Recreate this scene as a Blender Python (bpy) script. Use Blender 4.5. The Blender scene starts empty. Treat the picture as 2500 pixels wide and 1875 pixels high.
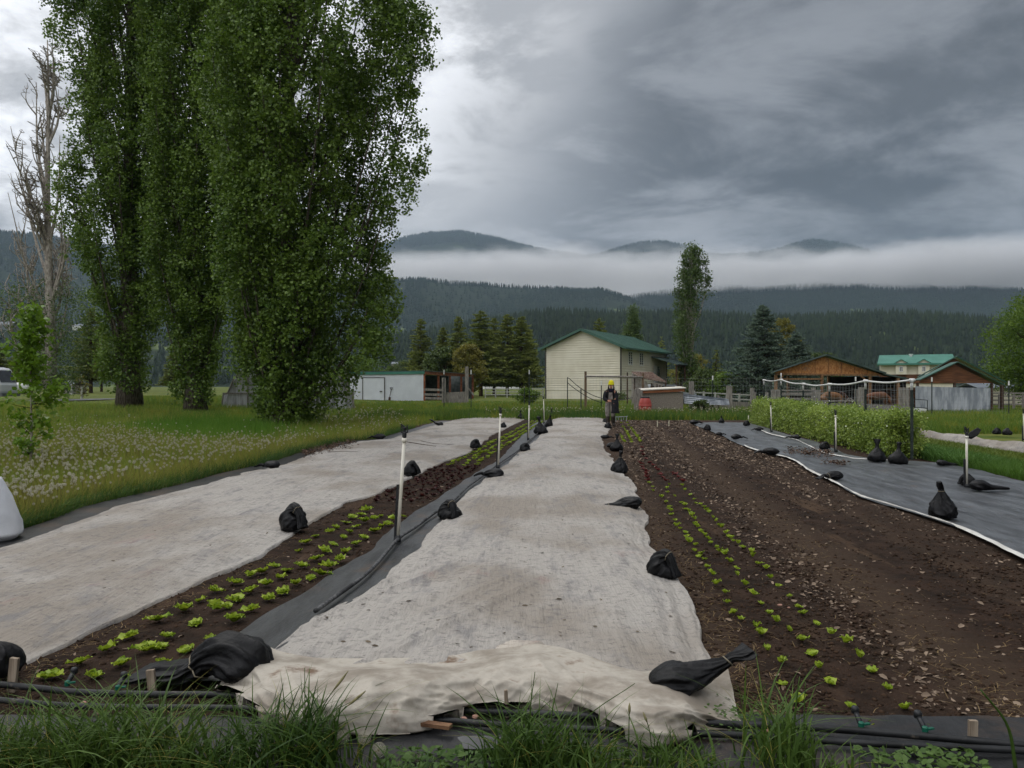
import bpy, bmesh, math, random
import numpy as np
from mathutils import Vector, Matrix

# ------------------------------------------------------------------ camera, world, sun, exposure
SC = bpy.context.scene
COL = SC.collection
FPX, CX, HZ, CAMH = 1878.0, 1250.0, 940.0, 1.6     # photo focal length (px), centre column, horizon row, eye height (m)
cd = bpy.data.cameras.new("camera"); cam = bpy.data.objects.new("camera", cd); COL.objects.link(cam)
cd.sensor_width = 36.0; cd.lens = 36.0 * FPX / 2500.0
cd.clip_start = 0.05; cd.clip_end = 20000.0
cam.location = (0, 0, CAMH)
cam.rotation_euler = (math.radians(90.0) + math.atan(2.5 / FPX), 0, 0)
SC.camera = cam
SC.view_settings.view_transform = 'Standard'; SC.view_settings.look = 'None'
SC.view_settings.exposure = 0.0; SC.view_settings.gamma = 1.0; SC.view_settings.use_curve_mapping = False
SC.render.engine = 'CYCLES'
SC.cycles.use_denoising = True
SC.cycles.max_bounces = 6; SC.cycles.diffuse_bounces = 3; SC.cycles.glossy_bounces = 2
SC.cycles.transmission_bounces = 4; SC.cycles.transparent_max_bounces = 8; SC.cycles.volume_bounces = 1
SC.cycles.caustics_reflective = False; SC.cycles.caustics_refractive = False
SUN_EL, SUN_AZ = math.radians(52), math.radians(-28)      # azimuth from +Y towards +X

def nlink(nt, a, b): nt.links.new(a, b)

def make_world():
    w = bpy.data.worlds.new("World"); SC.world = w; w.use_nodes = True
    nt = w.node_tree; N = nt.nodes; N.clear()
    out = N.new('ShaderNodeOutputWorld'); bg = N.new('ShaderNodeBackground'); bg.inputs['Strength'].default_value = 0.1
    sky = N.new('ShaderNodeTexSky'); sky.sky_type = 'NISHITA'; sky.sun_disc = False
    sky.sun_elevation = SUN_EL; sky.sun_rotation = SUN_AZ
    tc = N.new('ShaderNodeTexCoord')
    sep = N.new('ShaderNodeSeparateXYZ'); nlink(nt, tc.outputs['Generated'], sep.inputs[0])
    def M(op, a, b=None, c=None, clamp=False):
        n = N.new('ShaderNodeMath'); n.operation = op; n.use_clamp = clamp
        for i, v in enumerate((a, b, c)):
            if v is None: continue
            if isinstance(v, (int, float)): n.inputs[i].default_value = v
            else: nlink(nt, v, n.inputs[i])
        return n.outputs[0]
    def SS(v, lo, hi, a=0.0, b=1.0):
        n = N.new('ShaderNodeMapRange'); n.interpolation_type = 'SMOOTHSTEP'
        nlink(nt, v, n.inputs[0])
        for i, q in enumerate((lo, hi, a, b)): n.inputs[i + 1].default_value = q
        return n.outputs[0]
    x, y, z = sep.outputs
    zc = M('ADD', M('MAXIMUM', z, 0.0), 0.20)
    px, py = M('DIVIDE', x, zc), M('DIVIDE', y, zc)
    cv = N.new('ShaderNodeCombineXYZ'); nlink(nt, px, cv.inputs[0]); nlink(nt, py, cv.inputs[1])
    def NZ(scale, detail, rough, loc, dist=0.0, st=(1, 1, 1), rz=0.0):
        mp = N.new('ShaderNodeMapping'); mp.inputs['Location'].default_value = loc; mp.inputs['Scale'].default_value = st
        mp.inputs['Rotation'].default_value = (0, 0, rz)
        nlink(nt, cv.outputs[0], mp.inputs[0])
        n = N.new('ShaderNodeTexNoise'); n.inputs['Scale'].default_value = scale; n.inputs['Detail'].default_value = detail
        n.inputs['Roughness'].default_value = rough; n.inputs['Distortion'].default_value = dist
        nlink(nt, mp.outputs[0], n.inputs['Vector']); return n.outputs['Fac']
    big = NZ(0.75, 6, 0.52, (3.2, 1.4, 0), 0.25, (1.0, 0.8, 1), 0.5)
    mid = NZ(2.3, 8, 0.60, (7.1, 2.3, 0), 0.35, (0.9, 1.1, 1), -0.6)
    # bright gap towards the hidden sun: up and to the left of the view
    s = M('SUBTRACT', M('ADD', x, 0.245), M('MULTIPLY', z, 0.80))
    s = M('ADD', s, M('MULTIPLY', M('SUBTRACT', big, 0.5), 0.34))
    s = M('ADD', s, M('MULTIPLY', M('SUBTRACT', mid, 0.5), 0.85))
    bright = SS(s, 0.14, -0.14)
    low = SS(z, 0.12, 0.26)                              # brightest well above the hills
    glow = M('MULTIPLY', bright, M('ADD', M('MULTIPLY', low, 0.72), 0.28))
    streak = SS(mid, 0.38, 0.66)
    big2 = SS(big, 0.34, 0.66)
    base = M('ADD', 0.052, M('MULTIPLY', streak, 0.235))
    base = M('ADD', base, M('MULTIPLY', big2, 0.08))
    horiz = M('MULTIPLY', SS(z, 0.36, 0.14), SS(x, 0.42, -0.10))  # paler towards the hills on the left
    base = M('ADD', base, M('MULTIPLY', horiz, 0.17))
    base = M('MULTIPLY', base, SS(M('ADD', x, M('MULTIPLY', z, 0.5)), 0.10, 0.60, 1.0, 0.80))   # heavier cloud to the upper right
    lum = M('ADD', base, M('MULTIPLY', glow, M('ADD', 0.36, M('MULTIPLY', streak, 0.72))))
    # an overcast sky is brighter overhead than near the horizon
    lum = M('MULTIPLY', lum, SS(z, 0.46, 0.85, 1.0, 2.0))
    lum = M('MULTIPLY', lum, SS(y, 0.25, -0.5, 1.0, 1.32))  # unseen sky behind the camera is lifted as added fill light
    tint = N.new('ShaderNodeMix'); tint.data_type = 'RGBA'
    nlink(nt, SS(lum, 0.15, 0.62), tint.inputs[0])
    tint.inputs[6].default_value = (0.93, 0.975, 1.06, 1); tint.inputs[7].default_value = (0.985, 1.0, 1.035, 1)
    sc = N.new('ShaderNodeVectorMath'); sc.operation = 'SCALE'
    nlink(nt, tint.outputs[2], sc.inputs[0]); nlink(nt, M('MULTIPLY', lum, 10.0), sc.inputs['Scale'])
    mx = N.new('ShaderNodeMix'); mx.data_type = 'RGBA'; mx.inputs[0].default_value = 0.965
    nlink(nt, sky.outputs[0], mx.inputs[6]); nlink(nt, sc.outputs[0], mx.inputs[7])
    nlink(nt, mx.outputs[2], bg.inputs['Color']); nlink(nt, bg.outputs[0], out.inputs[0])
    w.cycles.sampling_method = 'MANUAL'; w.cycles.sample_map_resolution = 512
make_world()

sl = bpy.data.lights.new("sun", 'SUN'); sl.energy = 0.9; sl.angle = math.radians(24); sl.color = (1.0, 0.96, 0.90)
sun = bpy.data.objects.new("sun", sl); COL.objects.link(sun)
_sd = Vector((math.sin(SUN_AZ) * math.cos(SUN_EL), math.cos(SUN_AZ) * math.cos(SUN_EL), math.sin(SUN_EL)))
sun.rotation_euler = _sd.to_track_quat('Z', 'Y').to_euler()
sun.location = _sd * 50

# ------------------------------------------------------------------ helpers: numbers
RND = random.Random(11); RG = np.random.default_rng(11)
_perm = np.random.default_rng(5).random(4096).astype(np.float64)
def _h(ix, iy, s): return _perm[(ix * 1619 + iy * 31337 + s * 6971 + ((ix * iy) & 255) * 13) & 4095]
def vn(x, y, s=0):
    x = np.asarray(x, float); y = np.asarray(y, float)
    ix = np.floor(x).astype(np.int64); iy = np.floor(y).astype(np.int64)
    fx = x - ix; fy = y - iy; fx = fx * fx * (3 - 2 * fx); fy = fy * fy * (3 - 2 * fy)
    a = _h(ix, iy, s); b = _h(ix + 1, iy, s); c = _h(ix, iy + 1, s); d = _h(ix + 1, iy + 1, s)
    return (a * (1 - fx) + b * fx) * (1 - fy) + (c * (1 - fx) + d * fx) * fy
def fbm(x, y, o=4, s=0, g=0.5):
    t = 0; a = 1; n = 0
    for k in range(o):
        t = t + a * vn(x * 2 ** k + 17.3 * k, y * 2 ** k - 9.1 * k, s + k); n += a; a *= g
    return t / n                                        # 0..1
def ridge(x, y, o=3, s=0):
    t = 0; a = 1; n = 0
    for k in range(o):
        t = t + a * (1 - np.abs(2 * vn(x * 2 ** k + 5 * k, y * 2 ** k, s + k) - 1)) ** 2; n += a; a *= 0.5
    return t / n
def sstep(a, b, x):
    t = np.clip((np.asarray(x, float) - a) / (b - a), 0, 1); return t * t * (3 - 2 * t)
def lin(*rgb):
    o = []
    for c in rgb:
        c /= 255.0; o.append(c / 12.92 if c <= 0.04045 else ((c + 0.055) / 1.055) ** 2.4)
    return tuple(o)

def zg(x, y):                                           # lie of the land
    return (0.50 * sstep(-10, -26, x) * sstep(20, 40, y) - 0.45 * sstep(14, 22, x) * sstep(33, 48, y))
GZ = 0.042                                              # fabrics, covers and soil lie this much above the bare ground
def gp(px, py):                                         # where a photo pixel meets the ground
    d = CAMH * FPX / max(py - HZ, 1.0)
    for _ in range(8):
        z = float(zg((px - CX) / FPX * d, d)) + (GZ if d < 34 else 0.0); d = (CAMH - z) * FPX / max(py - HZ, 1.0)
    return Vector(((px - CX) / FPX * d, d, float(zg((px - CX) / FPX * d, d))))
def at(px, py, Y): return Vector(((px - CX) / FPX * Y, Y, CAMH - (py - HZ) / FPX * Y))
def gat(px, Y):
    x = (px - CX) / FPX * Y; return Vector((x, Y, float(zg(x, Y))))
BED = 0.1118                                            # the beds run a little to the right of straight ahead
def soilz(x, y): return 0.008 + 0.024 * fbm(np.asarray(x) * 3.1, np.asarray(y) * 3.1, 4, 3)

# ------------------------------------------------------------------ helpers: objects
def T(o, label=None, cat=None, group=None, kind=None):
    if label: o['label'] = label
    if cat: o['category'] = cat
    if group: o['group'] = group
    if kind: o['kind'] = kind
    return o
def empty(name, loc=(0, 0, 0), rz=0.0):
    o = bpy.data.objects.new(name, None); COL.objects.link(o); o.location = loc; o.rotation_euler = (0, 0, rz)
    o.empty_display_size = 0.2; return o
def link(name, me, parent=None, loc=(0, 0, 0)):
    o = bpy.data.objects.new(name, me); COL.objects.link(o); o.location = loc
    if parent is not None: o.parent = parent
    return o
def mesh_np(name, V, Fs, mats, smooth=False, mi=None):
    """V (n,3); Fs list of (m,k) index arrays; mi list of material index per array"""
    me = bpy.data.meshes.new(name)
    V = np.ascontiguousarray(V, dtype=np.float32)
    me.vertices.add(len(V)); me.vertices.foreach_set('co', V.ravel())
    Fs = [np.asarray(f, dtype=np.int32) for f in Fs if len(f)]
    tot = sum(f.size for f in Fs); npoly = sum(len(f) for f in Fs)
    me.loops.add(tot); me.polygons.add(npoly)
    me.loops.foreach_set('vertex_index', np.concatenate([f.ravel() for f in Fs]))
    cnt = np.concatenate([np.full(len(f), f.shape[1], dtype=np.int32) for f in Fs])
    st = np.concatenate([[0], np.cumsum(cnt)[:-1]]).astype(np.int32)
    me.polygons.foreach_set('loop_start', st); me.polygons.foreach_set('loop_total', cnt)
    for m in (mats if isinstance(mats, (list, tuple)) else [mats]): me.materials.append(m)
    if mi is not None:
        me.polygons.foreach_set('material_index', np.concatenate([np.full(len(f), i, dtype=np.int32) for f, i in zip(Fs, mi)]))
    if smooth: me.polygons.foreach_set('use_smooth', np.ones(npoly, dtype=bool))
    me.update(); me.validate(); return me

class MB:
    """collects shapes in world space and links them as ONE mesh object"""
    def __init__(s): s.v = []; s.f = []
    def add(s, vs, fs):
        b = len(s.v); s.v += [tuple(v) for v in vs]; s.f += [tuple(i + b for i in f) for f in fs]; return s
    def box(s, c, d, rz=0.0):
        cx, cy, cz = c; hx, hy, hz = d[0] / 2, d[1] / 2, d[2] / 2; co, si = math.cos(rz), math.sin(rz); vs = []
        for z in (-hz, hz):
            for x, y in ((-hx, -hy), (hx, -hy), (hx, hy), (-hx, hy)):
                vs.append((cx + x * co - y * si, cy + x * si + y * co, cz + z))
        return s.add(vs, [(3, 2, 1, 0), (4, 5, 6, 7), (0, 1, 5, 4), (1, 2, 6, 5), (2, 3, 7, 6), (3, 0, 4, 7)])
    def beam(s, a, b, w, h=None, up=(0, 0, 1)):
        a = Vector(a); b = Vector(b); h = h or w; t = (b - a).normalized(); u = Vector(up)
        if abs(t.dot(u)) > 0.98: u = Vector((0, 1, 0))
        r = t.cross(u).normalized(); u = r.cross(t).normalized(); vs = []
        for p in (a, b):
            for x, y in ((-1, -1), (1, -1), (1, 1), (-1, 1)): vs.append(p + r * (x * w / 2) + u * (y * h / 2))
        return s.add(vs, [(3, 2, 1, 0), (4, 5, 6, 7), (0, 1, 5, 4), (1, 2, 6, 5), (2, 3, 7, 6), (3, 0, 4, 7)])
    def tube(s, pts, rad, n=8, cap=True):
        pts = [Vector(p) for p in pts]; m = len(pts)
        if isinstance(rad, (int, float)): rad = [rad] * m
        vs = []; prev = None
        for i, p in enumerate(pts):
            t = (pts[min(i + 1, m - 1)] - pts[max(i - 1, 0)])
            t = t.normalized() if t.length > 1e-9 else Vector((0, 0, 1))
            if prev is None:
                u = Vector((0, 0, 1)) if abs(t.z) < 0.9 else Vector((1, 0, 0)); r = t.cross(u).normalized()
            else: r = (prev - t * prev.dot(t)).normalized()
            prev = r; q = t.cross(r)
            for k in range(n):
                a = 2 * math.pi * k / n; vs.append(p + (r * math.cos(a) + q * math.sin(a)) * rad[i])
        fs = [(i * n + k, i * n + (k + 1) % n, (i + 1) * n + (k + 1) % n, (i + 1) * n + k) for i in range(m - 1) for k in range(n)]
        if cap: fs += [tuple(range(n - 1, -1, -1)), tuple((m - 1) * n + k for k in range(n))]
        return s.add(vs, fs)
    def lathe(s, c, prof, n=16):
        c = Vector(c); vs = []; m = len(prof)
        for r, z in prof:
            for k in range(n):
                a = 2 * math.pi * k / n; vs.append((c.x + r * math.cos(a), c.y + r * math.sin(a), c.z + z))
        fs = [(i * n + k, i * n + (k + 1) % n, (i + 1) * n + (k + 1) % n, (i + 1) * n + k) for i in range(m - 1) for k in range(n)]
        fs += [tuple(range(n - 1, -1, -1)), tuple((m - 1) * n + k for k in range(n))]
        return s.add(vs, fs)
    def slab(s, poly, off):
        """polygon (list of points) thickened by vector off"""
        off = Vector(off); n = len(poly); p = [Vector(q) for q in poly]; vs = p + [q + off for q in p]
        fs = [tuple(range(n - 1, -1, -1)), tuple(range(n, 2 * n))] + [(i, (i + 1) % n, n + (i + 1) % n, n + i) for i in range(n)]
        return s.add(vs, fs)
    def build(s, name, m, parent=None, smooth=False):
        org = Vector((0, 0, 0)); 
        if parent is not None:
            p = parent
            while p is not None: org += p.location; p = p.parent
            loc = (0, 0, 0)
        else:
            a = np.array(s.v); org = Vector((float(a[:, 0].mean()), float(a[:, 1].mean()), float(a[:, 2].min()))); loc = org
        me = bpy.data.meshes.new(name); me.from_pydata([(v[0] - org.x, v[1] - org.y, v[2] - org.z) for v in s.v], [], s.f)
        bm = bmesh.new(); bm.from_mesh(me); bmesh.ops.recalc_face_normals(bm, faces=bm.faces); bm.to_mesh(me); bm.free()
        me.materials.append(m)
        if smooth:
            for q in me.polygons: q.use_smooth = True
        return link(name, me, parent, loc)
def grid_faces(nu, nv):
    i = np.arange(nu - 1)[None, :]; j = np.arange(nv - 1)[:, None]; a = (j * nu + i).ravel()
    return np.stack([a, a + 1, a + 1 + nu, a + nu], 1)

# ------------------------------------------------------------------ helpers: materials
def mat(name, c1, c2=None, scale=5.0, rough=0.8, detail=5.0, bump=0.0, bscale=None, spec=0.3, transl=0.0, island=0.0,
        stretch=(1, 1, 1), ramp=(0.35, 0.65), metal=0.0, bdist=0.02, c3=None, s3=1.0, r3=(0.55, 0.7), st3=(1, 1, 1), nrough=0.55, ior=None):
    m = bpy.data.materials.new(name); m.use_nodes = True; nt = m.node_tree; N = nt.nodes
    p = N['Principled BSDF']; p.inputs['Roughness'].default_value = rough; p.inputs['Metallic'].default_value = metal
    p.inputs['Specular IOR Level'].default_value = spec
    tc = N.new('ShaderNodeTexCoord')
    def NZ(sc, dt, st, rg=nrough):
        mp = N.new('ShaderNodeMapping'); mp.inputs['Scale'].default_value = st; nlink(nt, tc.outputs['Object'], mp.inputs[0])
        n = N.new('ShaderNodeTexNoise'); n.inputs['Scale'].default_value = sc; n.inputs['Detail'].default_value = dt
        n.inputs['Roughness'].default_value = rg; nlink(nt, mp.outputs[0], n.inputs['Vector']); return n.outputs['Fac']
    def MR(v, a, b):
        r = N.new('ShaderNodeMapRange'); r.interpolation_type = 'SMOOTHSTEP'; nlink(nt, v, r.inputs[0])
        r.inputs[1].default_value = a; r.inputs[2].default_value = b; return r.outputs[0]
    def MX(f, a, b):
        x = N.new('ShaderNodeMix'); x.data_type = 'RGBA'
        if isinstance(f, float): x.inputs[0].default_value = f
        else: nlink(nt, f, x.inputs[0])
        for i, q in ((6, a), (7, b)):
            if isinstance(q, tuple): x.inputs[i].default_value = q[:3] + (1,)
            else: nlink(nt, q, x.inputs[i])
        return x.outputs[2]
    col = None
    if c2 is not None:
        f = MR(NZ(scale, detail, stretch), *ramp)
        if island > 0:
            g = N.new('ShaderNodeNewGeometry'); mm = N.new('ShaderNodeMix'); mm.inputs[0].default_value = island
            nlink(nt, f, mm.inputs[2]); nlink(nt, g.outputs['Random Per Island'], mm.inputs[3]); f = mm.outputs[0]
        col = MX(f, c1, c2)
    if c3 is not None: col = MX(MR(NZ(s3, 5, st3), *r3), col if col is not None else c1, c3)
    if col is None: p.inputs['Base Color'].default_value = tuple(c1) + (1,)
    else: nlink(nt, col, p.inputs['Base Color'])
    if bump:
        b = N.new('ShaderNodeBump'); b.inputs['Strength'].default_value = bump; b.inputs['Distance'].default_value = bdist
        nlink(nt, NZ(bscale or scale * 3, 6, stretch, 0.65), b.inputs['Height']); nlink(nt, b.outputs[0], p.inputs['Normal'])
    if transl > 0:
        t = N.new('ShaderNodeBsdfTranslucent'); ms = N.new('ShaderNodeMixShader'); ms.inputs[0].default_value = transl
        if col is None: t.inputs[0].default_value = tuple(c1) + (1,)
        else: nlink(nt, col, t.inputs[0])
        nlink(nt, p.outputs[0], ms.inputs[1]); nlink(nt, t.outputs[0], ms.inputs[2]); nlink(nt, ms.outputs[0], N['Material Output'].inputs['Surface'])
    return m
# ------------------------------------------------------------------ ground
M_GRASSG = mat("pasture", lin(70, 84, 34), lin(96, 100, 48), scale=0.5, rough=0.95, bump=0.8, bscale=6, bdist=0.08, c3=lin(62, 70, 30), s3=0.11, spec=0.1)
def nonuni(a, b, n, p=2.2):
    t = np.linspace(-1, 1, n); return np.sign(t) * np.abs(t) ** p * np.where(t < 0, -a, b)
xs = nonuni(-4300, 4300, 181); ys = np.concatenate([np.linspace(-40, 0, 9)[:-1], np.linspace(0, 1, 150) ** 2.4 * 5600])
X, Y = np.meshgrid(xs, ys)
Z = zg(X, Y) + np.where(Y > 300, -0.5, 0)
me = mesh_np('ground', np.stack([X, Y, Z], -1).reshape(-1, 3), [grid_faces(len(xs), len(ys))], M_GRASSG, True)
T(link('ground', me), 'green pasture and valley floor round the vegetable garden', 'ground', kind='structure')

# ------------------------------------------------------------------ hills and mountains (real slopes, real distances)
def ridge_z(prof, D):
    pr = np.array(prof, float); wx = (pr[:, 0] - CX) / FPX * D; wz = CAMH + (HZ - pr[:, 1]) / FPX * D
    return lambda x: np.interp(x, wx, wz)
def hillside(name, prof, D, front, back, m, label, x0, x1, seed, rough=0.12, nx=260, ny=60, nscale=300.0):
    zr = ridge_z(prof, D); xs = np.linspace(x0, x1, nx); vs = np.linspace(0, 1, ny)
    def H(x, y):
        c = zr(x); u = np.where(y < D, (y - front) / (D - front), 1 - (y - D) / (back - D)); u = np.clip(u, 0, 1)
        s = np.sin(u * np.pi / 2) ** 1.15
        n = (fbm(x / nscale, y / nscale, 5, seed) - 0.5) * 2 * rough + (ridge(x / nscale / 1.7, y / nscale / 3, 3, seed + 9) - 0.5) * rough * 1.3
        return c * np.clip(s + n * np.sin(np.clip(u, 0, 1) * np.pi) * 0.9, 0, None) - 1.5
    ys = front + (back - front) * vs
    X, Y = np.meshgrid(xs, ys); Z = H(X, Y)
    o = link(name, mesh_np(name, np.stack([X, Y, Z], -1).reshape(-1, 3), [grid_faces(nx, ny)], m, True))
    T(o, label, 'hill', kind='structure'); return H
M_HILL = mat("forest_floor", lin(26, 36, 27), lin(40, 50, 36), scale=0.02, rough=1.0, spec=0.05, c3=lin(96, 108, 66), s3=0.004, r3=(0.60, 0.68))
M_HILL2 = mat("meadow_hill", lin(78, 92, 46), lin(100, 112, 60), scale=0.03, rough=1.0, spec=0.05)
PEAK = [(-900, 560), (-200, 600), (400, 650), (860, 640), (930, 618), (1000, 592), (1060, 582), (1130, 580), (1200, 588), (1290, 612), (1350, 627), (1420, 640), (1460, 632), (1510, 616), (1560, 601), (1600, 600), (1640, 608), (1700, 628), (1750, 634), (1850, 627), (1900, 616), (1940, 604), (1975, 598), (2010, 602), (2080, 622), (2200, 680), (2400, 720), (3000, 700), (3600, 640)]
MIDL = [(-1500, 510), (-600, 540), (0, 590), (150, 590), (400, 630), (800, 690), (960, 706), (1050, 700), (1200, 716), (1340, 722), (1430, 728), (1480, 742), (1530, 760), (1640, 800), (1800, 850), (2600, 900), (3600, 900)]
MIDR = [(-1000, 900), (1200, 850), (1350, 770), (1480, 748), (1560, 730), (1700, 716), (1850, 712), (1940, 716), (2000, 714), (2200, 708), (2500, 712), (2900, 692), (3600, 640)]
NEAR = [(-900, 700), (-300, 742), (0, 768), (150, 790), (300, 822), (700, 850), (1000, 835), (1180, 800), (1280, 782), (1350, 776), (1500, 780), (1650, 778), (1900, 790), (2100, 782), (2250, 788), (2400, 802), (2800, 790), (3600, 770)]
HP = hillside('far_mountain', PEAK, 5200, 3700, 5750, M_HILL, 'dark forested peaks standing above the fog bank', -4200, 4200, 21, 0.05)
HL = hillside('left_mountain', MIDL, 2900, 1350, 4600, M_HILL, 'hazy forested mountainside below the fog, left part', -4200, 2600, 31, 0.10, nscale=420)
HR = hillside('right_mountain', MIDR, 3500, 1700, 5200, M_HILL, 'dark blue forested mountainside below the fog, right part', -900, 4200, 41, 0.10, nscale=420)
HN = hillside('near_hill', NEAR, 1050, 620, 1700, M_HILL, 'low dark green forested hill beyond the farm buildings', -1500, 2300, 51, 0.06, nscale=160)

def cones(P, Hh, W, seed, tiers=2, n=6):
    """many simple conifers as one array mesh"""
    r = np.random.default_rng(seed); K = len(P); tv = []; tf = []
    for t in range(tiers):
        z0 = 0.08 + 0.38 * t; z1 = 0.66 + 0.34 * t if tiers > 1 else 1.0; z1 = min(z1, 1.0); w = 1.0 - 0.42 * t; b = len(tv)
        tv.append((0, 0, z1)); tv += [(w * 0.5 * math.cos(2 * math.pi * k / n + t), w * 0.5 * math.sin(2 * math.pi * k / n + t), z0) for k in range(n)]
        tf += [(b, b + 1 + k, b + 1 + (k + 1) % n) for k in range(n)]
    tv = np.array(tv); tf = np.array(tf); a = r.random(K) * 6.28
    c, s = np.cos(a), np.sin(a); V = np.empty((K, len(tv), 3))
    jx = 1 + 0.25 * (r.random((K, len(tv))) - 0.5)
    V[:, :, 0] = P[:, 0, None] + (c[:, None] * tv[None, :, 0] - s[:, None] * tv[None, :, 1]) * W[:, None] * jx
    V[:, :, 1] = P[:, 1, None] + (s[:, None] * tv[None, :, 0] + c[:, None] * tv[None, :, 1]) * W[:, None] * jx
    V[:, :, 2] = P[:, 2, None] + tv[None, :, 2] * Hh[:, None]
    Fc = (tf[None] + (np.arange(K) * len(tv))[:, None, None]).reshape(-1, 3)
    return V.reshape(-1, 3), Fc
M_FOR = mat("conifer_forest", lin(16, 28, 20), lin(44, 56, 36), scale=0.012, rough=0.95, spec=0.1, island=0.75)
M_FOR2 = mat("conifer_forest_far", lin(20, 34, 28), lin(40, 54, 42), scale=0.006, rough=0.95, spec=0.1, island=0.6)
def forest(name, H, x0, x1, y0, y1, n, h, label, seed, m, pxlo=-250, pxhi=2750, dens=None, w=0.36):
    r = np.random.default_rng(seed); y = y0 + (y1 - y0) * r.random(n); x = (r.random(n) * (pxhi - pxlo) + pxlo - CX) / FPX * y
    k = (x > x0) & (x < x1)
    if dens is not None: k &= r.random(n) < dens(x, y)
    x, y = x[k], y[k]; z = H(x, y); hh = h * (0.55 + 0.75 * r.random(len(x))); P = np.stack([x, y, z - 0.5], 1)
    V, Fc = cones(P, hh, hh * w * (0.8 + 0.5 * r.random(len(x))), seed)
    T(link(name, mesh_np(name, V, [Fc], m)), label, 'forest', kind='stuff')
meadow = lambda x, y: 0.25 + 0.75 * (fbm(x / 170, y / 260, 3, 77) < 0.60)
forest('forest', HN, -260, 2300, 640, 1250, 21000, 13, 'dark conifer forest covering the low hill behind the farm', 61, M_FOR)
forest('forest', HN, -1500, -260, 640, 1250, 900, 16, 'scattered dark conifers on the left hillside', 62, M_FOR, pxlo=-400, pxhi=700)
forest('forest', HL, -4200, 1500, 1400, 3000, 30000, 15, 'conifer forest covering the left mountainside', 63, M_FOR2, pxlo=-300, pxhi=1700, dens=meadow)
forest('forest', HR, -900, 4200, 1800, 3600, 34000, 16, 'dark conifer forest covering the right mountainside', 64, M_FOR2, pxlo=1250, pxhi=2750)
forest('forest', HP, -4200, 4200, 4700, 5320, 14000, 30, 'conifer forest along the far mountain tops', 65, M_FOR2, pxlo=780, pxhi=2300)

# ------------------------------------------------------------------ fog bank lying against the mountains
def fog_bank():
    Y0, Y1 = 2450, 3350; zlo, zhi = 290, 700
    x0, x1 = -1500, 3300
    b = MB().box(((x0 + x1) / 2, (Y0 + Y1) / 2, (zlo + zhi) / 2), (x1 - x0, Y1 - Y0, zhi - zlo))
    m = bpy.data.materials.new("fog"); m.use_nodes = True; nt = m.node_tree; N = nt.nodes; N.clear()
    out = N.new('ShaderNodeOutputMaterial'); pv = N.new('ShaderNodeVolumePrincipled')
    pv.inputs['Color'].default_value = (0.985, 0.99, 1.0, 1); pv.inputs['Anisotropy'].default_value = 0.2
    geo = N.new('ShaderNodeNewGeometry'); sp = N.new('ShaderNodeSeparateXYZ'); nlink(nt, geo.outputs['Position'], sp.inputs[0])
    def M(op, a, b=None, clamp=False):
        n = N.new('ShaderNodeMath'); n.operation = op; n.use_clamp = clamp
        for i, v in enumerate((a, b)):
            if v is None: continue
            if isinstance(v, (int, float)): n.inputs[i].default_value = v
            else: nlink(nt, v, n.inputs[i])
        return n.outputs[0]
    def SS(v, lo, hi, a=0.0, b=1.0):
        n = N.new('ShaderNodeMapRange'); n.interpolation_type = 'SMOOTHSTEP'; nlink(nt, v, n.inputs[0])
        for i, q in enumerate((lo, hi, a, b)):
            if isinstance(q, (int, float)): n.inputs[i + 1].default_value = q
            else: nlink(nt, q, n.inputs[i + 1])
        return n.outputs[0]
    def NZ(st, loc, dt):
        mp = N.new('ShaderNodeMapping'); mp.inputs['Scale'].default_value = st; mp.inputs['Location'].default_value = loc
        nlink(nt, geo.outputs['Position'], mp.inputs[0]); n = N.new('ShaderNodeTexNoise'); n.inputs['Scale'].default_value = 1; n.inputs['Detail'].default_value = dt
        n.inputs['Roughness'].default_value = 0.6; nlink(nt, mp.outputs[0], n.inputs['Vector']); return n.outputs['Fac']
    n1 = NZ((0.0016, 0.0016, 0.004), (0.3, 0, 0), 5); n2 = NZ((0.007, 0.007, 0.018), (4, 1, 0), 4)
    x, y, z = sp.outputs
    # the top surface: billowy, climbing towards the right where it joins the cloud
    top = M('ADD', SS(x, 150, 1200, 432, 440), M('MULTIPLY', M('SUBTRACT', n1, 0.5), 110))
    top = M('ADD', top, M('MULTIPLY', M('SUBTRACT', n2, 0.5), 125)); top = M('ADD', top, SS(x, 850, 1700, 0, 40))
    zt = M('SUBTRACT', z, top)
    up = SS(zt, 30, -50); lo = SS(M('ADD', z, M('MULTIPLY', M('SUBTRACT', n2, 0.5), 90)), 335, 385)
    d = M('MULTIPLY', M('MULTIPLY', up, lo), 0.014)
    d = M('MULTIPLY', d, SS(x, 1500, 2900, 1.0, 0.5))
    nlink(nt, d, pv.inputs['Density']); nlink(nt, pv.outputs[0], out.inputs['Volume'])
    o = b.build('fog_bank', m); T(o, 'pale grey bank of fog lying across the mountains', 'fog', kind='stuff')
    m.volume_intersection_method = 'FAST' if hasattr(m, 'volume_intersection_method') else None
fog_bank()
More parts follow.
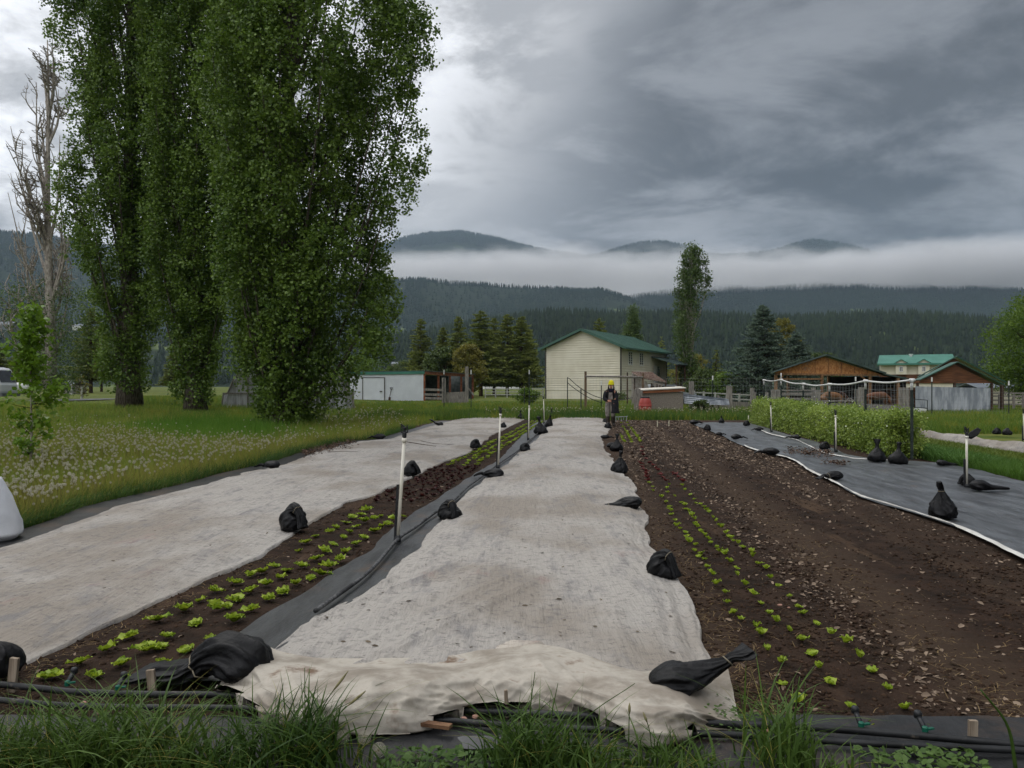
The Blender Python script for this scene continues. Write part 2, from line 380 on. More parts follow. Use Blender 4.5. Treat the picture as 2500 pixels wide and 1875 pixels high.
# ------------------------------------------------------------------ garden: soil, fabrics, row covers
M_SOIL = mat("soil", lin(32, 24, 18), lin(56, 42, 33), scale=3.2, rough=0.97, detail=10, bump=1.0, bscale=30, bdist=0.03, spec=0.12, c3=lin(82, 65, 50), s3=0.9, r3=(0.54, 0.74), st3=(2.4, 0.35, 1), nrough=0.72)
M_FABRIC = mat("woven_black_fabric", lin(30, 31, 33), lin(88, 91, 94), scale=1.7, rough=0.42, detail=10, bump=0.9, bscale=6, bdist=0.03, spec=0.5, stretch=(2.4, 0.55, 1), ramp=(.30, .72), c3=lin(70, 56, 44), s3=1.6, r3=(0.60, 0.75), nrough=0.7)
def cover_mat(name, c0, seed, edge=0.0):
    m = mat(name, c0, rough=0.93, spec=0.1); nt = m.node_tree; N = nt.nodes; p = N['Principled BSDF']; tc = N.new('ShaderNodeTexCoord')
    def NZ(sc, st, dt=8, rg=.65, off=0):
        mp = N.new('ShaderNodeMapping'); mp.inputs['Scale'].default_value = st; mp.inputs['Location'].default_value = (seed + off, off, 0); nlink(nt, tc.outputs['Object'], mp.inputs[0]); n = N.new('ShaderNodeTexNoise'); n.inputs['Scale'].default_value = sc; n.inputs['Detail'].default_value = dt; n.inputs['Roughness'].default_value = rg; nlink(nt, mp.outputs[0], n.inputs['Vector']); return n.outputs['Fac']
    def SM(v, a, b, t):
        r = N.new('ShaderNodeMapRange'); r.interpolation_type = 'SMOOTHSTEP'; nlink(nt, v, r.inputs[0]); r.inputs[1].default_value = a; r.inputs[2].default_value = b; r.inputs[4].default_value = t; return r.outputs[0]
    def MX(f, a, b):
        x = N.new('ShaderNodeMix'); x.data_type = 'RGBA'; nlink(nt, f, x.inputs[0])
        for i, q in ((6, a), (7, b)):
            if isinstance(q, tuple): x.inputs[i].default_value = q + (1,)
            else: nlink(nt, q, x.inputs[i])
        return x.outputs[2]
    c = MX(SM(NZ(.55, (1, .7, 1), 5, .6, 1), .44, .62, .9), c0, lin(134, 126, 116))           # soft soil stains
    c = MX(SM(NZ(3.2, (1.5, .5, 1), 9, .72, 2), .50, .68, .70), c, lin(118, 116, 116))           # damp grey smears along the bed
    c = MX(SM(NZ(17, (.8, 1.1, 1), 7, .72, 3), .50, .66, .62), c, lin(104, 100, 98))            # fine scuffing
    c = MX(SM(NZ(46, (.55, 1.2, 1), 4, .6, 4), .63, .70, .75), c, lin(74, 68, 64))               # specks of soil
    c = MX(SM(NZ(1.1, (1.3, .8, 1), 6, .7, 7), .60, .72, .45), c, lin(146, 116, 110))            # reddish mud tint
    nlink(nt, c, p.inputs['Base Color']); b1 = N.new('ShaderNodeBump'); b1.inputs['Strength'].default_value = .9; b1.inputs['Distance'].default_value = .012; nlink(nt, NZ(30, (.9, .5, 1), 8, .7, 5), b1.inputs['Height']); b2 = N.new('ShaderNodeBump'); b2.inputs['Strength'].default_value = .9; b2.inputs['Distance'].default_value = .03; nlink(nt, NZ(7, (1.9, .16, 1), 6, .65, 6), b2.inputs['Height']); nlink(nt, b1.outputs[0], b2.inputs['Normal']); nlink(nt, b2.outputs[0], p.inputs['Normal']); return m
M_COVER = cover_mat("row_cover_fabric", lin(160, 155, 148), 0.0)
M_COVER2 = mat("bunched_cover_fabric", lin(140, 131, 119), lin(186, 179, 167), scale=3.0, rough=0.9, detail=9, bump=0.35, bscale=24, bdist=0.01, spec=0.12, c3=lin(116, 96, 80), s3=3.0, r3=(0.58, 0.72), transl=0.15, nrough=0.65)
M_WHITE_EDGE = mat("white_plastic_edge", lin(176, 172, 164), lin(200, 198, 192), scale=3, rough=0.7, bump=0.3)

def gpts(L): return np.array([[*gp(x, y)[:2]] for x, y in L])
def edge_fn(P):
    P = P[np.argsort(P[:, 1])]
    return lambda Y: np.interp(Y, P[:, 1], P[:, 0]) + np.where(Y > P[-1, 1], (Y - P[-1, 1]) * BED, np.where(Y < P[0, 1], (Y - P[0, 1]) * BED, 0))
def ylist(a, b, n, p=1.7): return a + (b - a) * np.linspace(0, 1, n) ** p
def sheet(L, Rr, Y0, Y1, nu, nv, zf, p=1.7, end=None):
    Ys = ylist(Y0, Y1, nv, p); u = np.linspace(0, 1, nu)[None, :]
    l = L(Ys)[:, None]; r = Rr(Ys)[:, None]
    X = l + (r - l) * u; Yg = np.repeat(Ys[:, None], nu, 1)
    if end is not None: Yg = Yg + end(X, Yg)
    U = np.repeat(u, nv, 0); Z = zf(X, Yg, U, r - l)
    return np.stack([X, Yg, Z], -1)
def link_grid(name, G, m, parent=None, smooth=True):
    nv, nu = G.shape[:2]; return link(name, mesh_np(name, G.reshape(-1, 3), [grid_faces(nu, nv)], m, smooth), parent)

# trodden paths between the beds are paler and drier
def soil_paths():
    nt = M_SOIL.node_tree; N = nt.nodes; p = N['Principled BSDF']; src = p.inputs['Base Color'].links[0].from_socket; tc = N.new('ShaderNodeTexCoord')
    d = N.new('ShaderNodeVectorMath'); d.operation = 'DOT_PRODUCT'; nlink(nt, tc.outputs['Object'], d.inputs[0]); d.inputs[1].default_value = (1, -BED, 0); nz = N.new('ShaderNodeTexNoise'); nz.inputs['Scale'].default_value = 1.6; nz.inputs['Detail'].default_value = 6; nlink(nt, tc.outputs['Object'], nz.inputs['Vector'])
    a = N.new('ShaderNodeMath'); a.operation = 'MULTIPLY_ADD'; nlink(nt, nz.outputs['Fac'], a.inputs[0]); a.inputs[1].default_value = .5; nlink(nt, d.outputs['Value'], a.inputs[2]); m = N.new('ShaderNodeMapRange'); nlink(nt, a.outputs[0], m.inputs[0]); m.inputs[1].default_value = -4.0; m.inputs[2].default_value = 5.0
    r = N.new('ShaderNodeValToRGB'); nlink(nt, m.outputs[0], r.inputs[0]); e = r.color_ramp.elements; P = lambda u: (u + .25 + 4) / 9.0; S = [(-3.5, .8), (-3.15, 0), (.65, .7), (.98, 0), (1.70, .15), (1.95, .85), (2.2, .7), (2.5, 0), (2.95, .1), (3.1, .6), (3.3, .2), (3.6, .4)]; e[0].position = P(S[0][0]); e[0].color = (S[0][1],) * 3 + (1,); e[1].position = P(S[1][0]); e[1].color = (S[1][1],) * 3 + (1,)
    for u, v in S[2:]: q = e.new(P(u)); q.color = (v, v, v, 1)
    mx = N.new('ShaderNodeMix'); mx.data_type = 'RGBA'; nlink(nt, r.outputs[0], mx.inputs[0]); nlink(nt, src, mx.inputs[6]); mx.inputs[7].default_value = lin(66, 53, 42) + (1,); nlink(nt, mx.outputs[2], p.inputs['Base Color'])
soil_paths()
# soil
Lg = lambda Y: -7.2 + BED * Y; Rg = lambda Y: 10.6 + BED * Y
G = sheet(Lg, Rg, 3.35, 34.6, 560, 620, lambda X, Y, U, W: soilz(X, Y) + 0.012 * (fbm(X * 11, Y * 11, 3, 8) - 0.5) + 0.014 * (fbm((X - BED * Y) * 1.3, Y * 0.3, 2, 14) - 0.5) + 0.004 - 0.03 * (np.abs(U - 0.5) > 0.495), p=1.9, end=lambda X, Y: 0.25 * (fbm(X * 1.5, Y * 0 + 3, 3, 4) - 0.5) * (Y > 30))
T(link_grid('soil', G, M_SOIL), 'dark brown garden soil between the row covers', 'soil', kind='structure')

# edges traced on the ground
E_L0 = gpts([(0, 1340), (106, 1304), (233, 1258), (271, 1239), (407, 1206), (500, 1183), (595, 1154), (690, 1135), (785, 1100), (880, 1078), (949, 1072), (1085, 1031), (1152, 1018)])
E_L1 = gpts([(54, 1622), (202, 1552), (380, 1467), (500, 1413), (601, 1372), (645, 1350), (763, 1275), (848, 1224), (921, 1208), (990, 1173), (1085, 1126), (1149, 1104), (1200, 1063), (1279, 1027)])
E_F0 = gpts([(525, 1578), (620, 1518), (700, 1470), (890, 1353), (963, 1284), (1016, 1249), (1064, 1220), (1137, 1170), (1219, 1122), (1311, 1027)])
E_C0 = gpts([(580, 1640), (628, 1606), (663, 1584), (726, 1540), (777, 1505), (858, 1464), (934, 1423), (994, 1360), (1032, 1322), (1070, 1274), (1124, 1220), (1193, 1163), (1238, 1132), (1263, 1106), (1292, 1090), (1327, 1056), (1352, 1024)])
E_C1 = gpts([(1785, 1723), (1747, 1641), (1735, 1616), (1706, 1565), (1700, 1515), (1675, 1454), (1656, 1407), (1595, 1337), (1579, 1307), (1582, 1274), (1563, 1225), (1553, 1195), (1525, 1157), (1498, 1124), (1474, 1092), (1471, 1073), (1490, 1048), (1479, 1030)])
E_R0 = gpts([(2500, 1365), (2429, 1332), (2334, 1292), (2204, 1246), (2106, 1216), (2057, 1194), (2008, 1167), (1957, 1137), (1924, 1121), (1826, 1095), (1780, 1074), (1744, 1057), (1696, 1038)])
E_R1 = gpts([(2500, 1186), (2442, 1175), (2361, 1151), (2280, 1134), (2212, 1129), (2117, 1124), (2041, 1110), (1968, 1077), (1900, 1062), (1870, 1050), (1840, 1041)])
fL0, fL1, fF0, fC0, fC1, fR0, fR1 = [edge_fn(e) for e in (E_L0, E_L1, E_F0, E_C0, E_C1, E_R0, E_R1)]

def cover_z(seed, base=0.055, crown=0.05, w=0.013):
    def f(X, Y, U, W):
        s = X - BED * Y; edge = np.minimum(U, 1 - U) * W
        lay = 0.35 + 0.65 * sstep(0.0, 0.5, edge)
        z = base + crown * (1 - (2 * U - 1) ** 4) * sstep(0, 0.25, edge)
        z = z + w * 1.4 * (fbm(s * 1.7, Y * 0.9, 4, seed) - 0.5)
        z = z + 1.7 * w * (ridge(s * 1.9 + 1.1 * fbm(s * .7, Y * 0.35, 3, seed + 8), Y * .13 + s * .2, 3, seed + 7) ** 1.8 - .3) + w * lay * (ridge(s * 2.6 + 0.8 * fbm(s, Y * 0.5, 2, seed + 4), Y * 0.45 + s * 0.5, 3, seed + 1) - 0.45) + 0.5 * w * (ridge(s * 1.6 - Y * .25, Y * 1.5 + s * 1.1, 2, seed + 6) - .45)
        z = z + w * 1.8 * np.exp(-edge / 0.22) * (ridge(s * 9, Y * 0.55, 2, seed + 2) - 0.4)
        z = z + 0.006 * (fbm(s * 14, Y * 14, 3, seed + 3) - 0.5)
        return np.maximum(z, 0.042 + 0.006 * (edge > 0.02))
    g = lambda X, Y, U, W: f(X, Y, U, W) - .03 * (np.minimum(U, 1 - U) < .0015)
    return g
wob = lambda s, a: (lambda Y: a * (fbm(Y * 1.9, Y * 0 + s, 3, 70 + s) - 0.5))
w1, w2, w3, w4 = wob(1, 0.10), wob(2, 0.12), wob(3, 0.10), wob(4, 0.14)

# long strip of black fabric below the left cover edge and between left bed and centre cover, front apron, right sheet
def fab_z(seed, base=0.043, a=0.014):
    return lambda X, Y, U, W: base + .012 * ridge((X - BED * Y) * 1.6 + .4 * fbm(X, Y, 2, seed + 5), Y * .35 + X * .6, 4, seed + 3) + a * (fbm((X - BED * Y) * 2.2, Y * 0.8, 4, seed) - 0.2) + 0.012 * (ridge((X - BED * Y) * 3, Y * 0.8, 3, seed + 1) - 0.5) * 0.8
M_FABD = mat('muddy_black_fabric', lin(17, 18, 19), lin(40, 40, 41), scale=2.4, rough=0.55, detail=9, bump=0.5, bscale=9, bdist=0.02, spec=0.35, stretch=(1.6, .7, 1), c3=lin(58, 46, 37), s3=1.3, r3=(.50, .68), nrough=.7)
M_FABM = mat('dark_strip_fabric', lin(17, 18, 20), lin(56, 58, 59), scale=1.6, rough=0.5, detail=10, bump=0.8, bscale=8, bdist=0.02, spec=0.45, stretch=(2.2, .5, 1), c3=lin(64, 52, 42), s3=1.5, r3=(.54, .70), nrough=.7)
G = sheet(lambda Y: fL0(Y) - 0.34 - 0.12 * fbm(Y * 0.7, Y * 0, 3, 91), lambda Y: fL0(Y) + 0.5, 6.4, 33.5, 14, 260, fab_z(81, 0.036, 0.008))
T(link_grid('landscape_fabric', G, M_FABD), 'narrow black ground fabric showing between the dandelion meadow and the left row cover', 'ground fabric')
G = sheet(lambda Y: fF0(Y) + w3(Y) * 0.7, lambda Y: fC0(Y) + 0.45, 4.05, 34.0, 40, 420, lambda X, Y, U, W: fab_z(83, 0.034, 0.008)(X, Y, U, W) + .016 * (ridge((X - BED * Y) * 2.4 + .5 * fbm(X * 1.5, Y, 2, 93), Y * .5 - X * .3, 3, 94) ** 1.5 - .25) * (U < .55))
T(link_grid('landscape_fabric', G, M_FABM), 'dark fabric strip under the hose beside the lettuce bed', 'ground fabric')
G = sheet(lambda Y: -4.6 + 0 * Y, lambda Y: 5.2 + 0 * Y, 2.2, 3.60, 240, 44, lambda X, Y, U, W: 0.050 + 0.022 * (fbm(X * 2, Y * 3, 4, 85) - 0.3) + 0.01 * (ridge(X * 2.5, Y * 1.2, 2, 86) - 0.5), p=1.0)
T(link_grid('landscape_fabric', G, M_FABD), 'muddy black ground fabric under the pipes in front of the beds', 'ground fabric')
o = empty('landscape_fabric', (5.8, 14, 0)); T(o, 'wide grey black ground fabric sheet between the brown soil and the pea plants', 'ground fabric')
G = sheet(lambda Y: fR0(Y) + 0.03 * np.sin(Y * 1.7), lambda Y: fR1(Y) + 0.25, 6.2, 31.8, 190, 520, lambda X, Y, U, W: fab_z(87, 0.040, 0.035)(X, Y, U, W) + .022 * (ridge((X - BED * Y) * 2.1 + .5 * fbm(X * 1.5, Y, 2, 90), Y * .7 - X * .3, 3, 89) ** 1.5 - .3) + .010 * (ridge((X - BED * Y) * 6, Y * 1.4, 2, 92) - .45)); G -= np.array([5.8, 14, 0])
link_grid('woven_sheet', G, M_FABRIC, o)
def edge_strip(f, Y0, Y1, n, w, z, seed, gaps=0.0):
    Ys = ylist(Y0, Y1, n, 1.3); V = []; 
    for k, dx in enumerate((0, 0.5, 1.0)):
        wd = w * (0.4 + 1.1 * fbm(Ys * 1.1, Ys * 0, 3, seed)) * np.clip((fbm(Ys * 0.55, Ys * 0 + 2, 2, seed + 1) - gaps) * 8, 0.05, 1)
        V.append(np.stack([f(Ys) - 0.01 + wd * (dx - 0.45) + 0.02 * (fbm(Ys * 3, Ys * 0, 2, seed + 2) - 0.5), Ys, z + 0.02 * (1 if k == 1 else 0.2) + 0.01 * fbm(Ys * 4, Ys * 0 + k, 2, seed + 3)], -1))
    return np.stack(V, 1)
G = edge_strip(lambda Y: fR0(Y) + 0.03 * np.sin(Y * 1.7), 6.3, 19.5, 220, 0.065, 0.066, 95, 0.38) - np.array([5.8, 14, 0])
link_grid('white_hem', G, M_WHITE_EDGE, o)
G = edge_strip(lambda Y: fR1(Y) - 0.25, 15.5, 27, 120, 0.06, 0.07, 97, 0.42) - np.array([5.8, 14, 0])
link_grid('white_hem', G, M_WHITE_EDGE, o)

# the two long row covers
G = sheet(lambda Y: fL0(Y) + w1(Y), lambda Y: fL1(Y) + w2(Y), 4.32, 36.2, 230, 620, cover_z(101, 0.046, 0.055), end=lambda X, Y: (Y > 34) * 0.5 * (fbm(X * 1.2, Y * 0, 3, 5) - 0.5))
T(link_grid('row_cover', G, M_COVER), 'long dirty white row cover on the left, beside the dandelion meadow', 'row cover')
rc = empty('row_cover', (0.6, 12, 0)); T(rc, 'wide pale row cover down the middle with a bunched near end', 'row cover')
def fC0w(Y): return fC0(Y) + w3(Y)
def fC1w(Y): return fC1(Y) + w4(Y)
zc = cover_z(111, 0.052, 0.065)
def zcc(X, Y, U, W):
    z = zc(X, Y, U, W); n = sstep(8.5, 4.6, Y)           # long pulled folds near the front left corner
    s = (X + 1.7) * 0.75 - (Y - 4.0) * 0.42
    fold = ridge(s * 5.5, (X - Y) * 0.16, 2, 118)
    z = z + n * 0.050 * (fold - 0.4) * sstep(0.98, 0.3, U)
    k = sstep(0.86, 0.93, U) * sstep(9.5, 7.0, Y)         # folded band along the right edge
    z = z - .03 * sstep(4.05, 3.9, Y)
    return z + k * 0.022 * ridge(U * 34 + 0.5 * fbm(Y * 0.7, U * 2, 2, 121), Y * 0.25, 2, 119)
G = sheet(fC0w, fC1w, 3.86, 36.0, 300, 760, zcc, p=1.9, end=lambda X, Y: 0.26 * sstep(-.9, -1.5, X) * (Y < 4.4) * (4.4 - Y) / .5 + (Y > 33) * 0.8 * (fbm(X * 1.2, Y * 0 + 8, 3, 5) - 0.5)) - np.array([0.6, 12, 0])
link_grid('cover_sheet', G, M_COVER, rc)

def cover_h(x, y): l, r = fC0w(y), fC1w(y); return zcc(x, y, np.clip((x - l) / (r - l), 0, 1), r - l)
# bunched near end of the middle cover
PIPE1 = [(-80, 1688), (0, 1692), (100, 1702), (190, 1711), (380, 1717), (570, 1719), (760, 1735), (930, 1748), (1119, 1755), (1300, 1765), (1500, 1775), (1800, 1793), (1958, 1799), (2180, 1815), (2500, 1845), (2600, 1856)]
PIPE2 = [(-80, 1722), (190, 1745), (570, 1750), (800, 1762), (1043, 1777), (1233, 1793), (1500, 1806), (1800, 1818), (2085, 1837), (2500, 1857), (2600, 1866)]
def roll():
    K = [(528, 1686, 1704), (560, 1660, 1716), (600, 1634, 1735), (640, 1652, 1758), (690, 1662, 1772), (736, 1666, 1782), (820, 1655, 1792), (904, 1650, 1794), (1010, 1657, 1787), (1106, 1670, 1766), (1157, 1662, 1748),
         (1240, 1640, 1748), (1317, 1628, 1736), (1380, 1648, 1742), (1440, 1670, 1762), (1485, 1684, 1786), (1540, 1698, 1812), (1592, 1706, 1826), (1640, 1700, 1818), (1680, 1704, 1806), (1735, 1740, 1778), (1775, 1758, 1778), (1808, 1772, 1779)]
    K = np.array(K, float); nu, nt = 420, 64; px = np.linspace(K[0, 0], K[-1, 0], nu)
    yt = np.interp(px, K[:, 0], K[:, 1]); yb = np.interp(px, K[:, 0], K[:, 2])
    ker = np.hanning(13); ker /= ker.sum()
    yt = np.convolve(np.pad(yt, 6, 'edge'), ker, 'valid'); yb = np.convolve(np.pad(yb, 6, 'edge'), ker, 'valid')
    Yb = (CAMH - GZ) * FPX / (yb - HZ) - 0.04
    h = np.clip(0.12 + (yb - yt - 60) * 0.0012, 0.06, 0.22)
    Yt = np.maximum((CAMH - h) * FPX / (yt - HZ), Yb + 0.06); G = np.zeros((nt, nu, 3)); t = np.linspace(0, 1, nt)
    X = (px - CX) / FPX * Yb
    for j, q in enumerate(t):
        if q < 0.3: a = q / 0.3; y = Yt + 0.50 * (1 - a); z = 0.128 + (h - 0.128) * sstep(0, 1, np.full(nu, a))
        else:
            a = (q - 0.3) / 0.7; an = a * 2.05
            y = Yt + (Yb - 0.02 - Yt) * np.clip(np.sin(an * 0.98), 0, 1) ** 0.8 * (1 if an < 1.6 else 1) + 0.10 * max(0, an - 1.5)
            z = 0.055 + (h - 0.055) * np.clip(np.cos(min(an, 1.57)), 0, 1) ** 0.75 - 0.04 * max(0, an - 1.6)
        G[j, :, 0] = X * (1 + (y / Yb - 1) * 0.6); G[j, :, 1] = y; G[j, :, 2] = z
    TT = np.repeat(t[:, None], nu, 1); Xg, Yg = G[:, :, 0], G[:, :, 1]
    s = Xg * 1.0; amp = np.sin(np.pi * np.clip(TT, 0.0, 1)) ** 0.6
    f1 = ridge(s * 2.1 + TT * 1.6, TT * 2.3 - s * 0.55, 3, 131) - 0.45
    f2 = fbm(s * 2.6, TT * 2.2, 4, 132) - 0.5; f3 = ridge(s * 3.6 - TT * 2.7, TT * 3.2 + s * 0.8, 2, 133) - 0.45; f4 = ridge(s * 9 + TT * 4, TT * 6 - s * 2, 2, 134) - .45; f5 = ridge(TT * 3.4 + s * .9 + .5 * fbm(s * 2, TT * 2, 2, 136), s * .55, 2, 135) ** 1.6 - .3
    G[:, :, 2] += amp * (0.05 * f1 + 0.05 * f2 + 0.030 * f3 + .007 * f4 + .030 * f5); G[:, :, 1] -= amp * (0.08 * f1 + 0.06 * f2 + 0.040 * f3 + .010 * f4 + .035 * f5)
    for PL in (PIPE1, PIPE2):
        g = gpts(PL); yy = np.interp(G[:, :, 0], g[:, 0], g[:, 1]); G[:, :, 2] = np.maximum(G[:, :, 2], np.where((np.abs(G[:, :, 1] - yy) < .05) & (G[:, :, 0] < .80), .118, .06))
    link_grid('bunched_end', G - np.array([0.6, 12, 0]), M_COVER2, rc)
    # a flap folded back over the sheet
    P = gpts([(1207, 1640), (1212, 1606), (1250, 1588), (1318, 1594), (1350, 1620), (1384, 1650)]); a, b = P[0], P[-1]
    n = 40; top = np.stack([np.interp(np.linspace(0, 1, n), np.linspace(0, 1, 6), P[:, i]) for i in (0, 1)], -1)
    bot = a + (b - a) * np.linspace(0, 1, n)[:, None] - np.array([0, 0.14]); V = []
    for q in np.linspace(0, 1, 24):
        xy = top + (bot - top) * q; V.append(np.concatenate([xy, (cover_h(xy[:, 0], xy[:, 1]) + .004 + 0.012 * fbm(xy[:, 0] * 9, xy[:, 1] * 9, 3, 140) * min(1, q * 6) + 0.012 * ridge(xy[:, 0] * 9, xy[:, 1] * 5, 2, 141) * q)[:, None]], 1))
    link_grid('folded_flap', np.array(V) - np.array([0.6, 12, 0]), cover_mat('flap_fabric', lin(180, 171, 159), 3.0), rc)
roll()

# far right low covered bed and its fabric
E_T0 = gpts([(2241, 1064), (2317, 1077), (2407, 1091), (2500, 1104), (2700, 1140)]); E_T1 = gpts([(2241, 1052), (2348, 1053), (2420, 1062), (2500, 1074), (2700, 1100)])
def tunnel():
    n, k = 160, 26; u = np.linspace(0, 1, n); V = []
    A = np.stack([np.interp(u, np.linspace(0, 1, 5), E_T0[:, i]) for i in (0, 1)], -1); B = A + np.array([0.55, 1.45])
    for q in np.linspace(0, 1, k):
        xy = A + (B - A) * q; z = 0.02 + (0.22 + 0.12 * (fbm(u * 9, u * 0, 3, 150) - 0.5)) * np.sin(np.pi * q) ** 0.7 + 0.03 * (fbm(xy[:, 0] * 3, xy[:, 1] * 3, 3, 151) - 0.5) * np.sin(np.pi * q)
        V.append(np.concatenate([xy, z[:, None]], 1))
    T(link_grid('row_cover', np.array(V), M_COVER), 'low white row cover on the far right, behind the black scrap on the short pipe', 'row cover')
tunnel()
# ------------------------------------------------------------------ sandbags
M_BAG = mat("black_woven_bag", lin(9, 9, 10), lin(22, 22, 24), scale=6, rough=0.5, bump=0.7, bscale=26, bdist=0.012, spec=0.2, nrough=0.65)
M_TWINE = mat("twine", lin(120, 112, 96), rough=0.9)
def spline(C, n):
    C = np.array(C, float); k = len(C); P = np.vstack([2 * C[0] - C[1], C, 2 * C[-1] - C[-2]]); out = []
    for t in np.linspace(0, k - 1 - 1e-6, n):
        i = int(t); f = t - i; p0, p1, p2, p3 = P[i:i + 4]
        out.append(0.5 * (2 * p1 + (p2 - p0) * f + (2 * p0 - 5 * p1 + 4 * p2 - p3) * f * f + (3 * p1 - p0 - 3 * p2 + p3) * f ** 3))
    return np.array(out)
# control rows: x, z along the tail direction, side radius, up radius, pleat depth
BAGS = {
 'up':    ([(0.0, 0.00, .16, .14, .02), (0.0, .05, .19, .17, .03), (0.01, .13, .155, .14, .07), (.015, .20, .09, .085, .16), (.02, .26, .042, .04, .25), (.025, .30, .03, .03, .3), (.035, .345, .05, .03, .45), (.05, .385, .065, .02, .55)], 4.2),
 'dome':  ([(0.0, 0.0, .17, .15, .02), (0.0, .06, .20, .18, .03), (.0, .15, .17, .15, .06), (.03, .215, .10, .085, .14), (.09, .225, .06, .05, .22), (.15, .16, .05, .045, .3), (.19, .07, .06, .035, .45), (.22, .03, .07, .02, .55)], 4.0),
 'lying': ([(-.20, .045, .05, .035, .05), (-.17, .07, .13, .075, .04), (-.07, .09, .17, .105, .04), (.05, .09, .15, .095, .06), (.14, .085, .085, .06, .16), (.20, .075, .045, .038, .28), (.27, .09, .055, .03, .42), (.36, .06, .075, .02, .5), (.44, .03, .08, .014, .6)], 4.2),
 'wing':  ([(-.20, .05, .06, .04, .05), (-.16, .08, .14, .085, .05), (-.06, .10, .17, .12, .06), (.07, .12, .14, .10, .09), (.19, .155, .10, .075, .14), (.30, .205, .055, .045, .24), (.37, .235, .036, .034, .3), (.43, .265, .075, .036, .5), (.50, .30, .10, .022, .65)], 5.4),
 'fold':  ([(-.22, .03, .04, .03, .1), (-.19, .06, .11, .08, .1), (-.12, .11, .16, .13, .12), (-.03, .155, .14, .13, .16), (.06, .14, .12, .10, .2), (.14, .085, .12, .075, .22), (.22, .055, .13, .055, .25), (.32, .045, .15, .045, .3), (.40, .035, .16, .03, .35), (.44, .03, .15, .018, .4)], 4.6),
 'long':  ([(-.16, .05, .06, .04, .05), (-.12, .07, .15, .09, .04), (-.02, .085, .165, .105, .05), (.10, .075, .13, .085, .09), (.22, .055, .10, .055, .16), (.36, .045, .085, .035, .25), (.50, .035, .05, .026, .3), (.54, .035, .055, .02, .4)], 5.0),
}
def sandbag(base, style, ang, size, label, seed, hi=False, squash=1.0, lean=0.0, name='sand_bag', crease=.18):
    """base: point on the ground under the bag; ang: direction of the tied end seen from above; size: scale"""
    C, ns = BAGS[style]; C = np.array(C, float); r = np.random.default_rng(seed)
    bs = {'fold': .9, 'up': .76, 'dome': .68, 'lying': .74, 'wing': .98, 'long': .92}[style]; size *= bs; squash *= {'up': 1.22, 'dome': 1.12, 'wing': .92}.get(style, 1.0)
    C[:, :4] *= (1 + 0.10 * (r.random((len(C), 4)) - 0.5)); n = 60 if hi else 34; m = 64 if hi else 32
    S = spline(C, n); th = np.linspace(0, 2 * np.pi, m, endpoint=False); V = np.zeros((n, m, 3))
    ph = r.random() * 6.28; q0 = r.integers(7, 11)
    for i in range(n):
        t = (S[min(i + 1, n - 1), :2] - S[max(i - 1, 0), :2]); t = t / (np.linalg.norm(t) + 1e-9); up = np.array([-t[1], t[0]])
        if style in ('up', 'dome') and i < 3: up = np.array([-1.0, 0.0])
        pl = S[i, 4]; k = 1 + pl * (0.55 * np.cos(th * q0 + ph + 2.0 * S[i, 0]) + 0.45 * np.cos(th * (q0 * 2 - 3) + ph * 2)) * 0.55
        lump = 1 + 0.16 * (fbm(np.cos(th) * 1.7 + 9 + seed, np.sin(th) * 1.7 + i * 2.4 / n * 3, 3, seed % 50) - 0.5) * 2 + crease * 1.6 * (ridge(np.cos(th) * 1.2 + seed + i * 2.2 / n, np.sin(th) * 1.2 + i * 3.0 / n, 2, seed % 40) - 0.5) + .07 * (ridge(np.cos(th) * 3.5 + i * 5.0 / n, np.sin(th) * 3.5 + seed - i * 3.0 / n, 2, seed % 30) - .5)
        ra, rb = max(S[i, 2], .004) * k * lump, max(S[i, 3], .004) * k * lump
        V[i, :, 0] = S[i, 0] + up[0] * np.sin(th) * rb; V[i, :, 2] = S[i, 1] + up[1] * np.sin(th) * rb; V[i, :, 1] = np.cos(th) * ra
    V[:, :, 2] = np.maximum(V[:, :, 2], 0.0) + 0.004
    V[:, :, 1] += lean * V[:, :, 2]; V *= size; V[:, :, 2] *= squash
    c, s = math.cos(ang), math.sin(ang)
    X = V[:, :, 0] * c - V[:, :, 1] * s; Y = V[:, :, 0] * s + V[:, :, 1] * c; V = np.stack([X, Y, V[:, :, 2]], -1)
    root = empty(name, base); T(root, label, 'sandbag', 'black sandbags weighing down the covers')
    cut = int(n * ns / (len(C) - 1) * 0.98) + 1
    def tube_mesh(nm, A, cap0, cap1):
        k = len(A); i = np.arange(k - 1)[:, None]; j = np.arange(m)[None, :]
        F = np.stack([(i * m + j), (i * m + (j + 1) % m), ((i + 1) * m + (j + 1) % m), ((i + 1) * m + j)], -1).reshape(-1, 4)
        P = np.vstack([A.reshape(-1, 3), A[0].mean(0), A[-1].mean(0)]); Fs = [F]; b = k * m; jj = np.arange(m)
        if cap0: Fs.append(np.stack([(jj + 1) % m, jj, np.full(m, b)], 1))
        if cap1: Fs.append(np.stack([(k - 1) * m + jj, (k - 1) * m + (jj + 1) % m, np.full(m, b + 1)], 1))
        link(nm, mesh_np(nm, P, Fs, M_BAG, True), root)
    tube_mesh('sack', V[:cut + 1], True, False); tube_mesh('tied_end', V[cut:], False, True)
    if hi:
        ring = V[cut]; cc = ring.mean(0); pts = [Vector(cc + (p - cc) * 1.08) + Vector(base) for p in ring[::4]]; pts.append(pts[0])
        MB().tube(pts, 0.004, 5).build('twine', M_TWINE, root, True)
    return root
zcov = 0.075
def bag(px, py, style, pang, size, label, seed, hi=False, z=zcov, **k):
    p = gp(px, py); z = float(cover_h(p.x, p.y)) - .008 if fC0w(p.y) < p.x < fC1w(p.y) and z == zcov else z; return sandbag((p.x, p.y, z - 0.01), style, math.radians(pang), size, label, seed, hi, **k)
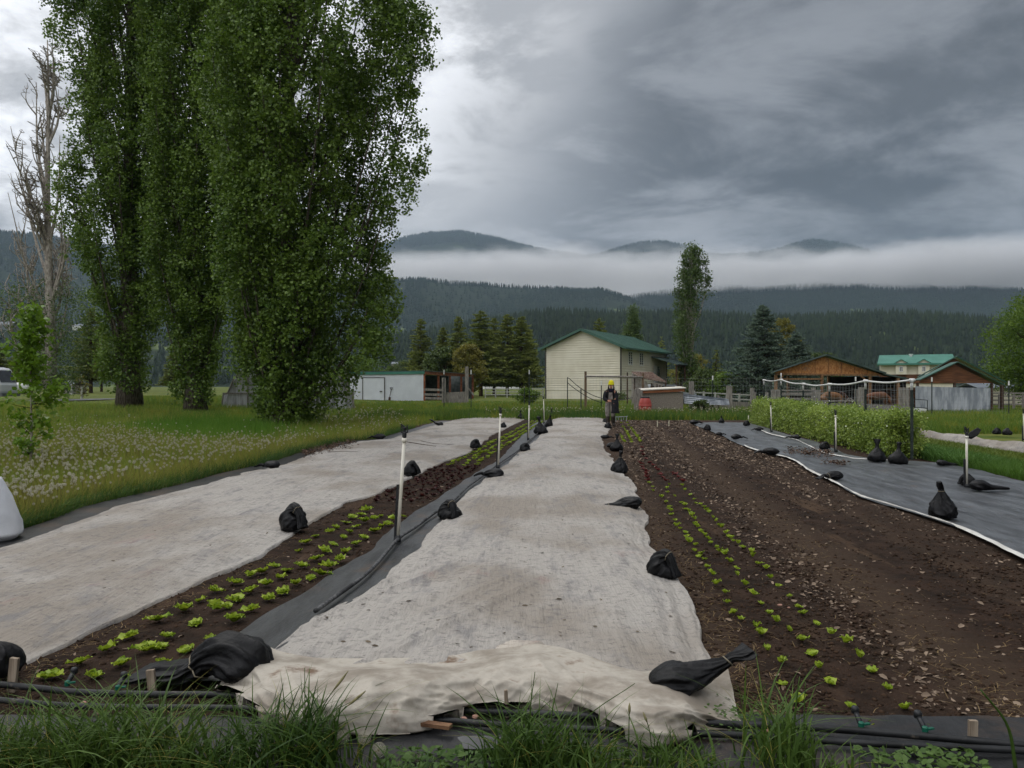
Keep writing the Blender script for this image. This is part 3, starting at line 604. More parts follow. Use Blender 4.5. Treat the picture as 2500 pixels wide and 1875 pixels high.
# pang: 0 = tail to the right of the photo, 180 = to the left, 90 = away
bag(662, 1147, 'lying', 165, 1.0, 'black sandbag with a limp tail lying in the long grass at the left cover edge', 1)
bag(926, 1074, 'lying', 190, 1.05, 'hunched black sandbag on the left cover edge, beyond the bare leaf patch', 2)
bag(1072, 1041, 'wing', 150, 0.8, 'small black sandbag with its tail raised at the far left edge of the left cover', 3)
bag(1145, 1021, 'dome', 30, 0.8, 'tiny rounded black sandbag at the far end of the left cover', 4)
bag(716, 1296, 'dome', -38, 1.18, 'fat black sandbag where the left cover meets the young lettuces', 5, True)
bag(1004, 1163, 'dome', -15, 1.05, 'round black sandbag just right of the tallest sprinkler pipe', 6)
bag(1160, 1096, 'dome', -25, 1.0, 'peaked black sandbag beside the far green lettuce rows', 7)
bag(1229, 1045, 'dome', 60, 0.85, 'small black sandbag at the far right corner of the left cover', 8)
bag(1271, 1026, 'up', 90, 1.05, 'black sandbag standing upright behind the far lettuce rows', 9)
bag(1097, 1268, 'dome', -60, 1.0, 'plump black sandbag sitting on the hose beside the middle cover', 10, True)
bag(1205, 1168, 'lying', 175, 1.05, 'black sandbag with a long tail across the hose by the second sprinkler pipe', 11)
bag(1280, 1103, 'dome', -12, 0.95, 'black sandbag with a hooked tail by the third sprinkler pipe', 12)
bag(1323, 1060, 'up', 80, 1.55, 'tall pointed black sandbag on the middle cover near the far sprinklers', 13, lean=0.25)
bag(1340, 1042, 'up', 10, 1.30, 'leaning triangular black sandbag next to the tall pointed one', 14, lean=-0.3)
bag(1346, 1021, 'up', 60, 1.2, 'black sandbag at the far left corner of the middle cover', 15)
bag(1484, 1046, 'dome', 20, 0.95, 'rounded black sandbag just in front of the person', 16)
bag(1478, 1031, 'dome', 160, 0.8, 'small dark sandbag beside the boots of the person', 17)
bag(1478, 1073, 'lying', 10, 0.8, 'flat black sandbag at the ragged far right edge of the middle cover', 18)
bag(1494, 1093, 'lying', 60, 0.9, 'black sandbag half buried in dead leaves near the middle cover', 19, z=0.05)
bag(1506, 1100, 'up', 70, 1.15, 'grey black sandbag with an upright end among dead leaves', 20, z=0.04)
bag(1512, 1156, 'up', 20, 1.12, 'black sandbag with a ragged top standing on the right edge of the middle cover', 21, True)
bag(1538, 1243, 'long', 183, 0.85, 'black sandbag lying flat with a long tail over the middle cover', 22, True)
bag(1616, 1415, 'dome', -45, 1.0, 'shiny black sandbag on the right edge of the middle cover', 23, True)
bag(1665, 1722, 'wing', 8, 0.72, 'large black sandbag with a flared tail at the front right corner of the middle cover', 24, True, z=0.12, squash=0.95, crease=.26)
bag(1798, 1074, 'lying', -8, 0.95, 'black sandbag with its tail to the right on the far edge of the right fabric', 25)
bag(1880, 1113, 'lying', 170, 1.1, 'flattened black sandbag on the right fabric edge beside the leafy soil', 26)
bag(1727, 1052, 'dome', 100, 0.9, 'small black sandbag on the far left corner of the right fabric', 27)
bag(1757, 1065, 'lying', 20, 0.7, 'dark little sandbag between two others on the far right fabric', 28)
bag(2036, 1174, 'lying', 195, 0.95, 'black sandbag with tail over the white hem of the right fabric', 29, True)
bag(2300, 1268, 'up', 170, 1.18, 'tall necked black sandbag in the middle of the right fabric', 30, True, lean=0.1)
bag(2362, 1189, 'dome', 175, 0.85, 'black sandbag behind the foot of the short right sprinkler pipe', 31)
bag(2392, 1201, 'long', -3, 0.82, 'grey black sandbag with a long tail lying by the short right sprinkler pipe', 32)
bag(2141, 1129, 'up', 60, 1.2, 'pointed black sandbag in front of the pea plants, left of a pair', 33)
bag(2192, 1136, 'up', 30, 1.2, 'pointed black sandbag in front of the pea plants, right of a pair', 34)
bag(2012, 1099, 'dome', -20, 0.85, 'round grey sandbag near the pipe halfway along the pea plants', 35)
bag(2300, 1139, 'long', 0, 0.6, 'flat crumpled black sandbag past the near end of the pea plants', 36)
bag(1942, 1074, 'lying', 160, 0.9, 'low black sandbag at the foot of the pea plants', 37)
bag(1853, 1053, 'lying', 185, 0.85, 'dark sandbag by the thin pipe at the far end of the pea plants', 38)
bag(1822, 1041, 'dome', 0, 0.9, 'small sandbag at the far right end of the black fabric', 39)
bag(1696, 1037, 'lying', 30, 1.2, 'crumpled black sandbag at the end of the leafy soil', 40)
bag(1762, 1034, 'up', 120, 0.85, 'small pointed sandbag at the far edge of the right fabric', 41)
bag(2433, 1062, 'dome', 0, 0.9, 'dark sandbag behind the far right white cover, left of two', 42)
bag(2459, 1064, 'dome', 40, 1.0, 'dark sandbag behind the far right white cover, right of two', 43)
bag(545, 1672, 'fold', 176, 1.12, 'big crumpled black sandbag at the front left corner of the middle cover', 44, True, z=0.07, squash=.82, crease=.34)
bag(6, 1655, 'dome', 180, 0.75, 'dark sandbag at the left border of the photo on the cover end', 45, True)

# ------------------------------------------------------------------ white sack at the left border
def white_sack():
    p = gp(-28, 1318); M_SACK = mat("white_sack", lin(196, 200, 206), lin(214, 216, 220), scale=3, rough=0.55, bump=0.4, bscale=5, bdist=0.03, transl=0.1)
    n, m = 26, 40; th = np.linspace(0, 2 * np.pi, m, endpoint=False); V = []
    for i, t in enumerate(np.linspace(0, 1, n)):
        a = 0.30 * (1 - 0.62 * t ** 1.6) * min(1, 0.8 + t * 3) ; e = 3.2 - 1.0 * t
        cx, sx = np.cos(th), np.sin(th); k = (np.abs(cx) ** e + np.abs(sx) ** e) ** (-1 / e)
        k = k * (1 + 0.10 * (ridge(th * 1.1, np.full(m, t * 2.0), 3, 160) - 0.5)); V.append(np.stack([a * k * cx, a * 0.8 * k * sx, np.full(m, 0.62 * t + 0.05)], -1))
    V = np.array(V); i = np.arange(n - 1)[:, None]; j = np.arange(m)[None, :]
    F = np.stack([(i * m + j), (i * m + (j + 1) % m), ((i + 1) * m + (j + 1) % m), ((i + 1) * m + j)], -1).reshape(-1, 4)
    P = np.vstack([V.reshape(-1, 3), V[-1].mean(0)]); jj = np.arange(m)
    r = empty('bulk_sack', p, 0.3); T(r, 'white plastic sack standing on the black fabric at the left border', 'sack')
    link('sack', mesh_np('sack', P, [F, np.stack([(n - 1) * m + jj, (n - 1) * m + (jj + 1) % m, np.full(m, n * m)], 1)], M_SACK, True), r)
white_sack()

# ------------------------------------------------------------------ lettuces
M_LET = mat("green_lettuce", lin(160, 176, 50), lin(116, 144, 34), scale=14, rough=0.5, spec=0.35, transl=0.35, bump=0.3, bscale=60, bdist=0.005, island=0.5)
M_LETR = mat("red_lettuce", lin(124, 62, 58), lin(96, 42, 42), scale=14, rough=0.5, spec=0.35, transl=0.25, island=0.5)
M_LETD = mat("dark_red_lettuce", lin(50, 22, 20), lin(78, 34, 28), scale=14, rough=0.5, spec=0.3, transl=0.2, island=0.5)
def lettuce_arrays(nl, rad, up, seed, nu=5, nv=5):
    r = np.random.default_rng(seed); V = []; F = []; b = 0
    for i in range(nl):
        az = i * 2.399 + r.random() * 0.6; L = rad * (0.55 + 0.5 * r.random()) * (1 if i > nl * 0.35 else 0.7); el = up * (0.55 + 0.6 * r.random()) + (0.5 if i < nl * 0.35 else 0)
        W = L * (0.75 + 0.3 * r.random()); t = np.linspace(0, 1, nv)[:, None]; u = np.linspace(-1, 1, nu)[None, :]
        w = W * 0.5 * np.sin(np.pi * np.clip(t * 0.86 + 0.12, 0, 1)) ** 0.7
        x = L * t * math.cos(el) + 0 * u - 0.25 * L * t ** 2 * u ** 2; y = w * u; z = L * np.sin(el) * t * (1 - 0.45 * t) + 0.28 * w * u ** 2 + 0 * u
        ruf = 0.16 * L * t * (np.abs(u) ** 1.5 * 0.8 + 0.3 * t) * np.sin(u * 7 + t * 6 + r.random() * 6)
        z = z + ruf + 0.012 * rad / 0.07; c, s = math.cos(az), math.sin(az)
        V.append(np.stack([x * c - y * s, x * s + y * c, z], -1).reshape(-1, 3)); F.append(grid_faces(nu, nv) + b); b += nu * nv
    return np.vstack(V), np.vstack(F)
LA = {'g': [lettuce_arrays(12, 0.090, 0.75, 200 + i) for i in range(5)], 's': [lettuce_arrays(6, 0.066, 1.0, 220 + i) for i in range(6)],
      'r': [lettuce_arrays(8, 0.070, 0.9, 240 + i) for i in range(4)], 'd': [lettuce_arrays(9, 0.062, 0.8, 260 + i) for i in range(4)]}
LM = {'g': M_LET, 's': M_LET, 'r': M_LETR, 'd': M_LETD}
LME = {k: [mesh_np({'g': 'lettuce', 's': 'lettuce', 'r': 'red_lettuce', 'd': 'red_lettuce'}[k], v, [f], LM[k], True) for v, f in A] for k, A in LA.items()}
LET = []   # kind, x, y, label, group, size
def px_row(L, ox, oy, sc, kind, label, group, size=1.0):
    for a, b_ in L:
        p = gp(ox + a / sc, oy + b_ / sc + 3); LET.append((kind, p.x, p.y, label, group, size))
Z5 = (0, 1350, 3.16); Z6 = (700, 980, 3.16); Z8 = (1800, 1350, 3.16); Z9 = (1400, 900, 3.687); Z7 = (1200, 1350, 3.16)
GL = 'lettuces in the left bed'; GR = 'lettuces in the right bed'
l1 = 'bright green young lettuce in the left bed, row nearest the left white cover'; l2 = 'bright green young lettuce in the left bed, middle row'; l3 = 'bright green young lettuce in the left bed, row nearest the black fabric strip'
px_row([(385, 945), (615, 840), (815, 740), (1015, 635), (1215, 510), (1410, 435), (1540, 355), (1650, 290), (1810, 225), (1940, 165), (2030, 140), (2115, 90)], *Z5, 'g', l1, GL)
px_row([(95, 1140), (150, 1085), (225, 1035), (335, 995), (385, 965), (455, 925), (510, 890), (570, 865), (620, 835)], *Z6, 'g', l1, GL)
px_row([(715, 945), (925, 855), (1130, 750), (1215, 735), (1300, 640), (1515, 530), (1670, 420), (1740, 410), (1815, 355), (1930, 290), (2060, 235), (2150, 180), (2200, 130)], *Z5, 'g', l2, GL)
px_row([(110, 1265), (230, 1210), (295, 1145), (355, 1090), (435, 1040), (490, 1000), (545, 960), (610, 925), (670, 895), (730, 875)], *Z6, 'g', l2, GL)
px_row([(1060, 965), (1250, 840), (1445, 755), (1640, 655), (1800, 520), (1945, 430), (2080, 350), (2190, 300)], *Z5, 'g', l3, GL)
px_row([(75, 1405), (185, 1360), (260, 1330), (330, 1270), (410, 1225), (460, 1155), (540, 1090), (600, 1045), (680, 995), (735, 960), (785, 940), (830, 900), (900, 880)], *Z6, 'g', l3, GL)
for k, (u, lab) in enumerate(((-2.87, 'distant green lettuce in the left bed, row nearest the left white cover'), (-2.64, 'distant green lettuce in the left bed, middle row'), (-2.41, 'distant green lettuce in the left bed, row nearest the black fabric strip'))):
    for y in np.arange(14.9 + 0.1 * k, 33.5, 0.27): LET.append(('g', u + BED * y + RND.uniform(-.04, .04) + 0.012 * (y - 15) * 0.3, y + RND.uniform(-.06, .06), lab, GL, RND.uniform(0.8, 1.1)))
for k, u in enumerate((-3.0, -2.83, -2.66, -2.49, -2.32)):
    for y in np.arange(10.3, 14.9, 0.13): LET.append(('d', u + BED * y + RND.uniform(-.06, .06), y + RND.uniform(-.05, .05), 'dark red lettuce in the left bed between two green stretches', 'dark red lettuces in the left bed', RND.uniform(0.75, 1.2)))
r1 = 'small yellow green lettuce in the right bed, row nearest the middle cover'; r2 = 'small yellow green lettuce in the right bed, middle row'; r3 = 'small yellow green lettuce in the right bed, row nearest the bare soil'
px_row([(600, 1330), (460, 1130), (365, 1000), (335, 830), (240, 730), (180, 620), (150, 555), (20, 490)], *Z8, 's', r1, GR, 1.0)
px_row([(1610, 10), (1640, 35), (1660, 95), (1705, 160), (1735, 230), (1800, 295), (1815, 370), (1875, 450)], *Z7, 's', r1, GR)
px_row([(680, 1015), (715, 1050), (720, 1085), (795, 1140), (830, 1185), (860, 1230), (875, 1270), (885, 1300), (910, 1350), (925, 1405), (960, 1425), (1005, 1465), (1020, 1500), (1045, 1550), (1095, 1570), (1090, 1620), (1150, 1650)], *Z9, 's', r1, GR)
px_row([(1020, 1320), (875, 1170), (720, 990), (635, 870), (590, 770), (505, 660), (405, 580), (310, 520), (240, 450), (185, 380), (130, 310), (60, 235)], *Z8, 's', r2, GR)
px_row([(1840, 50), (1895, 105), (1900, 160)], *Z7, 's', r2, GR)
px_row([(860, 1030), (840, 1065), (850, 1100), (910, 1135), (965, 1190), (1000, 1215), (1010, 1250), (1035, 1270), (1060, 1310), (1090, 1340), (1100, 1380), (1120, 1410), (1150, 1455), (1180, 1490), (1215, 1525), (1240, 1555), (1290, 1590), (1320, 1625), (1370, 1655)], *Z9, 's', r2, GR)
px_row([(1440, 1330), (1280, 1180), (1150, 1025), (1050, 905), (940, 785), (840, 680), (715, 600), (620, 535), (515, 455), (470, 405), (405, 315), (310, 240), (260, 180), (220, 105), (160, 70), (115, 15)], *Z8, 's', r3, GR)
px_row([(985, 1040), (1005, 1080), (1050, 1125), (1085, 1160), (1100, 1195), (1150, 1210), (1180, 1230), (1200, 1255), (1225, 1280), (1255, 1325), (1280, 1355), (1315, 1400), (1335, 1420), (1375, 1470), (1420, 1510), (1435, 1535), (1480, 1560), (1525, 1600), (1600, 1640)], *Z9, 's', r3, GR)
GRR = 'pinkish red lettuces in the right bed'
for L, lab in (([(600, 850), (612, 870), (625, 890), (645, 920), (655, 945), (665, 975), (675, 995)], 'pinkish red lettuce in the right bed, row nearest the middle cover'), ([(690, 840), (715, 860), (740, 885), (765, 910), (785, 945), (800, 970), (825, 995), (650, 800), (630, 770), (620, 735), (615, 700)], 'pinkish red lettuce in the right bed, middle row'), ([(890, 925), (920, 945), (940, 970), (965, 990), (985, 1010)], 'pinkish red lettuce in the right bed, row nearest the bare soil')):
    px_row(L, *Z9, 'r', lab, GRR, 1.25)
f1 = 'far pale green lettuce in the right bed close to the person'
for a, b_ in (((430, 480), (530, 650)), ((480, 480), (610, 650)), ((425, 580), (462, 655))):
    n = 16 if a[1] < 500 else 7
    px_row([(a[0] + (b_[0] - a[0]) * (i / (n - 1)) ** 0.7 + RND.uniform(-5, 5), a[1] + (b_[1] - a[1]) * (i / (n - 1)) ** 0.7) for i in range(n)], *Z9, 's', f1, GR, 1.5)
LET.sort(key=lambda q: q[2])
cnt = {'g': 0, 'd': 0}; far = {'lettuce': [], 'red_lettuce': []}; MAXN = 296
for kind, x, y, lab, grp, size in LET:
    fam = 'd' if kind in 'rd' else 'g'; vi = RND.randrange(len(LME[kind])); z = float(soilz(x, y)) + 0.004; rz = RND.uniform(0, 6.28); sz = size * RND.uniform(0.80, 1.28)
    nm = 'red_lettuce' if fam == 'd' else 'lettuce'
    if cnt[fam] < MAXN:
        cnt[fam] += 1; o = link(nm, LME[kind][vi], None, (x, y, z)); o.rotation_euler = (RND.uniform(-.22, .22), RND.uniform(-.22, .22), rz); o.scale = (sz, sz * RND.uniform(.85, 1.15), sz * RND.uniform(0.7, 1.25)); T(o, lab, 'lettuce', grp)
    else: far[nm].append((kind, vi, x, y, z, rz, sz))
for nm, L in far.items():
    if not L: continue
    V = []; F = []; b0 = 0
    for kind, vi, x, y, z, rz, sz in L:
        v, f = LA[kind][vi]; c, s = math.cos(rz), math.sin(rz); V.append(np.stack([(v[:, 0] * c - v[:, 1] * s) * sz + x, (v[:, 0] * s + v[:, 1] * c) * sz + y, v[:, 2] * sz + z], -1)); F.append(f + b0); b0 += len(v)
    T(link('lettuce_rows', mesh_np('lettuce_rows', np.vstack(V), [np.vstack(F)], LM[L[0][0]], True)), 'distant rows of green lettuces at the far end of the left bed', 'lettuce', kind='stuff')

# ------------------------------------------------------------------ leaf litter, clods, straw
M_LITTER = mat("dead_leaves", lin(54, 42, 34), lin(142, 124, 106), scale=9, rough=0.85, island=0.85, spec=0.2)
M_CLOD = mat("soil_clods", lin(30, 22, 17), lin(70, 54, 42), scale=9, rough=0.97, island=0.7, spec=0.1)
M_STRAW = mat("straw", lin(96, 80, 54), lin(140, 118, 84), scale=9, rough=0.85, island=0.8, spec=0.15)
def scatter_xy(n, dens, Y0, Y1, u0, u1, seed, p=1.0):
    r = np.random.default_rng(seed); q = r.random(n); e = 1 - p
    Y = (Y0 ** e + (Y1 ** e - Y0 ** e) * q) ** (1 / e) if p != 1 else Y0 * (Y1 / Y0) ** q
    u = u0 + (u1 - u0) * r.random(n); k = r.random(n) < dens(u, Y); return (u + BED * Y)[k], Y[k], u[k]
def cards(P, size, seed, curl=0.5, ratio=0.6, tilt=0.5):
    """small curled leaves: 6 verts, two quads folded along the midrib"""
    r = np.random.default_rng(seed); K = len(P); a = r.random(K) * 6.28; tl = (r.random(K) - 0.5) * 2 * tilt; cu = curl * (r.random(K) - 0.2); L = size[:, None]
    tx = np.array([-.5, .0, .5, -.05, .0, -.05])[[0, 3, 1, 2, 4, 5]]; 
    bx = np.array([-.5, -.08, .5, -.08, 0, 0]); by = np.array([0, .5, 0, -.5, 0, 0])
    bx = np.array([-.5, -.15, .25, .5, .25, -.15]); by = np.array([0, .42, .34, 0, -.34, -.42])
    x = bx[None] * L; y = by[None] * L * ratio * (0.8 + 0.4 * r.random((K, 1))); z = cu[:, None] * np.abs(y) * 1.6 + cu[::-1][:, None] * (x ** 2) / L * 1.2
    c, s = np.cos(tl)[:, None], np.sin(tl)[:, None]; y, z = y * c - z * s, y * s + z * c
    t2 = ((r.random(K) - 0.5) * tilt)[:, None]; x, z = x * np.cos(t2) - z * np.sin(t2), x * np.sin(t2) + z * np.cos(t2)
    ca, sa = np.cos(a)[:, None], np.sin(a)[:, None]; z = z - z.min(1, keepdims=True) * 0.8
    V = np.stack([P[:, 0, None] + x * ca - y * sa, P[:, 1, None] + x * sa + y * ca, P[:, 2, None] + z], -1)
    F = (np.array([[0, 1, 2, 3], [0, 3, 4, 5]])[None] + (np.arange(K) * 6)[:, None, None]).reshape(-1, 4); return V.reshape(-1, 3), F
def litter_d(u, Y):
    b = np.exp(-((u - (1.62 + 0.05 * np.maximum(0, 6 - Y))) / 0.22) ** 2) + 0.9 * np.exp(-((u - 3.05) / 0.2) ** 2) * sstep(7, 14, Y) + 0.35 * np.exp(-((u - 3.6) / 0.15) ** 2)
    far = sstep(10, 17, Y) * (1 - 0.92 * np.exp(-((u - 2.3) / 0.26) ** 4)) * 0.85
    b = b * (.6 + .5 * sstep(5, 8, Y)); d = np.maximum(b, far * 1.15) * (0.35 + 1.1 * fbm(u * 2.2, Y * 0.7, 3, 301) - 0.2) + 0.05 + 0.16 * np.exp(-((u - 0.85) / 0.12) ** 2) * sstep(8, 14, Y)
    bed = np.exp(-((u - 1.28) / 0.32) ** 4) * (1 - sstep(13, 19, Y)); d = d * (1 - 0.65 * bed)
    fx = fR0(Y) - BED * Y; cx = fC1(Y) - BED * Y
    return np.clip(d, 0, 1) * (u > cx + 0.03) * (u < fx)
x, y, u = scatter_xy(42000, litter_d, 3.5, 34, 0.5, 4.0, 302, 1.25); r_ = np.random.default_rng(303)
P = np.stack([x, y, soilz(x, y) + 0.006], -1); V, F = cards(P, (0.012 + 0.042 * r_.random(len(x)) ** 2.6) * (1 + 0.045 * np.maximum(y - 6, 0)), 304, 0.9, 0.6, 0.8)
T(link('leaf_litter', mesh_np('leaf_litter', V, [F], M_LITTER, False)), 'dry dead leaves scattered over the right hand soil', 'dead leaves', kind='stuff')
x, y, u = scatter_xy(1500, lambda u, Y: (u > fL1(Y) - BED * Y) * (u < fF0(Y) - BED * Y) * (0.18 + 0.3 * (fbm(u * 3, Y, 2, 31) > .6)), 3.55, 30, -3.7, -2.0, 305, 1.3)
P = np.stack([x, y, soilz(x, y) + 0.006], -1); V, F = cards(P, 0.02 + 0.04 * r_.random(len(x)) ** 2, 306, 0.9, 0.6, 0.7)
T(link('leaf_litter', mesh_np('leaf_litter', V, [F], M_LITTER, False)), 'a few pale dead leaves lying in the left lettuce bed', 'dead leaves', kind='stuff')
def litter_left(n, pxs, seed, label, ms=0.04):
    r = np.random.default_rng(seed); (xa, ya), (xb, yb), wv = pxs; t = r.random(n); g = [gp(xa + (xb - xa) * q + r.normal() * 6, ya + (yb - ya) * q + r.normal() * wv) for q in t]
    P = np.array([[p.x, p.y, 0.075 + 0.03 * r.random()] for p in g]); V, F = cards(P, 0.03 + ms * r.random(n), seed, 0.9, 0.6, 0.8)
    T(link('leaf_litter', mesh_np('leaf_litter', V, [F], mat("brown_leaves", lin(52, 38, 30), lin(96, 76, 60), scale=9, rough=0.85, island=0.8))), label, 'dead leaves', kind='stuff')
litter_left(900, ((740, 1110), (860, 1083), 5), 307, 'drift of brown dead leaves between the grass and the left cover')
litter_left(500, ((1925, 1104), (2030, 1112), 5), 308, 'brown leaves blown in a streak over the right black fabric', 0.05)
litter_left(160, ((2010, 1134), (2070, 1137), 3), 309, 'brown leaf scraps gathered in a hollow of the right black fabric')
# clods (lumps) and straw
def ico_lumps(P, size, seed):
    t = np.array([[0, 0, 1], [.9, 0, .3], [.28, .86, .3], [-.73, .53, .3], [-.73, -.53, .3], [.28, -.86, .3], [0, 0, -.5]]); f = np.array([[0, 1 + k, 1 + (k + 1) % 5] for k in range(5)] + [[6, 1 + (k + 1) % 5, 1 + k] for k in range(5)])
    r = np.random.default_rng(seed); K = len(P); a = r.random(K) * 6.28; c, s = np.cos(a)[:, None], np.sin(a)[:, None]; q = t[None] * (0.65 + 0.7 * r.random((K, 7, 1))) * size[:, None, None]
    V = np.stack([P[:, 0, None] + q[:, :, 0] * c - q[:, :, 1] * s, P[:, 1, None] + q[:, :, 0] * s + q[:, :, 1] * c, P[:, 2, None] + q[:, :, 2] * 0.75], -1)
    return V.reshape(-1, 3), (f[None] + (np.arange(K) * 7)[:, None, None]).reshape(-1, 3)
def soil_only(u, Y):
    X = u + BED * Y; return ((X > fC1(Y) + 0.02) & (X < fR0(Y)) | (X > fL1(Y)) & (X < fF0(Y))) * (0.45 + 0.55 * (fbm(u * 4, Y * 2, 3, 311) > 0.48))
x, y, u = scatter_xy(60000, soil_only, 3.45, 30, -3.8, 4.1, 312, 2.3); P = np.stack([x, y, soilz(x, y) + 0.002], -1)
V, F = ico_lumps(P, 0.004 + 0.017 * np.random.default_rng(313).random(len(x)) ** 3, 314)
T(link('soil_clods', mesh_np('soil_clods', V, [F], M_CLOD, False)), 'crumbly clods of dark earth over the beds', 'soil clods', kind='stuff')
def blade_sticks(P, L, w, seed, flat=0.2):
    r = np.random.default_rng(seed); K = len(P); a = r.random(K) * 6.28; e = (r.random(K) - 0.3) * flat; d = np.stack([np.cos(a) * np.cos(e), np.sin(a) * np.cos(e), np.abs(np.sin(e))], -1) * L[:, None]; n = np.stack([-np.sin(a), np.cos(a), 0 * a], -1) * w
    m = P + d * 0.5 + n * (r.random(K) * 6 - 3)[:, None]; V = np.stack([P - n, P + n, m + n, m - n, P + d + n * .5, P + d - n * .5], 1); V[:, 2:4, 2] += 0.004
    return V.reshape(-1, 3), (np.array([[0, 1, 2, 3], [3, 2, 4, 5]])[None] + (np.arange(K) * 6)[:, None, None]).reshape(-1, 4)
def straw_d(u, Y):
    X = u + BED * Y; return np.clip(np.exp(-((X - fL1(Y) - 0.10) / 0.09) ** 2) + np.exp(-((X - fC1(Y) - 0.16) / 0.13) ** 2) + 0.6 * np.exp(-((u - 2.05) / 0.2) ** 2) + 0.05, 0, 1) * ((X > fC1(Y)) & (X < fR0(Y)) | (X > fL1(Y)) & (X < fF0(Y)))
x, y, u = scatter_xy(26000, straw_d, 3.45, 20, -3.9, 4.1, 315, 2.0); P = np.stack([x, y, soilz(x, y) + 0.006], -1)
V, F = blade_sticks(P, 0.03 + 0.09 * np.random.default_rng(316).random(len(x)) ** 2, 0.0013, 317)
T(link('straw', mesh_np('straw', V, [F], M_STRAW, False)), 'short dry straw bits along the bed edges', 'straw', kind='stuff')
# debris on covers
def debris(n, f0, f1, Y0, Y1, seed, label):
    r = np.random.default_rng(seed); y = (1 / (1 / Y0 + (1 / Y1 - 1 / Y0) * r.random(n))); x = f0(y) + (f1(y) - f0(y)) * (0.04 + 0.92 * r.random(n)); P = np.stack([x, y, (cover_h(x, y) if f0 is fC0 else 0.128) + 0.003 + 0 * x], -1)
    V, F = cards(P, 0.008 + 0.045 * r.random(n) ** 5, seed + 1, 0.6, 0.4, 0.5); T(link('leaf_scraps', mesh_np('leaf_scraps', V, [F], mat("leaf_scraps", lin(52, 44, 36), lin(104, 92, 74), scale=9, rough=0.85, island=0.9))), label, 'leaf scraps', kind='stuff')
debris(420, fC0, fC1, 4.3, 30, 321, 'scraps of dead leaf lying on the middle row cover'); debris(320, fL0, fL1, 4.6, 30, 323, 'scraps of dead leaf lying on the left row cover')
# twigs on the left cover
M_TWIG = mat("twig", lin(52, 42, 36), lin(84, 70, 58), scale=20, rough=0.9)
for i, (pts, lab) in enumerate((([(990, 1088), (1030, 1095), (1064, 1100)], 'thick dark twig on the left cover right of the tall sprinkler pipe'), ([(1027, 1086), (1060, 1093), (1107, 1096)], 'thin dark twig beyond the thick one on the left cover'), ([(820, 1092), (850, 1100), (862, 1104)], 'short twig on the left cover by the leaf drift'), ([(800, 1115), (840, 1113), (873, 1114)], 'straight grey twig near the leaf drift'))):
    P = [gp(*q) for q in pts]; T(MB().tube([(p.x, p.y, 0.145) for p in P], [0.012, 0.010, 0.006] if i == 0 else [0.007, .006, .003], 6).build('twig', M_TWIG, None, True), lab, 'twig', 'twigs on the left cover')

# ------------------------------------------------------------------ hose, poly pipes, valves, stakes
M_PIPE = mat("black_poly_pipe", lin(14, 15, 16), lin(34, 35, 36), scale=6, rough=0.5, bump=0.15, spec=0.3, c3=lin(92, 84, 74), s3=14, r3=(0.62, 0.72))
M_HOSE = mat("dusty_hose", lin(44, 45, 47), lin(92, 92, 92), scale=30, rough=0.7, bump=0.2, c3=lin(34, 34, 35), s3=3, r3=(.5, .6))
def smooth(L, n): return [Vector(q) for q in spline([list(p) for p in L], n)]
def ground_line(L, z, n=60): return smooth([(gp(*p).x, gp(*p).y, z) for p in L], n)
T(MB().tube(ground_line([(770, 1508), (804, 1483), (877, 1429), (921, 1388), (972, 1327), (1016, 1296), (1070, 1255), (1111, 1227), (1143, 1195), (1181, 1167), (1219, 1137), (1263, 1106), (1292, 1080), (1318, 1055), (1334, 1030)], 0.088, 90), 0.016, 8).build('hose', M_HOSE, None, True), 'long dusty black hose along the strip beside the middle cover', 'hose')
T(MB().tube(ground_line(PIPE1, 0.086, 90), 0.0165, 10).build('irrigation_pipe', M_PIPE, None, True), 'thick black pipe along the front of the beds, the one nearer the soil', 'pipe', 'black irrigation pipes')
T(MB().tube(ground_line(PIPE2, 0.084, 90), 0.0145, 10).build('irrigation_pipe', M_PIPE, None, True), 'black pipe along the front of the beds, the one nearer the grass', 'pipe', 'black irrigation pipes')
M_GRN = mat("green_plastic", lin(20, 84, 66), rough=0.4); M_BLKP = mat("black_plastic", lin(30, 31, 33), lin(46, 47, 49), rough=0.45)
for px, py, ln, lab in ((2102, 1806, 1, 'green and black pipe valve beside the lettuce end, left of two'), (2258, 1818, 1, 'bright green pipe valve near the right wooden stake'), (165, 1700, 0, 'small dark valve on the pipe at far left, half hidden in grass'), (288, 1712, 0, 'dark green valve on the left pipe by the stake')):
    p = gp(px, py); r = empty('pipe_valve', (p.x, p.y, 0.10)); T(r, lab, 'valve', 'valves on the front pipe'); q = Vector((p.x, p.y, 0.10))
    MB().tube([q, q + Vector((0, .02, .02)), q + Vector((0, .06, .045))], [.010, .012, .012], 8).build('elbow', M_BLKP, r, True)
    MB().lathe(q + Vector((0, .06, .035)), [(.017, 0), (.017, .022), (.012, .03)], 10).build('collar', M_BLKP, r, True)
    MB().box(q + Vector((.022, .0, .012)), (.034, .012, .007), 0.3).lathe(q + Vector((0, 0, -.004)), [(.013, 0), (.013, .022), (.008, .026)], 8).build('handle', M_GRN, r)
M_STAKE = mat("weathered_wood", lin(120, 106, 90), lin(160, 146, 128), scale=6, rough=0.9, bump=0.4, stretch=(8, 8, 0.6), bscale=12)
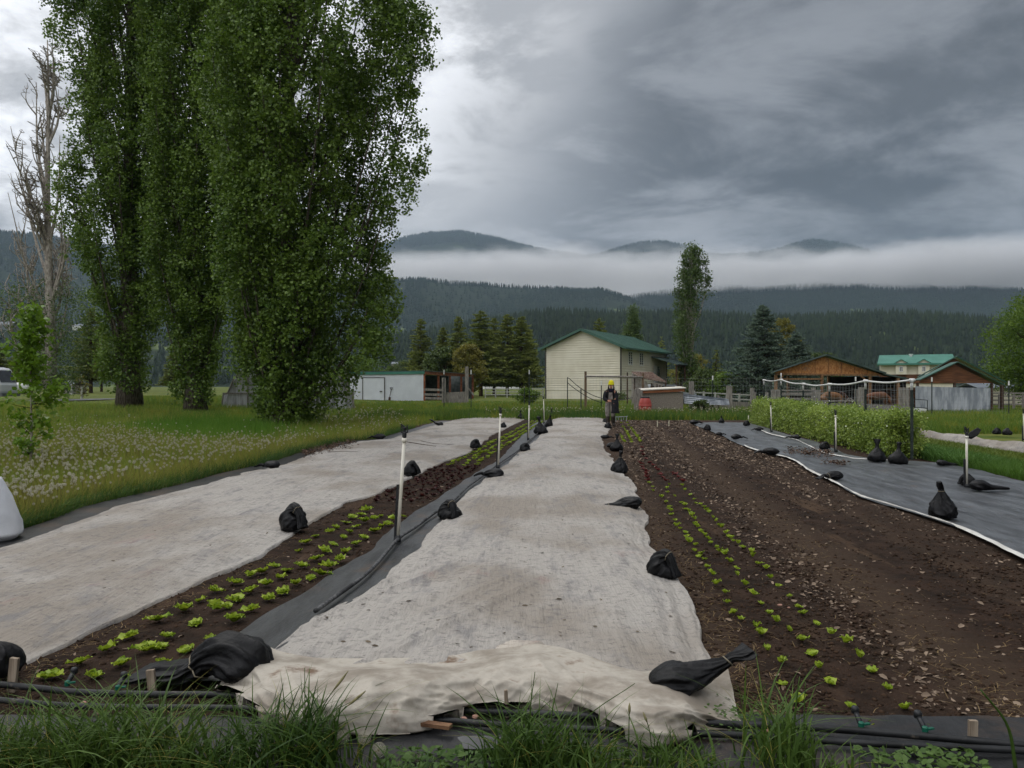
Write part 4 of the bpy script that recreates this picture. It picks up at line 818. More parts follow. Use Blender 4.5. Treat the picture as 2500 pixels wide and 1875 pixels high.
for xa, xb, yt, yb, lean, lab in ((16, 38, 1606, 1684, .1, 'weathered wooden stake at the left border by the dark sandbag'), (365, 386, 1635, 1694, -.1, 'grey wooden stake between the lettuces and the big crumpled sandbag'), (1234, 1245, 1684, 1757, -.05, 'thin round stick in front of the bunched cover'), (2362, 2384, 1758, 1827, .02, 'square wooden stake at the right behind the pipes'), (1918, 1930, 1730, 1775, 0, 'small wooden stake in the tall grass clump on the right')):
    p = gp((xa + xb) / 2, yb); w = (xb - xa) / FPX * p.y * 0.9; h = at(0, yt, p.y).z; t = p + Vector((lean * h, 0, h))
    b = MB()
    if w < 0.025: b.tube([p, p + (t - p) * .5, t], [w * .5, w * .55, w * .45], 7)
    else: b.beam(p, t, w, w * 0.5, (0, 1, 0))
    T(b.build('wooden_stake', M_STAKE), lab, 'stake', 'wooden stakes along the front of the beds')
for i, (px, yt, yb, lab) in enumerate(((1605, 1027, 1041, 'tiny white marker stake at the far soil edge, left of two'), (1633, 1027, 1040, 'tiny white marker stake at the far soil edge, right of two'))):
    p = gp(px, yb); T(MB().beam(p, p + Vector((0, 0, at(0, yt, p.y).z)), 0.035, 0.02).build('marker_stake', mat("marker", lin(190, 184, 160))), lab, 'stake', 'white marker stakes')
# puddle and stones at the front
def puddle():
    g = gp(1172, 1838); n = 40; V = [(g.x + 0.10 * math.cos(a) * (1 + .25 * math.sin(3 * a + 1)), g.y + 0.075 * math.sin(a) * (1 + .2 * math.cos(2 * a)), 0.088) for a in np.linspace(0, 2 * math.pi, n, endpoint=False)]
    T(link('puddle', mesh_np('puddle', V, [np.arange(n)[None]], mat("puddle_water", lin(60, 58, 56), rough=0.04, spec=0.6))), 'shallow puddle on the black fabric in front of the pipes', 'puddle', kind='structure')
puddle()
M_STONE = mat("pink_stone", lin(128, 92, 78), lin(168, 136, 120), scale=12, rough=0.8, bump=0.3)
for px, py, s, lab in ((1132, 1782, .035, 'flat pinkish stone between the front pipes, left of two'), (1160, 1776, .028, 'small pinkish stone between the front pipes, right of two'), (205, 1740, .03, 'pale stone in the grass at the front left'), (1870, 1812, .032, 'pale stone on the pipe by the tall grass clump'), (1903, 1478, .03, 'chalky pale stone among the small lettuces'), (1925, 1484, .018, 'small pale stone beside the chalky one')):
    p = gp(px, py); b = MB(); r = np.random.default_rng(int(px)); V, F = ico_lumps(np.array([[p.x, p.y, 0.085 if py > 1600 else 0.04]]), np.array([s]), int(px)); b.add(V.tolist(), F.tolist())
    o = b.build('stone', M_STONE, None, True); md = o.modifiers.new('round', 'SUBSURF'); md.levels = md.render_levels = 2; T(o, lab, 'stone', 'stones at the front')
p = gp(1060, 1800); T(MB().beam((p.x - .085, p.y + .04, .092), (p.x + .075, p.y - .02, .098), .035, .016).build('bark_chip', mat("bark", lin(88, 62, 44), lin(120, 90, 66), scale=20, rough=0.9, bump=.5)), 'brown sliver of bark lying below the pipes', 'bark')
# ------------------------------------------------------------------ sprinkler pipes
M_PVC = mat("white_pvc", lin(206, 200, 184), lin(222, 218, 206), scale=3, rough=0.45)
def riser(pb, pt, head, label, stake=True, scrap=False, w=0.034, whitecap=True):
    b = gp(*pb); b.z = 0.06; t = at(pt[0], pt[1], b.y); t.y = b.y - 0.02; r = empty('sprinkler_pipe', b); T(r, label, 'sprinkler', 'white sprinkler pipes standing in the garden')
    d = (t - b); MB().tube([b + d * 0.04, b + d * .5, t], w / 2, 10).build('riser', M_PVC, r, True)
    MB().tube([t - d * .04, t], w * .74, 10).tube([b + d * .03, b + d * .055], w * .74, 10).build('collar', M_PVC, r, True)
    MB().tube([b, b + d * .06], w * .8, 10).box(b + Vector((0, 0, .02)), (.06, .06, .05)).build('tee', M_BLKP, r, True)
    if stake: MB().beam(b + Vector((-.03, .0, -.03)), b + d * 0.55 + Vector((-.035, .0, 0)), .022, .022).build('stake', M_BLKP, r)
    if head:
        h = MB().lathe(t, [(.014, 0), (.022, .01), (.022, .05), (.014, .06), (.014, .085), (.02, .09), (.02, .105), (.012, .11)], 10)
        h.beam(t + Vector((-.03, 0, .05)), t + Vector((-.03, 0, .12)), .010).beam(t + Vector((.03, 0, .05)), t + Vector((.028, 0, .125)), .010).beam(t + Vector((-.032, 0, .055)), t + Vector((.032, 0, .055)), .012)
        h.beam(t + Vector((0, 0, .11)), t + Vector((-.035, 0, .135)), .016).build('sprinkler_head', M_BLKP, r)
    if scrap:
        s = MB(); q = t + Vector((.03, 0, 0)); s.slab([q + Vector((-.03, 0, -.03)), q + Vector((.04, 0, -.05)), q + Vector((.13, -.02, .01)), q + Vector((.19, 0, .09)), q + Vector((.15, .02, .12)), q + Vector((.03, .02, .05))], (0.003, .012, .006)).build('plastic_scrap', M_BAG, r)
    return r
riser((971, 1326), (988, 1069), True, 'tallest cream sprinkler pipe leaning beside a black stake, nearest the left lettuces')
riser((1216, 1145), (1222, 1010), True, 'white sprinkler pipe by the sandbag on the hose, second along the middle row')
riser((1290, 1075), (1292, 990), True, 'white sprinkler pipe among the far green lettuces, third along the middle row')
riser((1329, 1035), (1327, 975), True, 'thin white sprinkler pipe at the far end of the middle row')
riser((2360, 1192), (2358, 1064), True, 'white sprinkler pipe on the right fabric with a black scrap at its top', scrap=True)
riser((2041, 1104), (2039, 1014), True, 'white sprinkler pipe in front of the middle of the pea plants')
riser((1884, 1056), (1881, 990), True, 'white sprinkler pipe in front of the far end of the pea plants')
riser((1827, 1034), (1827, 1014), False, 'short white pipe at the far right end of the black fabric', stake=False)
riser((2499, 1076), (2498, 1010), True, 'white sprinkler pipe at the right border behind the white cover')
# ------------------------------------------------------------------ grass and dandelions
def blades(P, h, w, seed, lean=0.35, nseg=3, bend=0.5, az=None):
    r = np.random.default_rng(seed); K = len(P); a = r.random(K) * 6.28 if az is None else az; c, s = np.cos(a), np.sin(a)
    ln = lean * (0.2 + r.random(K)) * h; bd = bend * r.random(K); V = np.empty((K, 2 * nseg + 1, 3)); f = r.random(K) * 6.28; fc, fs = np.cos(f), np.sin(f)
    for i in range(nseg + 1):
        t = i / nseg; dx = ln * t ** 1.8 * (1 + bd); z = h * t * (1 - 0.45 * bd * t ** 2); ww = w * (1 - t) ** 0.6 * 0.5 if i < nseg else 0
        bx, by, bz = P[:, 0] + c * dx, P[:, 1] + s * dx, P[:, 2] + z
        if i < nseg:
            V[:, 2 * i] = np.stack([bx - fc * ww, by - fs * ww, bz], -1); V[:, 2 * i + 1] = np.stack([bx + fc * ww, by + fs * ww, bz], -1)
        else: V[:, 2 * nseg] = np.stack([bx, by, bz], -1)
    q = np.array([[2 * i, 2 * i + 1, 2 * i + 3, 2 * i + 2] for i in range(nseg - 1)]); t3 = np.array([[2 * nseg - 2, 2 * nseg - 1, 2 * nseg]]); b = (np.arange(K) * (2 * nseg + 1))[:, None, None]
    return V.reshape(-1, 3), [(q[None] + b).reshape(-1, 4), (t3[None] + b).reshape(-1, 3)]
def gmat(n, a, b, tr=0.35, c3=None): return mat(n, a, b, scale=0.35, rough=0.55, spec=0.25, transl=tr, island=0.55, detail=3, c3=c3, s3=0.8, r3=(0.5, 0.62))
M_G1 = gmat("meadow_grass", lin(86, 114, 34), lin(138, 154, 62))
M_G2 = gmat("yellow_grass", lin(122, 124, 46), lin(164, 156, 82))
M_G3 = gmat("fresh_grass", lin(72, 112, 28), lin(104, 140, 48))
M_G4 = gmat("dark_grass", lin(44, 74, 28), lin(84, 112, 48))
M_G5 = gmat("back_grass", lin(64, 98, 34), lin(116, 136, 54), c3=lin(132, 130, 44))
def grass(name, P, h, w, seed, m, label, **k):
    V, Fs = blades(P, h, w, seed, **k); return T(link(name, mesh_np(name, V, Fs, m, True)), label, 'grass', kind='stuff')
def field(n, x0, x1, y0, y1, keep, seed, p=1.6):
    r = np.random.default_rng(seed); q = r.random(n); e = 1 - p + (1e-6 if p == 1 else 0); Y = (y0 ** e + (y1 ** e - y0 ** e) * q) ** (1 / e)
    x = (x0 + (x1 - x0) * r.random(n)) * Y          # x0,x1 as slopes x/Y: follows the widening view
    k = keep(x, Y) > r.random(n); x, Y = x[k], Y[k]; return np.stack([x, Y, zg(x, Y)], -1)
edgeL = lambda Y: fL0(np.minimum(Y, 33)) - 0.36 + np.where(Y > 33, 0, 0)
def in_left(x, Y): return ((x < edgeL(Y) - 0.02 - 0.25 * fbm(Y * 1.3, x * 0, 2, 8)) | (Y > 36.3)) * 1.0
patch = lambda x, Y: np.exp(-(((x + 0.40 * Y - 0.4) / 2.6) ** 2 + ((Y - 27) / 6) ** 2) ** 2)
band = lambda x, Y: sstep(2.4, 0.3, edgeL(Y) - x) * sstep(29, 22, Y)          # yellowing fringe along the fabric
dpat = lambda x, Y: np.clip(fbm(x * 0.35, Y * 0.22, 4, 401) * 2.2 - 0.62 + 0.35 * sstep(24, 12, Y), 0, 1) * (1 - 0.85 * patch(x, Y))
RS = np.random.default_rng(402)
P = field(190000, -0.85, -0.10, 8.0, 44, lambda x, Y: in_left(x, Y) * (1 - 0.8 * band(x, Y)) * (1 - 0.8 * patch(x, Y)), 403, 1.5)
grass('grass', P, (0.15 + 0.20 * RS.random(len(P))) * (0.8 + 0.5 * fbm(P[:, 0] * .6, P[:, 1] * .6, 3, 404)), np.maximum(0.006, 0.00045 * P[:, 1]), 405, M_G1, 'green meadow grass under the poplars', lean=0.5)
P = field(120000, -0.85, -0.10, 8.0, 40, lambda x, Y: in_left(x, Y) * np.maximum(band(x, Y) * 1.0, dpat(x, Y) * 0.8), 406, 1.7)
grass('yellow_grass', P, 0.22 + 0.22 * RS.random(len(P)), np.maximum(0.004, 0.0004 * P[:, 1]), 407, M_G2, 'yellowing dandelion stalks and grass along the edge of the meadow', lean=0.35)
P = field(60000, -0.7, -0.1, 18.0, 40, lambda x, Y: in_left(x, Y) * patch(x, Y), 408, 1.4)
grass('tall_grass', P, 0.34 + 0.22 * RS.random(len(P)), np.maximum(0.006, 0.0004 * P[:, 1]), 409, M_G3, 'taller bright green grass in front of the poplars', lean=0.25)
# flopped blades at the fabric edge
r = np.random.default_rng(410); Yq = 8 + 20 * r.random(9000) ** 1.6; xq = edgeL(Yq) - 0.02 - 0.45 * r.random(9000) ** 1.5
P = np.stack([xq, Yq, 0 * xq + 0.01], -1)
grass('edge_grass', P, 0.12 + 0.22 * r.random(9000), 0.006 + 0 * xq, 411, M_G4, 'lush dark grass flopping over the fabric edge of the meadow', lean=0.9, bend=1.0, az=np.where(r.random(9000) < .6, r.normal(-0.4, 0.8, 9000), r.random(9000) * 6.28))
# strip behind the garden and around the buildings
def back_keep(x, Y): return ((Y > 34.6) | (x > 7.6 + BED * Y) & (Y > 25)) * 1.0
P = field(150000, -0.50, 0.78, 25, 75, back_keep, 412, 1.7)
hh = (0.18 + 0.22 * RS.random(len(P))) * (0.7 + 0.7 * fbm(P[:, 0] * .35, P[:, 1] * .35, 3, 413)) * (1 - 0.5 * sstep(50, 70, P[:, 1]))
grass('grass', P, hh, 0.0005 * P[:, 1] + 0.004, 414, M_G5, 'tall weedy grass behind the beds', lean=0.4)
P = field(42000, -0.3, 0.45, 34.7, 41, lambda x, Y: (x > -7) * (x < 17) * (0.4 + 0.6 * (fbm(x * 0.4, Y * 0.4, 2, 415) > .45)), 416, 1.0)
grass('tall_grass', P, 0.22 + 0.26 * RS.random(len(P)), 0.016 + 0 * P[:, 1], 417, M_G4, 'dense dark green grass right behind the far ends of the beds', lean=0.35)
# vegetable rows on the right beyond the peas
def rows_right():
    r = np.random.default_rng(418)
    def strip(u0, u1, n, hh, w, m, nm, lab, y0=13, y1=26, ps=0.0):
        Y = y0 + (y1 - y0) * r.random(n); u = u0 + (u1 - u0) * r.random(n); P = np.stack([u + BED * Y, Y, 0 * u + 0.02], -1); V, F = blades(P, hh * (0.6 + 0.7 * r.random(n)), w, 419 + int(u0 * 10), lean=0.7)
        T(link(nm, mesh_np(nm, V, F, m, True)), lab, 'vegetables', kind='stuff')
    strip(7.0, 8.1, 26000, 0.19, 0.010, gmat("carrot_tops", lin(58, 92, 28), lin(88, 120, 44)), 'carrot_tops', 'feathery bright green carrot tops beside the right black fabric', 11.5, 20.5)
    strip(8.3, 8.7, 5000, 0.14, 0.02, gmat("salad_rows", lin(84, 104, 36), lin(110, 122, 50)), 'salad_rows', 'low green salad row in front of the far right white cover, nearer one', 13, 22)
    strip(9.0, 9.35, 5000, 0.12, 0.02, bpy.data.materials["salad_rows"], 'salad_rows', 'low green salad row in front of the far right white cover, farther one', 13, 24)
    strip(7.4, 7.75, 3500, 0.16, 0.03, M_LETD, 'red_salad', 'short row of dark red salad leaves past the pea plants', 18.6, 21.0)
    strip(6.9, 7.5, 9000, 0.22, 0.03, gmat("leafy_row", lin(64, 100, 40), lin(100, 130, 60)), 'leafy_greens', 'leafy green plants at the near foot of the pea plants', 14.6, 18.4)
rows_right()
# foreground clumps
M_FG = gmat("front_grass", lin(36, 62, 22), lin(88, 112, 46), 0.3)
def front():
    r = np.random.default_rng(420)
    C = []                                              # px centre, spread px, count, height, ground Y
    for px, sp, n, h, Yc in ((60, 90, 520, .27, 3.1), (180, 80, 560, .33, 3.06), (330, 80, 560, .32, 3.1), (470, 70, 420, .26, 3.05), (560, 60, 240, .20, 3.0), (700, 55, 420, .28, 3.17), (770, 40, 240, .30, 3.15), (900, 120, 260, .12, 2.98), (1060, 100, 160, .10, 2.95), (1270, 40, 240, .25, 3.16), (1330, 60, 360, .27, 3.1), (1420, 50, 220, .20, 3.12),
                             (1520, 90, 220, .16, 3.02), (1640, 50, 200, .16, 3.1), (1700, 50, 140, .15, 3.05), (1880, 24, 120, .34, 3.12), (1930, 26, 170, .26, 3.16), (1990, 60, 180, .12, 3.05), (2090, 90, 120, .12, 2.98), (2300, 120, 100, .10, 2.95)):
        n = int(n * .42); h *= 1.08; x = (px + sp * 1.15 * r.normal(size=n) - CX) / FPX * Yc; y = Yc + 0.07 * r.normal(size=n); C.append(np.stack([x, y, 0.05 + 0 * x, h * (0.45 + 0.75 * r.random(n))], -1))
    A = np.vstack(C); V, F = blades(A[:, :3], A[:, 3], 0.006 + 0.012 * r.random(len(A)) ** 1.4, 421, lean=0.7, nseg=6, bend=1.1)
    T(link('grass', mesh_np('grass', V, F, M_FG, True)), 'lush green grass tufts along the bottom of the photo', 'grass', kind='stuff')
    A2 = A[r.random(len(A)) < .10]; V, F = blades(A2[:, :3], A2[:, 3] * .9, .004 + 0 * A2[:, 3], 428, lean=0.9, nseg=5, bend=1.0); T(link('dry_grass', mesh_np('dry_grass', V, F, M_G2, True)), 'a few dry straw coloured stalks in the front grass', 'grass', kind='stuff')
    # low leafy weeds
    n = 2200; x = (r.random(n) * 2500 - CX) / FPX * 3.1; y = 3.0 + 0.22 * r.random(n); P = np.stack([x, y, 0.07 + 0.02 * r.random(n)], -1); k = fbm(x * 2.5, y, 2, 422) > .46
    V, F = cards(P[k], 0.02 + 0.03 * r.random(k.sum()), 423, 0.5, 0.6, 0.9); T(link('weeds', mesh_np('weeds', V, [F], gmat("weed_leaves", lin(56, 84, 36), lin(92, 116, 56)))), 'small leafy weeds between the front grass tufts', 'weeds', kind='stuff')
    n = 500; g = [gp(1800 + 130 * r.normal() * .6, 1772 + 22 * r.normal()) for _ in range(n)]; P = np.array([[q.x, q.y, 0.05 + .05 * r.random()] for q in g])
    V, F = cards(P, 0.012 + 0.014 * r.random(n), 424, 0.3, 0.7, 0.6); T(link('weeds', mesh_np('weeds', V, [F], bpy.data.materials["weed_leaves"])), 'low clover like weeds by the right corner of the bunched cover', 'weeds', kind='stuff')
front()
# tall single seed stalks with ears in front of the bunched cover
M_EAR = mat("seed_ear", lin(104, 100, 66), lin(140, 132, 96), scale=40, rough=0.8)
def ear_stalk(pb, Yb, pt, label, ear=True, w=0.0035, blades_=()):
    b = at(pb[0], pb[1], Yb); b.z = max(b.z, 0.05); t = at(pt[0], pt[1], Yb); m = b.lerp(t, .5) + Vector((-(t.x - b.x) * .25, 0, .02)); r = empty('grass_stalk', b); T(r, label, 'grass stalk', 'tall grass stalks in front of the cover')
    pts = smooth([b, m, t], 12); MB().tube(pts, [w * (1 - .6 * i / 11) for i in range(12)], 5).build('stem', M_FG, r, True)
    if ear: MB().tube([pts[-4], pts[-3], pts[-2], pts[-1]], [.002, .006, .0055, .0015], 6).build('seed_ear', M_EAR, r, True)
ear_stalk((765, 1870), 3.2, (850, 1638), 'grass stalk with a seed ear, taller of two left of centre'); ear_stalk((790, 1870), 3.18, (893, 1686), 'grass stalk with a seed ear bending right, shorter one left of centre')
ear_stalk((745, 1870), 3.2, (744, 1630), 'straight dark grass blade left of the tallest seed ear', False); ear_stalk((1385, 1880), 3.12, (1550, 1668), 'dark grass blade leaning far right in front of the cover', False); ear_stalk((1290, 1870), 3.15, (1306, 1640), 'grass blade right of the thin round stick', False)
ear_stalk((1340, 1870), 3.12, (1362, 1668), 'grass blade in the middle of the centre right tuft', False)
ear_stalk((1936, 1890), 3.1, (1952, 1652), 'tall bending grass blade in front of the small lettuces', False, .006); ear_stalk((1962, 1860), 3.12, (1966, 1664), 'upright grass stalk next to the tall bending blade', False, .004); ear_stalk((2480, 1880), 3.05, (2394, 1684), 'thick grass stalk leaning left at the lower right', False, .008)
ear_stalk((1535, 1850), 3.14, (1537, 1715), 'brown budded dandelion stem standing before the cover, leftmost of three', True, .003); ear_stalk((1592, 1860), 3.12, (1570, 1738), 'brown budded dandelion stem standing before the cover, middle of three', True, .003); ear_stalk((1640, 1850), 3.16, (1644, 1790), 'brown budded dandelion stem standing before the cover, rightmost of three', True, .003)

# dandelion seed heads
M_PUFF = mat("dandelion_fluff", lin(168, 162, 144), lin(196, 192, 176), scale=30, rough=0.9, transl=0.45, island=.5)
M_STEM = gmat("dandelion_stem", lin(110, 112, 56), lin(150, 140, 80))
def puff_arrays(rad, seed, n=46):
    """ball of fine parachutes: small crossed triangles on a sphere round a dark core"""
    r = np.random.default_rng(seed); i = np.arange(n) + .5; ph = np.arccos(1 - 2 * i / n); th = math.pi * (1 + 5 ** .5) * i; D = np.stack([np.cos(th) * np.sin(ph), np.sin(th) * np.sin(ph), np.cos(ph)], -1)
    A = np.cross(D, [0.3, 0.5, 0.81]); A /= np.linalg.norm(A, axis=1, keepdims=True); B = np.cross(D, A); V = []; F = []
    for k in range(n):
        a = r.random() * 6.28; c, s = math.cos(a), math.sin(a); u = A[k] * c + B[k] * s; w = -A[k] * s + B[k] * c; o = D[k] * rad * (0.92 + .12 * r.random()); e = rad * 0.26
        b = len(V); V += [o + u * e, o + w * e, o - u * e, o - w * e]; F.append((b, b + 1, b + 2, b + 3))
    return np.array(V), np.array(F)
def stem_arrays(h, bx, by, rad, n=4):
    V = []; F = []
    for j, t in enumerate((0, .5, 1)):
        for k in range(n): V.append((bx * t ** 2 + rad * math.cos(k * 6.283 / n), by * t ** 2 + rad * math.sin(k * 6.283 / n), h * t))
    for j in range(2): F += [(j * n + k, j * n + (k + 1) % n, (j + 1) * n + (k + 1) % n, (j + 1) * n + k) for k in range(n)]
    return np.array(V), np.array(F)
DM = []
for i in range(5):
    h = 0.34; bx, by = RND.uniform(-.06, .06), RND.uniform(-.06, .06); v1, f1 = stem_arrays(h, bx, by, .0035); v2, f2 = puff_arrays(.019, 430 + i, 34); v2 = v2 + np.array([bx, by, h])
    DM.append((v1, f1, v2, f2, mesh_np('dandelion', np.vstack([v1, v2]), [f1, f2 + len(v1)], [M_STEM, M_PUFF], False, mi=[0, 1])))
def dan_keep(x, Y): return in_left(x, Y) * np.maximum(1.25 * dpat(x, Y) ** 2.0, 0.75 * band(x, Y) * (fbm(x, Y, 2, 431) > .42)) * (Y < 30)
P = field(7400, -0.80, -0.10, 8.2, 30, dan_keep, 432, 1.1); P = P[np.argsort(P[:, 1])]
xx = RS.random(500); P2 = []                             # a second drift behind the third poplar and along the back strip
for k in range(420):
    if k < 150: g = gp(790 + 190 * RS.random(), 1018 + 34 * RS.random())
    else: g = gat(1180 + 760 * RS.random(), 35.2 + 2.2 * RS.random())
    P2.append((g.x, g.y, g.z))
n_ind = 0; farv = [[], [], 0]
for k, p in enumerate(np.vstack([P, np.array(P2)])):
    v1, f1, v2, f2, me = DM[k % 5]; s = RND.uniform(.75, 1.2) * (1.35 if k >= len(P) else 1); rz = RND.uniform(0, 6.28)
    if n_ind < 296:
        n_ind += 1; o = link('dandelion', me, None, tuple(p)); o.rotation_euler = (0, 0, rz); o.scale = (s, s, s); T(o, 'dandelion seed head on a tall stalk in the near part of the left meadow', 'dandelion', 'dandelion seed heads in the left meadow')
    else:
        c_, s_ = math.cos(rz), math.sin(rz)
        for lst, v, f in ((0, v1, f1), (1, v2, f2)):
            q = v * s; farv[lst].append((np.stack([q[:, 0] * c_ - q[:, 1] * s_ + p[0], q[:, 0] * s_ + q[:, 1] * c_ + p[1], q[:, 2] + p[2]], -1), f))
V = []; F0 = []; F1 = []; b = 0
for lst, FF in ((0, F0), (1, F1)):
    for v, f in farv[lst]: V.append(v); FF.append(f + b); b += len(v)
T(link('dandelions', mesh_np('dandelions', np.vstack(V), [np.vstack(F0), np.vstack(F1)], [M_STEM, M_PUFF], False, mi=[0, 1])), 'countless pale dandelion seed heads farther off in the meadow', 'dandelions', kind='stuff')
def airy_puff(rad, seed, n=170):
    r = np.random.default_rng(seed); i = np.arange(n) + .5; ph = np.arccos(1 - 2 * i / n); th = math.pi * (1 + 5 ** .5) * i; D = np.stack([np.cos(th) * np.sin(ph), np.sin(th) * np.sin(ph), np.cos(ph)], -1); V = []; F = []
    for d in D:
        u = np.cross(d, r.normal(size=3)); u /= np.linalg.norm(u); w = np.cross(d, u); b = len(V); V += [d * rad * .22 + u * .0004, d * rad * .22 - u * .0004, d * rad * .9]; F.append((b, b + 1, b + 2))
        for k in range(5): a = k * 1.2566; e = u * math.cos(a) + w * math.sin(a); g = u * math.cos(a + 1.57) + w * math.sin(a + 1.57); b = len(V); o = d * rad * .88; V += [o + g * .0005, o - g * .0005, o + (e * .22 + d * .10) * rad]; F.append((b, b + 1, b + 2))
    return np.array(V), np.array(F)
# big seed heads in the front grass
fp = []
for i, (px, py, s, lab) in enumerate(((890, 1800, 1.25, 'big round dandelion seed head at the bottom, middle of three'), (925, 1830, 1.35, 'big round dandelion seed head at the bottom, right of three'), (838, 1798, 1.2, 'big round dandelion seed head at the bottom, left of three'), (604, 1830, 1.0, 'lone dandelion seed head in the bottom left grass'), (1020, 1850, .95, 'dandelion seed head left of the puddle'), (470, 1812, .9, 'half blown dandelion in the bottom left grass'), (30, 1782, 1.0, 'dandelion seed head at the lower left border'), (1500, 1812, .7, 'small dandelion in the tuft before the bunched cover'))):
    Y = 3.16; t = at(px, py, Y); b0 = Vector((t.x - .03, Y, .05)); r = empty('dandelion', b0); T(r, lab, 'dandelion', 'large dandelion seed heads in the front grass'); v, f = airy_puff(.023 * s, 440 + i)
    MB().tube(smooth([b0, b0.lerp(t, .5) + Vector((-.01, 0, .01)), t], 8), .003, 6).build('stem', M_STEM, r, True)
    q = np.array(t - b0); o = link('seed_head', mesh_np('seed_head', v + q, [f], M_PUFF), r)
    MB().lathe(t - Vector((0, 0, .006)), [(.002, 0), (.006, .004), (.005, .01), (.002, .013)], 8).build('core', M_EAR, r)
# ------------------------------------------------------------------ trees
M_BARK = mat("poplar_bark", lin(64, 58, 50), lin(112, 104, 94), scale=7, rough=0.95, bump=0.8, bscale=14, stretch=(3, 3, .5), bdist=.05, spec=.1)
M_BARKP = mat("pale_bark", lin(126, 118, 110), lin(176, 168, 158), scale=5, rough=0.95, bump=0.6, bscale=12, stretch=(2, 2, .7), spec=.1)
M_BARKD = mat("dark_bark", lin(52, 42, 34), lin(86, 70, 56), scale=7, rough=0.95, stretch=(3, 3, .5), spec=.1)
def lmat(n, a, b, tr=.35, rough=.45): return mat(n, a, b, scale=.6, rough=rough, spec=.4, transl=tr, island=.65, detail=3)
M_POP = lmat("poplar_leaves", lin(58, 86, 28), lin(122, 146, 60), .38); M_POPF = lmat("far_poplar_leaves", lin(60, 84, 34), lin(96, 116, 54))
M_ASP = lmat("sapling_leaves", lin(84, 118, 24), lin(122, 152, 44), .4)
M_PINE = mat("pine_needles", lin(84, 100, 46), lin(150, 156, 84), scale=.5, rough=.8, spec=.15, transl=.15, island=.6)
M_SPR = mat("spruce_needles", lin(60, 80, 66), lin(130, 146, 128), scale=.7, rough=.8, spec=.15, transl=.1, island=.6)
M_MAP = lmat("maple_leaves", lin(62, 90, 22), lin(106, 130, 40), .4, .6); M_YEL = lmat("yellow_leaves", lin(96, 98, 36), lin(138, 130, 58), .4, .6); M_OLV = lmat("olive_leaves", lin(52, 70, 26), lin(84, 100, 42), .3, .6)
def leaves(P, size, seed, ratio=.85, droop=0.35, out=None):
    """pointed leaf quads at random angles, hanging a little"""
    r = np.random.default_rng(seed); K = len(P); a = r.random(K) * 6.283; e = r.normal(-droop, .55, K); d = np.stack([np.cos(a) * np.cos(e), np.sin(a) * np.cos(e), np.sin(e)], -1)
    nn = r.normal(size=(K, 3)) if out is None else out * .9 + np.array([0, 0, .45]) + r.normal(size=(K, 3)) * .55; s = np.cross(d, nn); s /= np.linalg.norm(s, axis=1, keepdims=True) + 1e-9; n = np.cross(d, s); L = size[:, None] * (.7 + .6 * r.random((K, 1))); w = L * ratio * .5
    V = np.stack([P - d * L * .4, P - d * L * .08 + s * w + n * w * .25, P + d * L * .6, P - d * L * .08 - s * w + n * w * .25], 1)
    return V.reshape(-1, 3), np.arange(K * 4).reshape(-1, 4)
def limb_paths(base, H, h0, hN, Rf, n, seed, k=2.4, lean=(0, 0), jit=.12, trunk_r=.5, trunk_end=.92):
    """upswept limbs of a poplar: start on the trunk, sweep out to the crown shell, end near vertical"""
    r = np.random.default_rng(seed); out = []
    ax = lambda z: np.array([base[0] + lean[0] * z / H, base[1] + lean[1] * z / H])
    for i in range(n):
        zt = h0 + (hN - h0) * ((i + r.random()) / n) ** .9; az = r.random() * 6.283; R = Rf(zt, az) * (0.38 + .62 * r.random() ** .45); z0 = max(.25, zt - R * k * (.8 + .5 * r.random()) - .6)
        p0 = ax(z0); p3 = ax(zt) + R * np.array([math.cos(az), math.sin(az)]); pts = []
        for t in np.linspace(0, 1, 9):
            q = t ** .72; xy = p0 + (p3 - p0) * (1 - (1 - t) ** 1.5); pts.append((xy[0] + jit * r.normal() * t * (1 - t) * 2, xy[1] + jit * r.normal() * t * (1 - t) * 2, base[2] + z0 + (zt - z0) * (t ** 1.15)))
        out.append((np.array(pts), R))
    return out
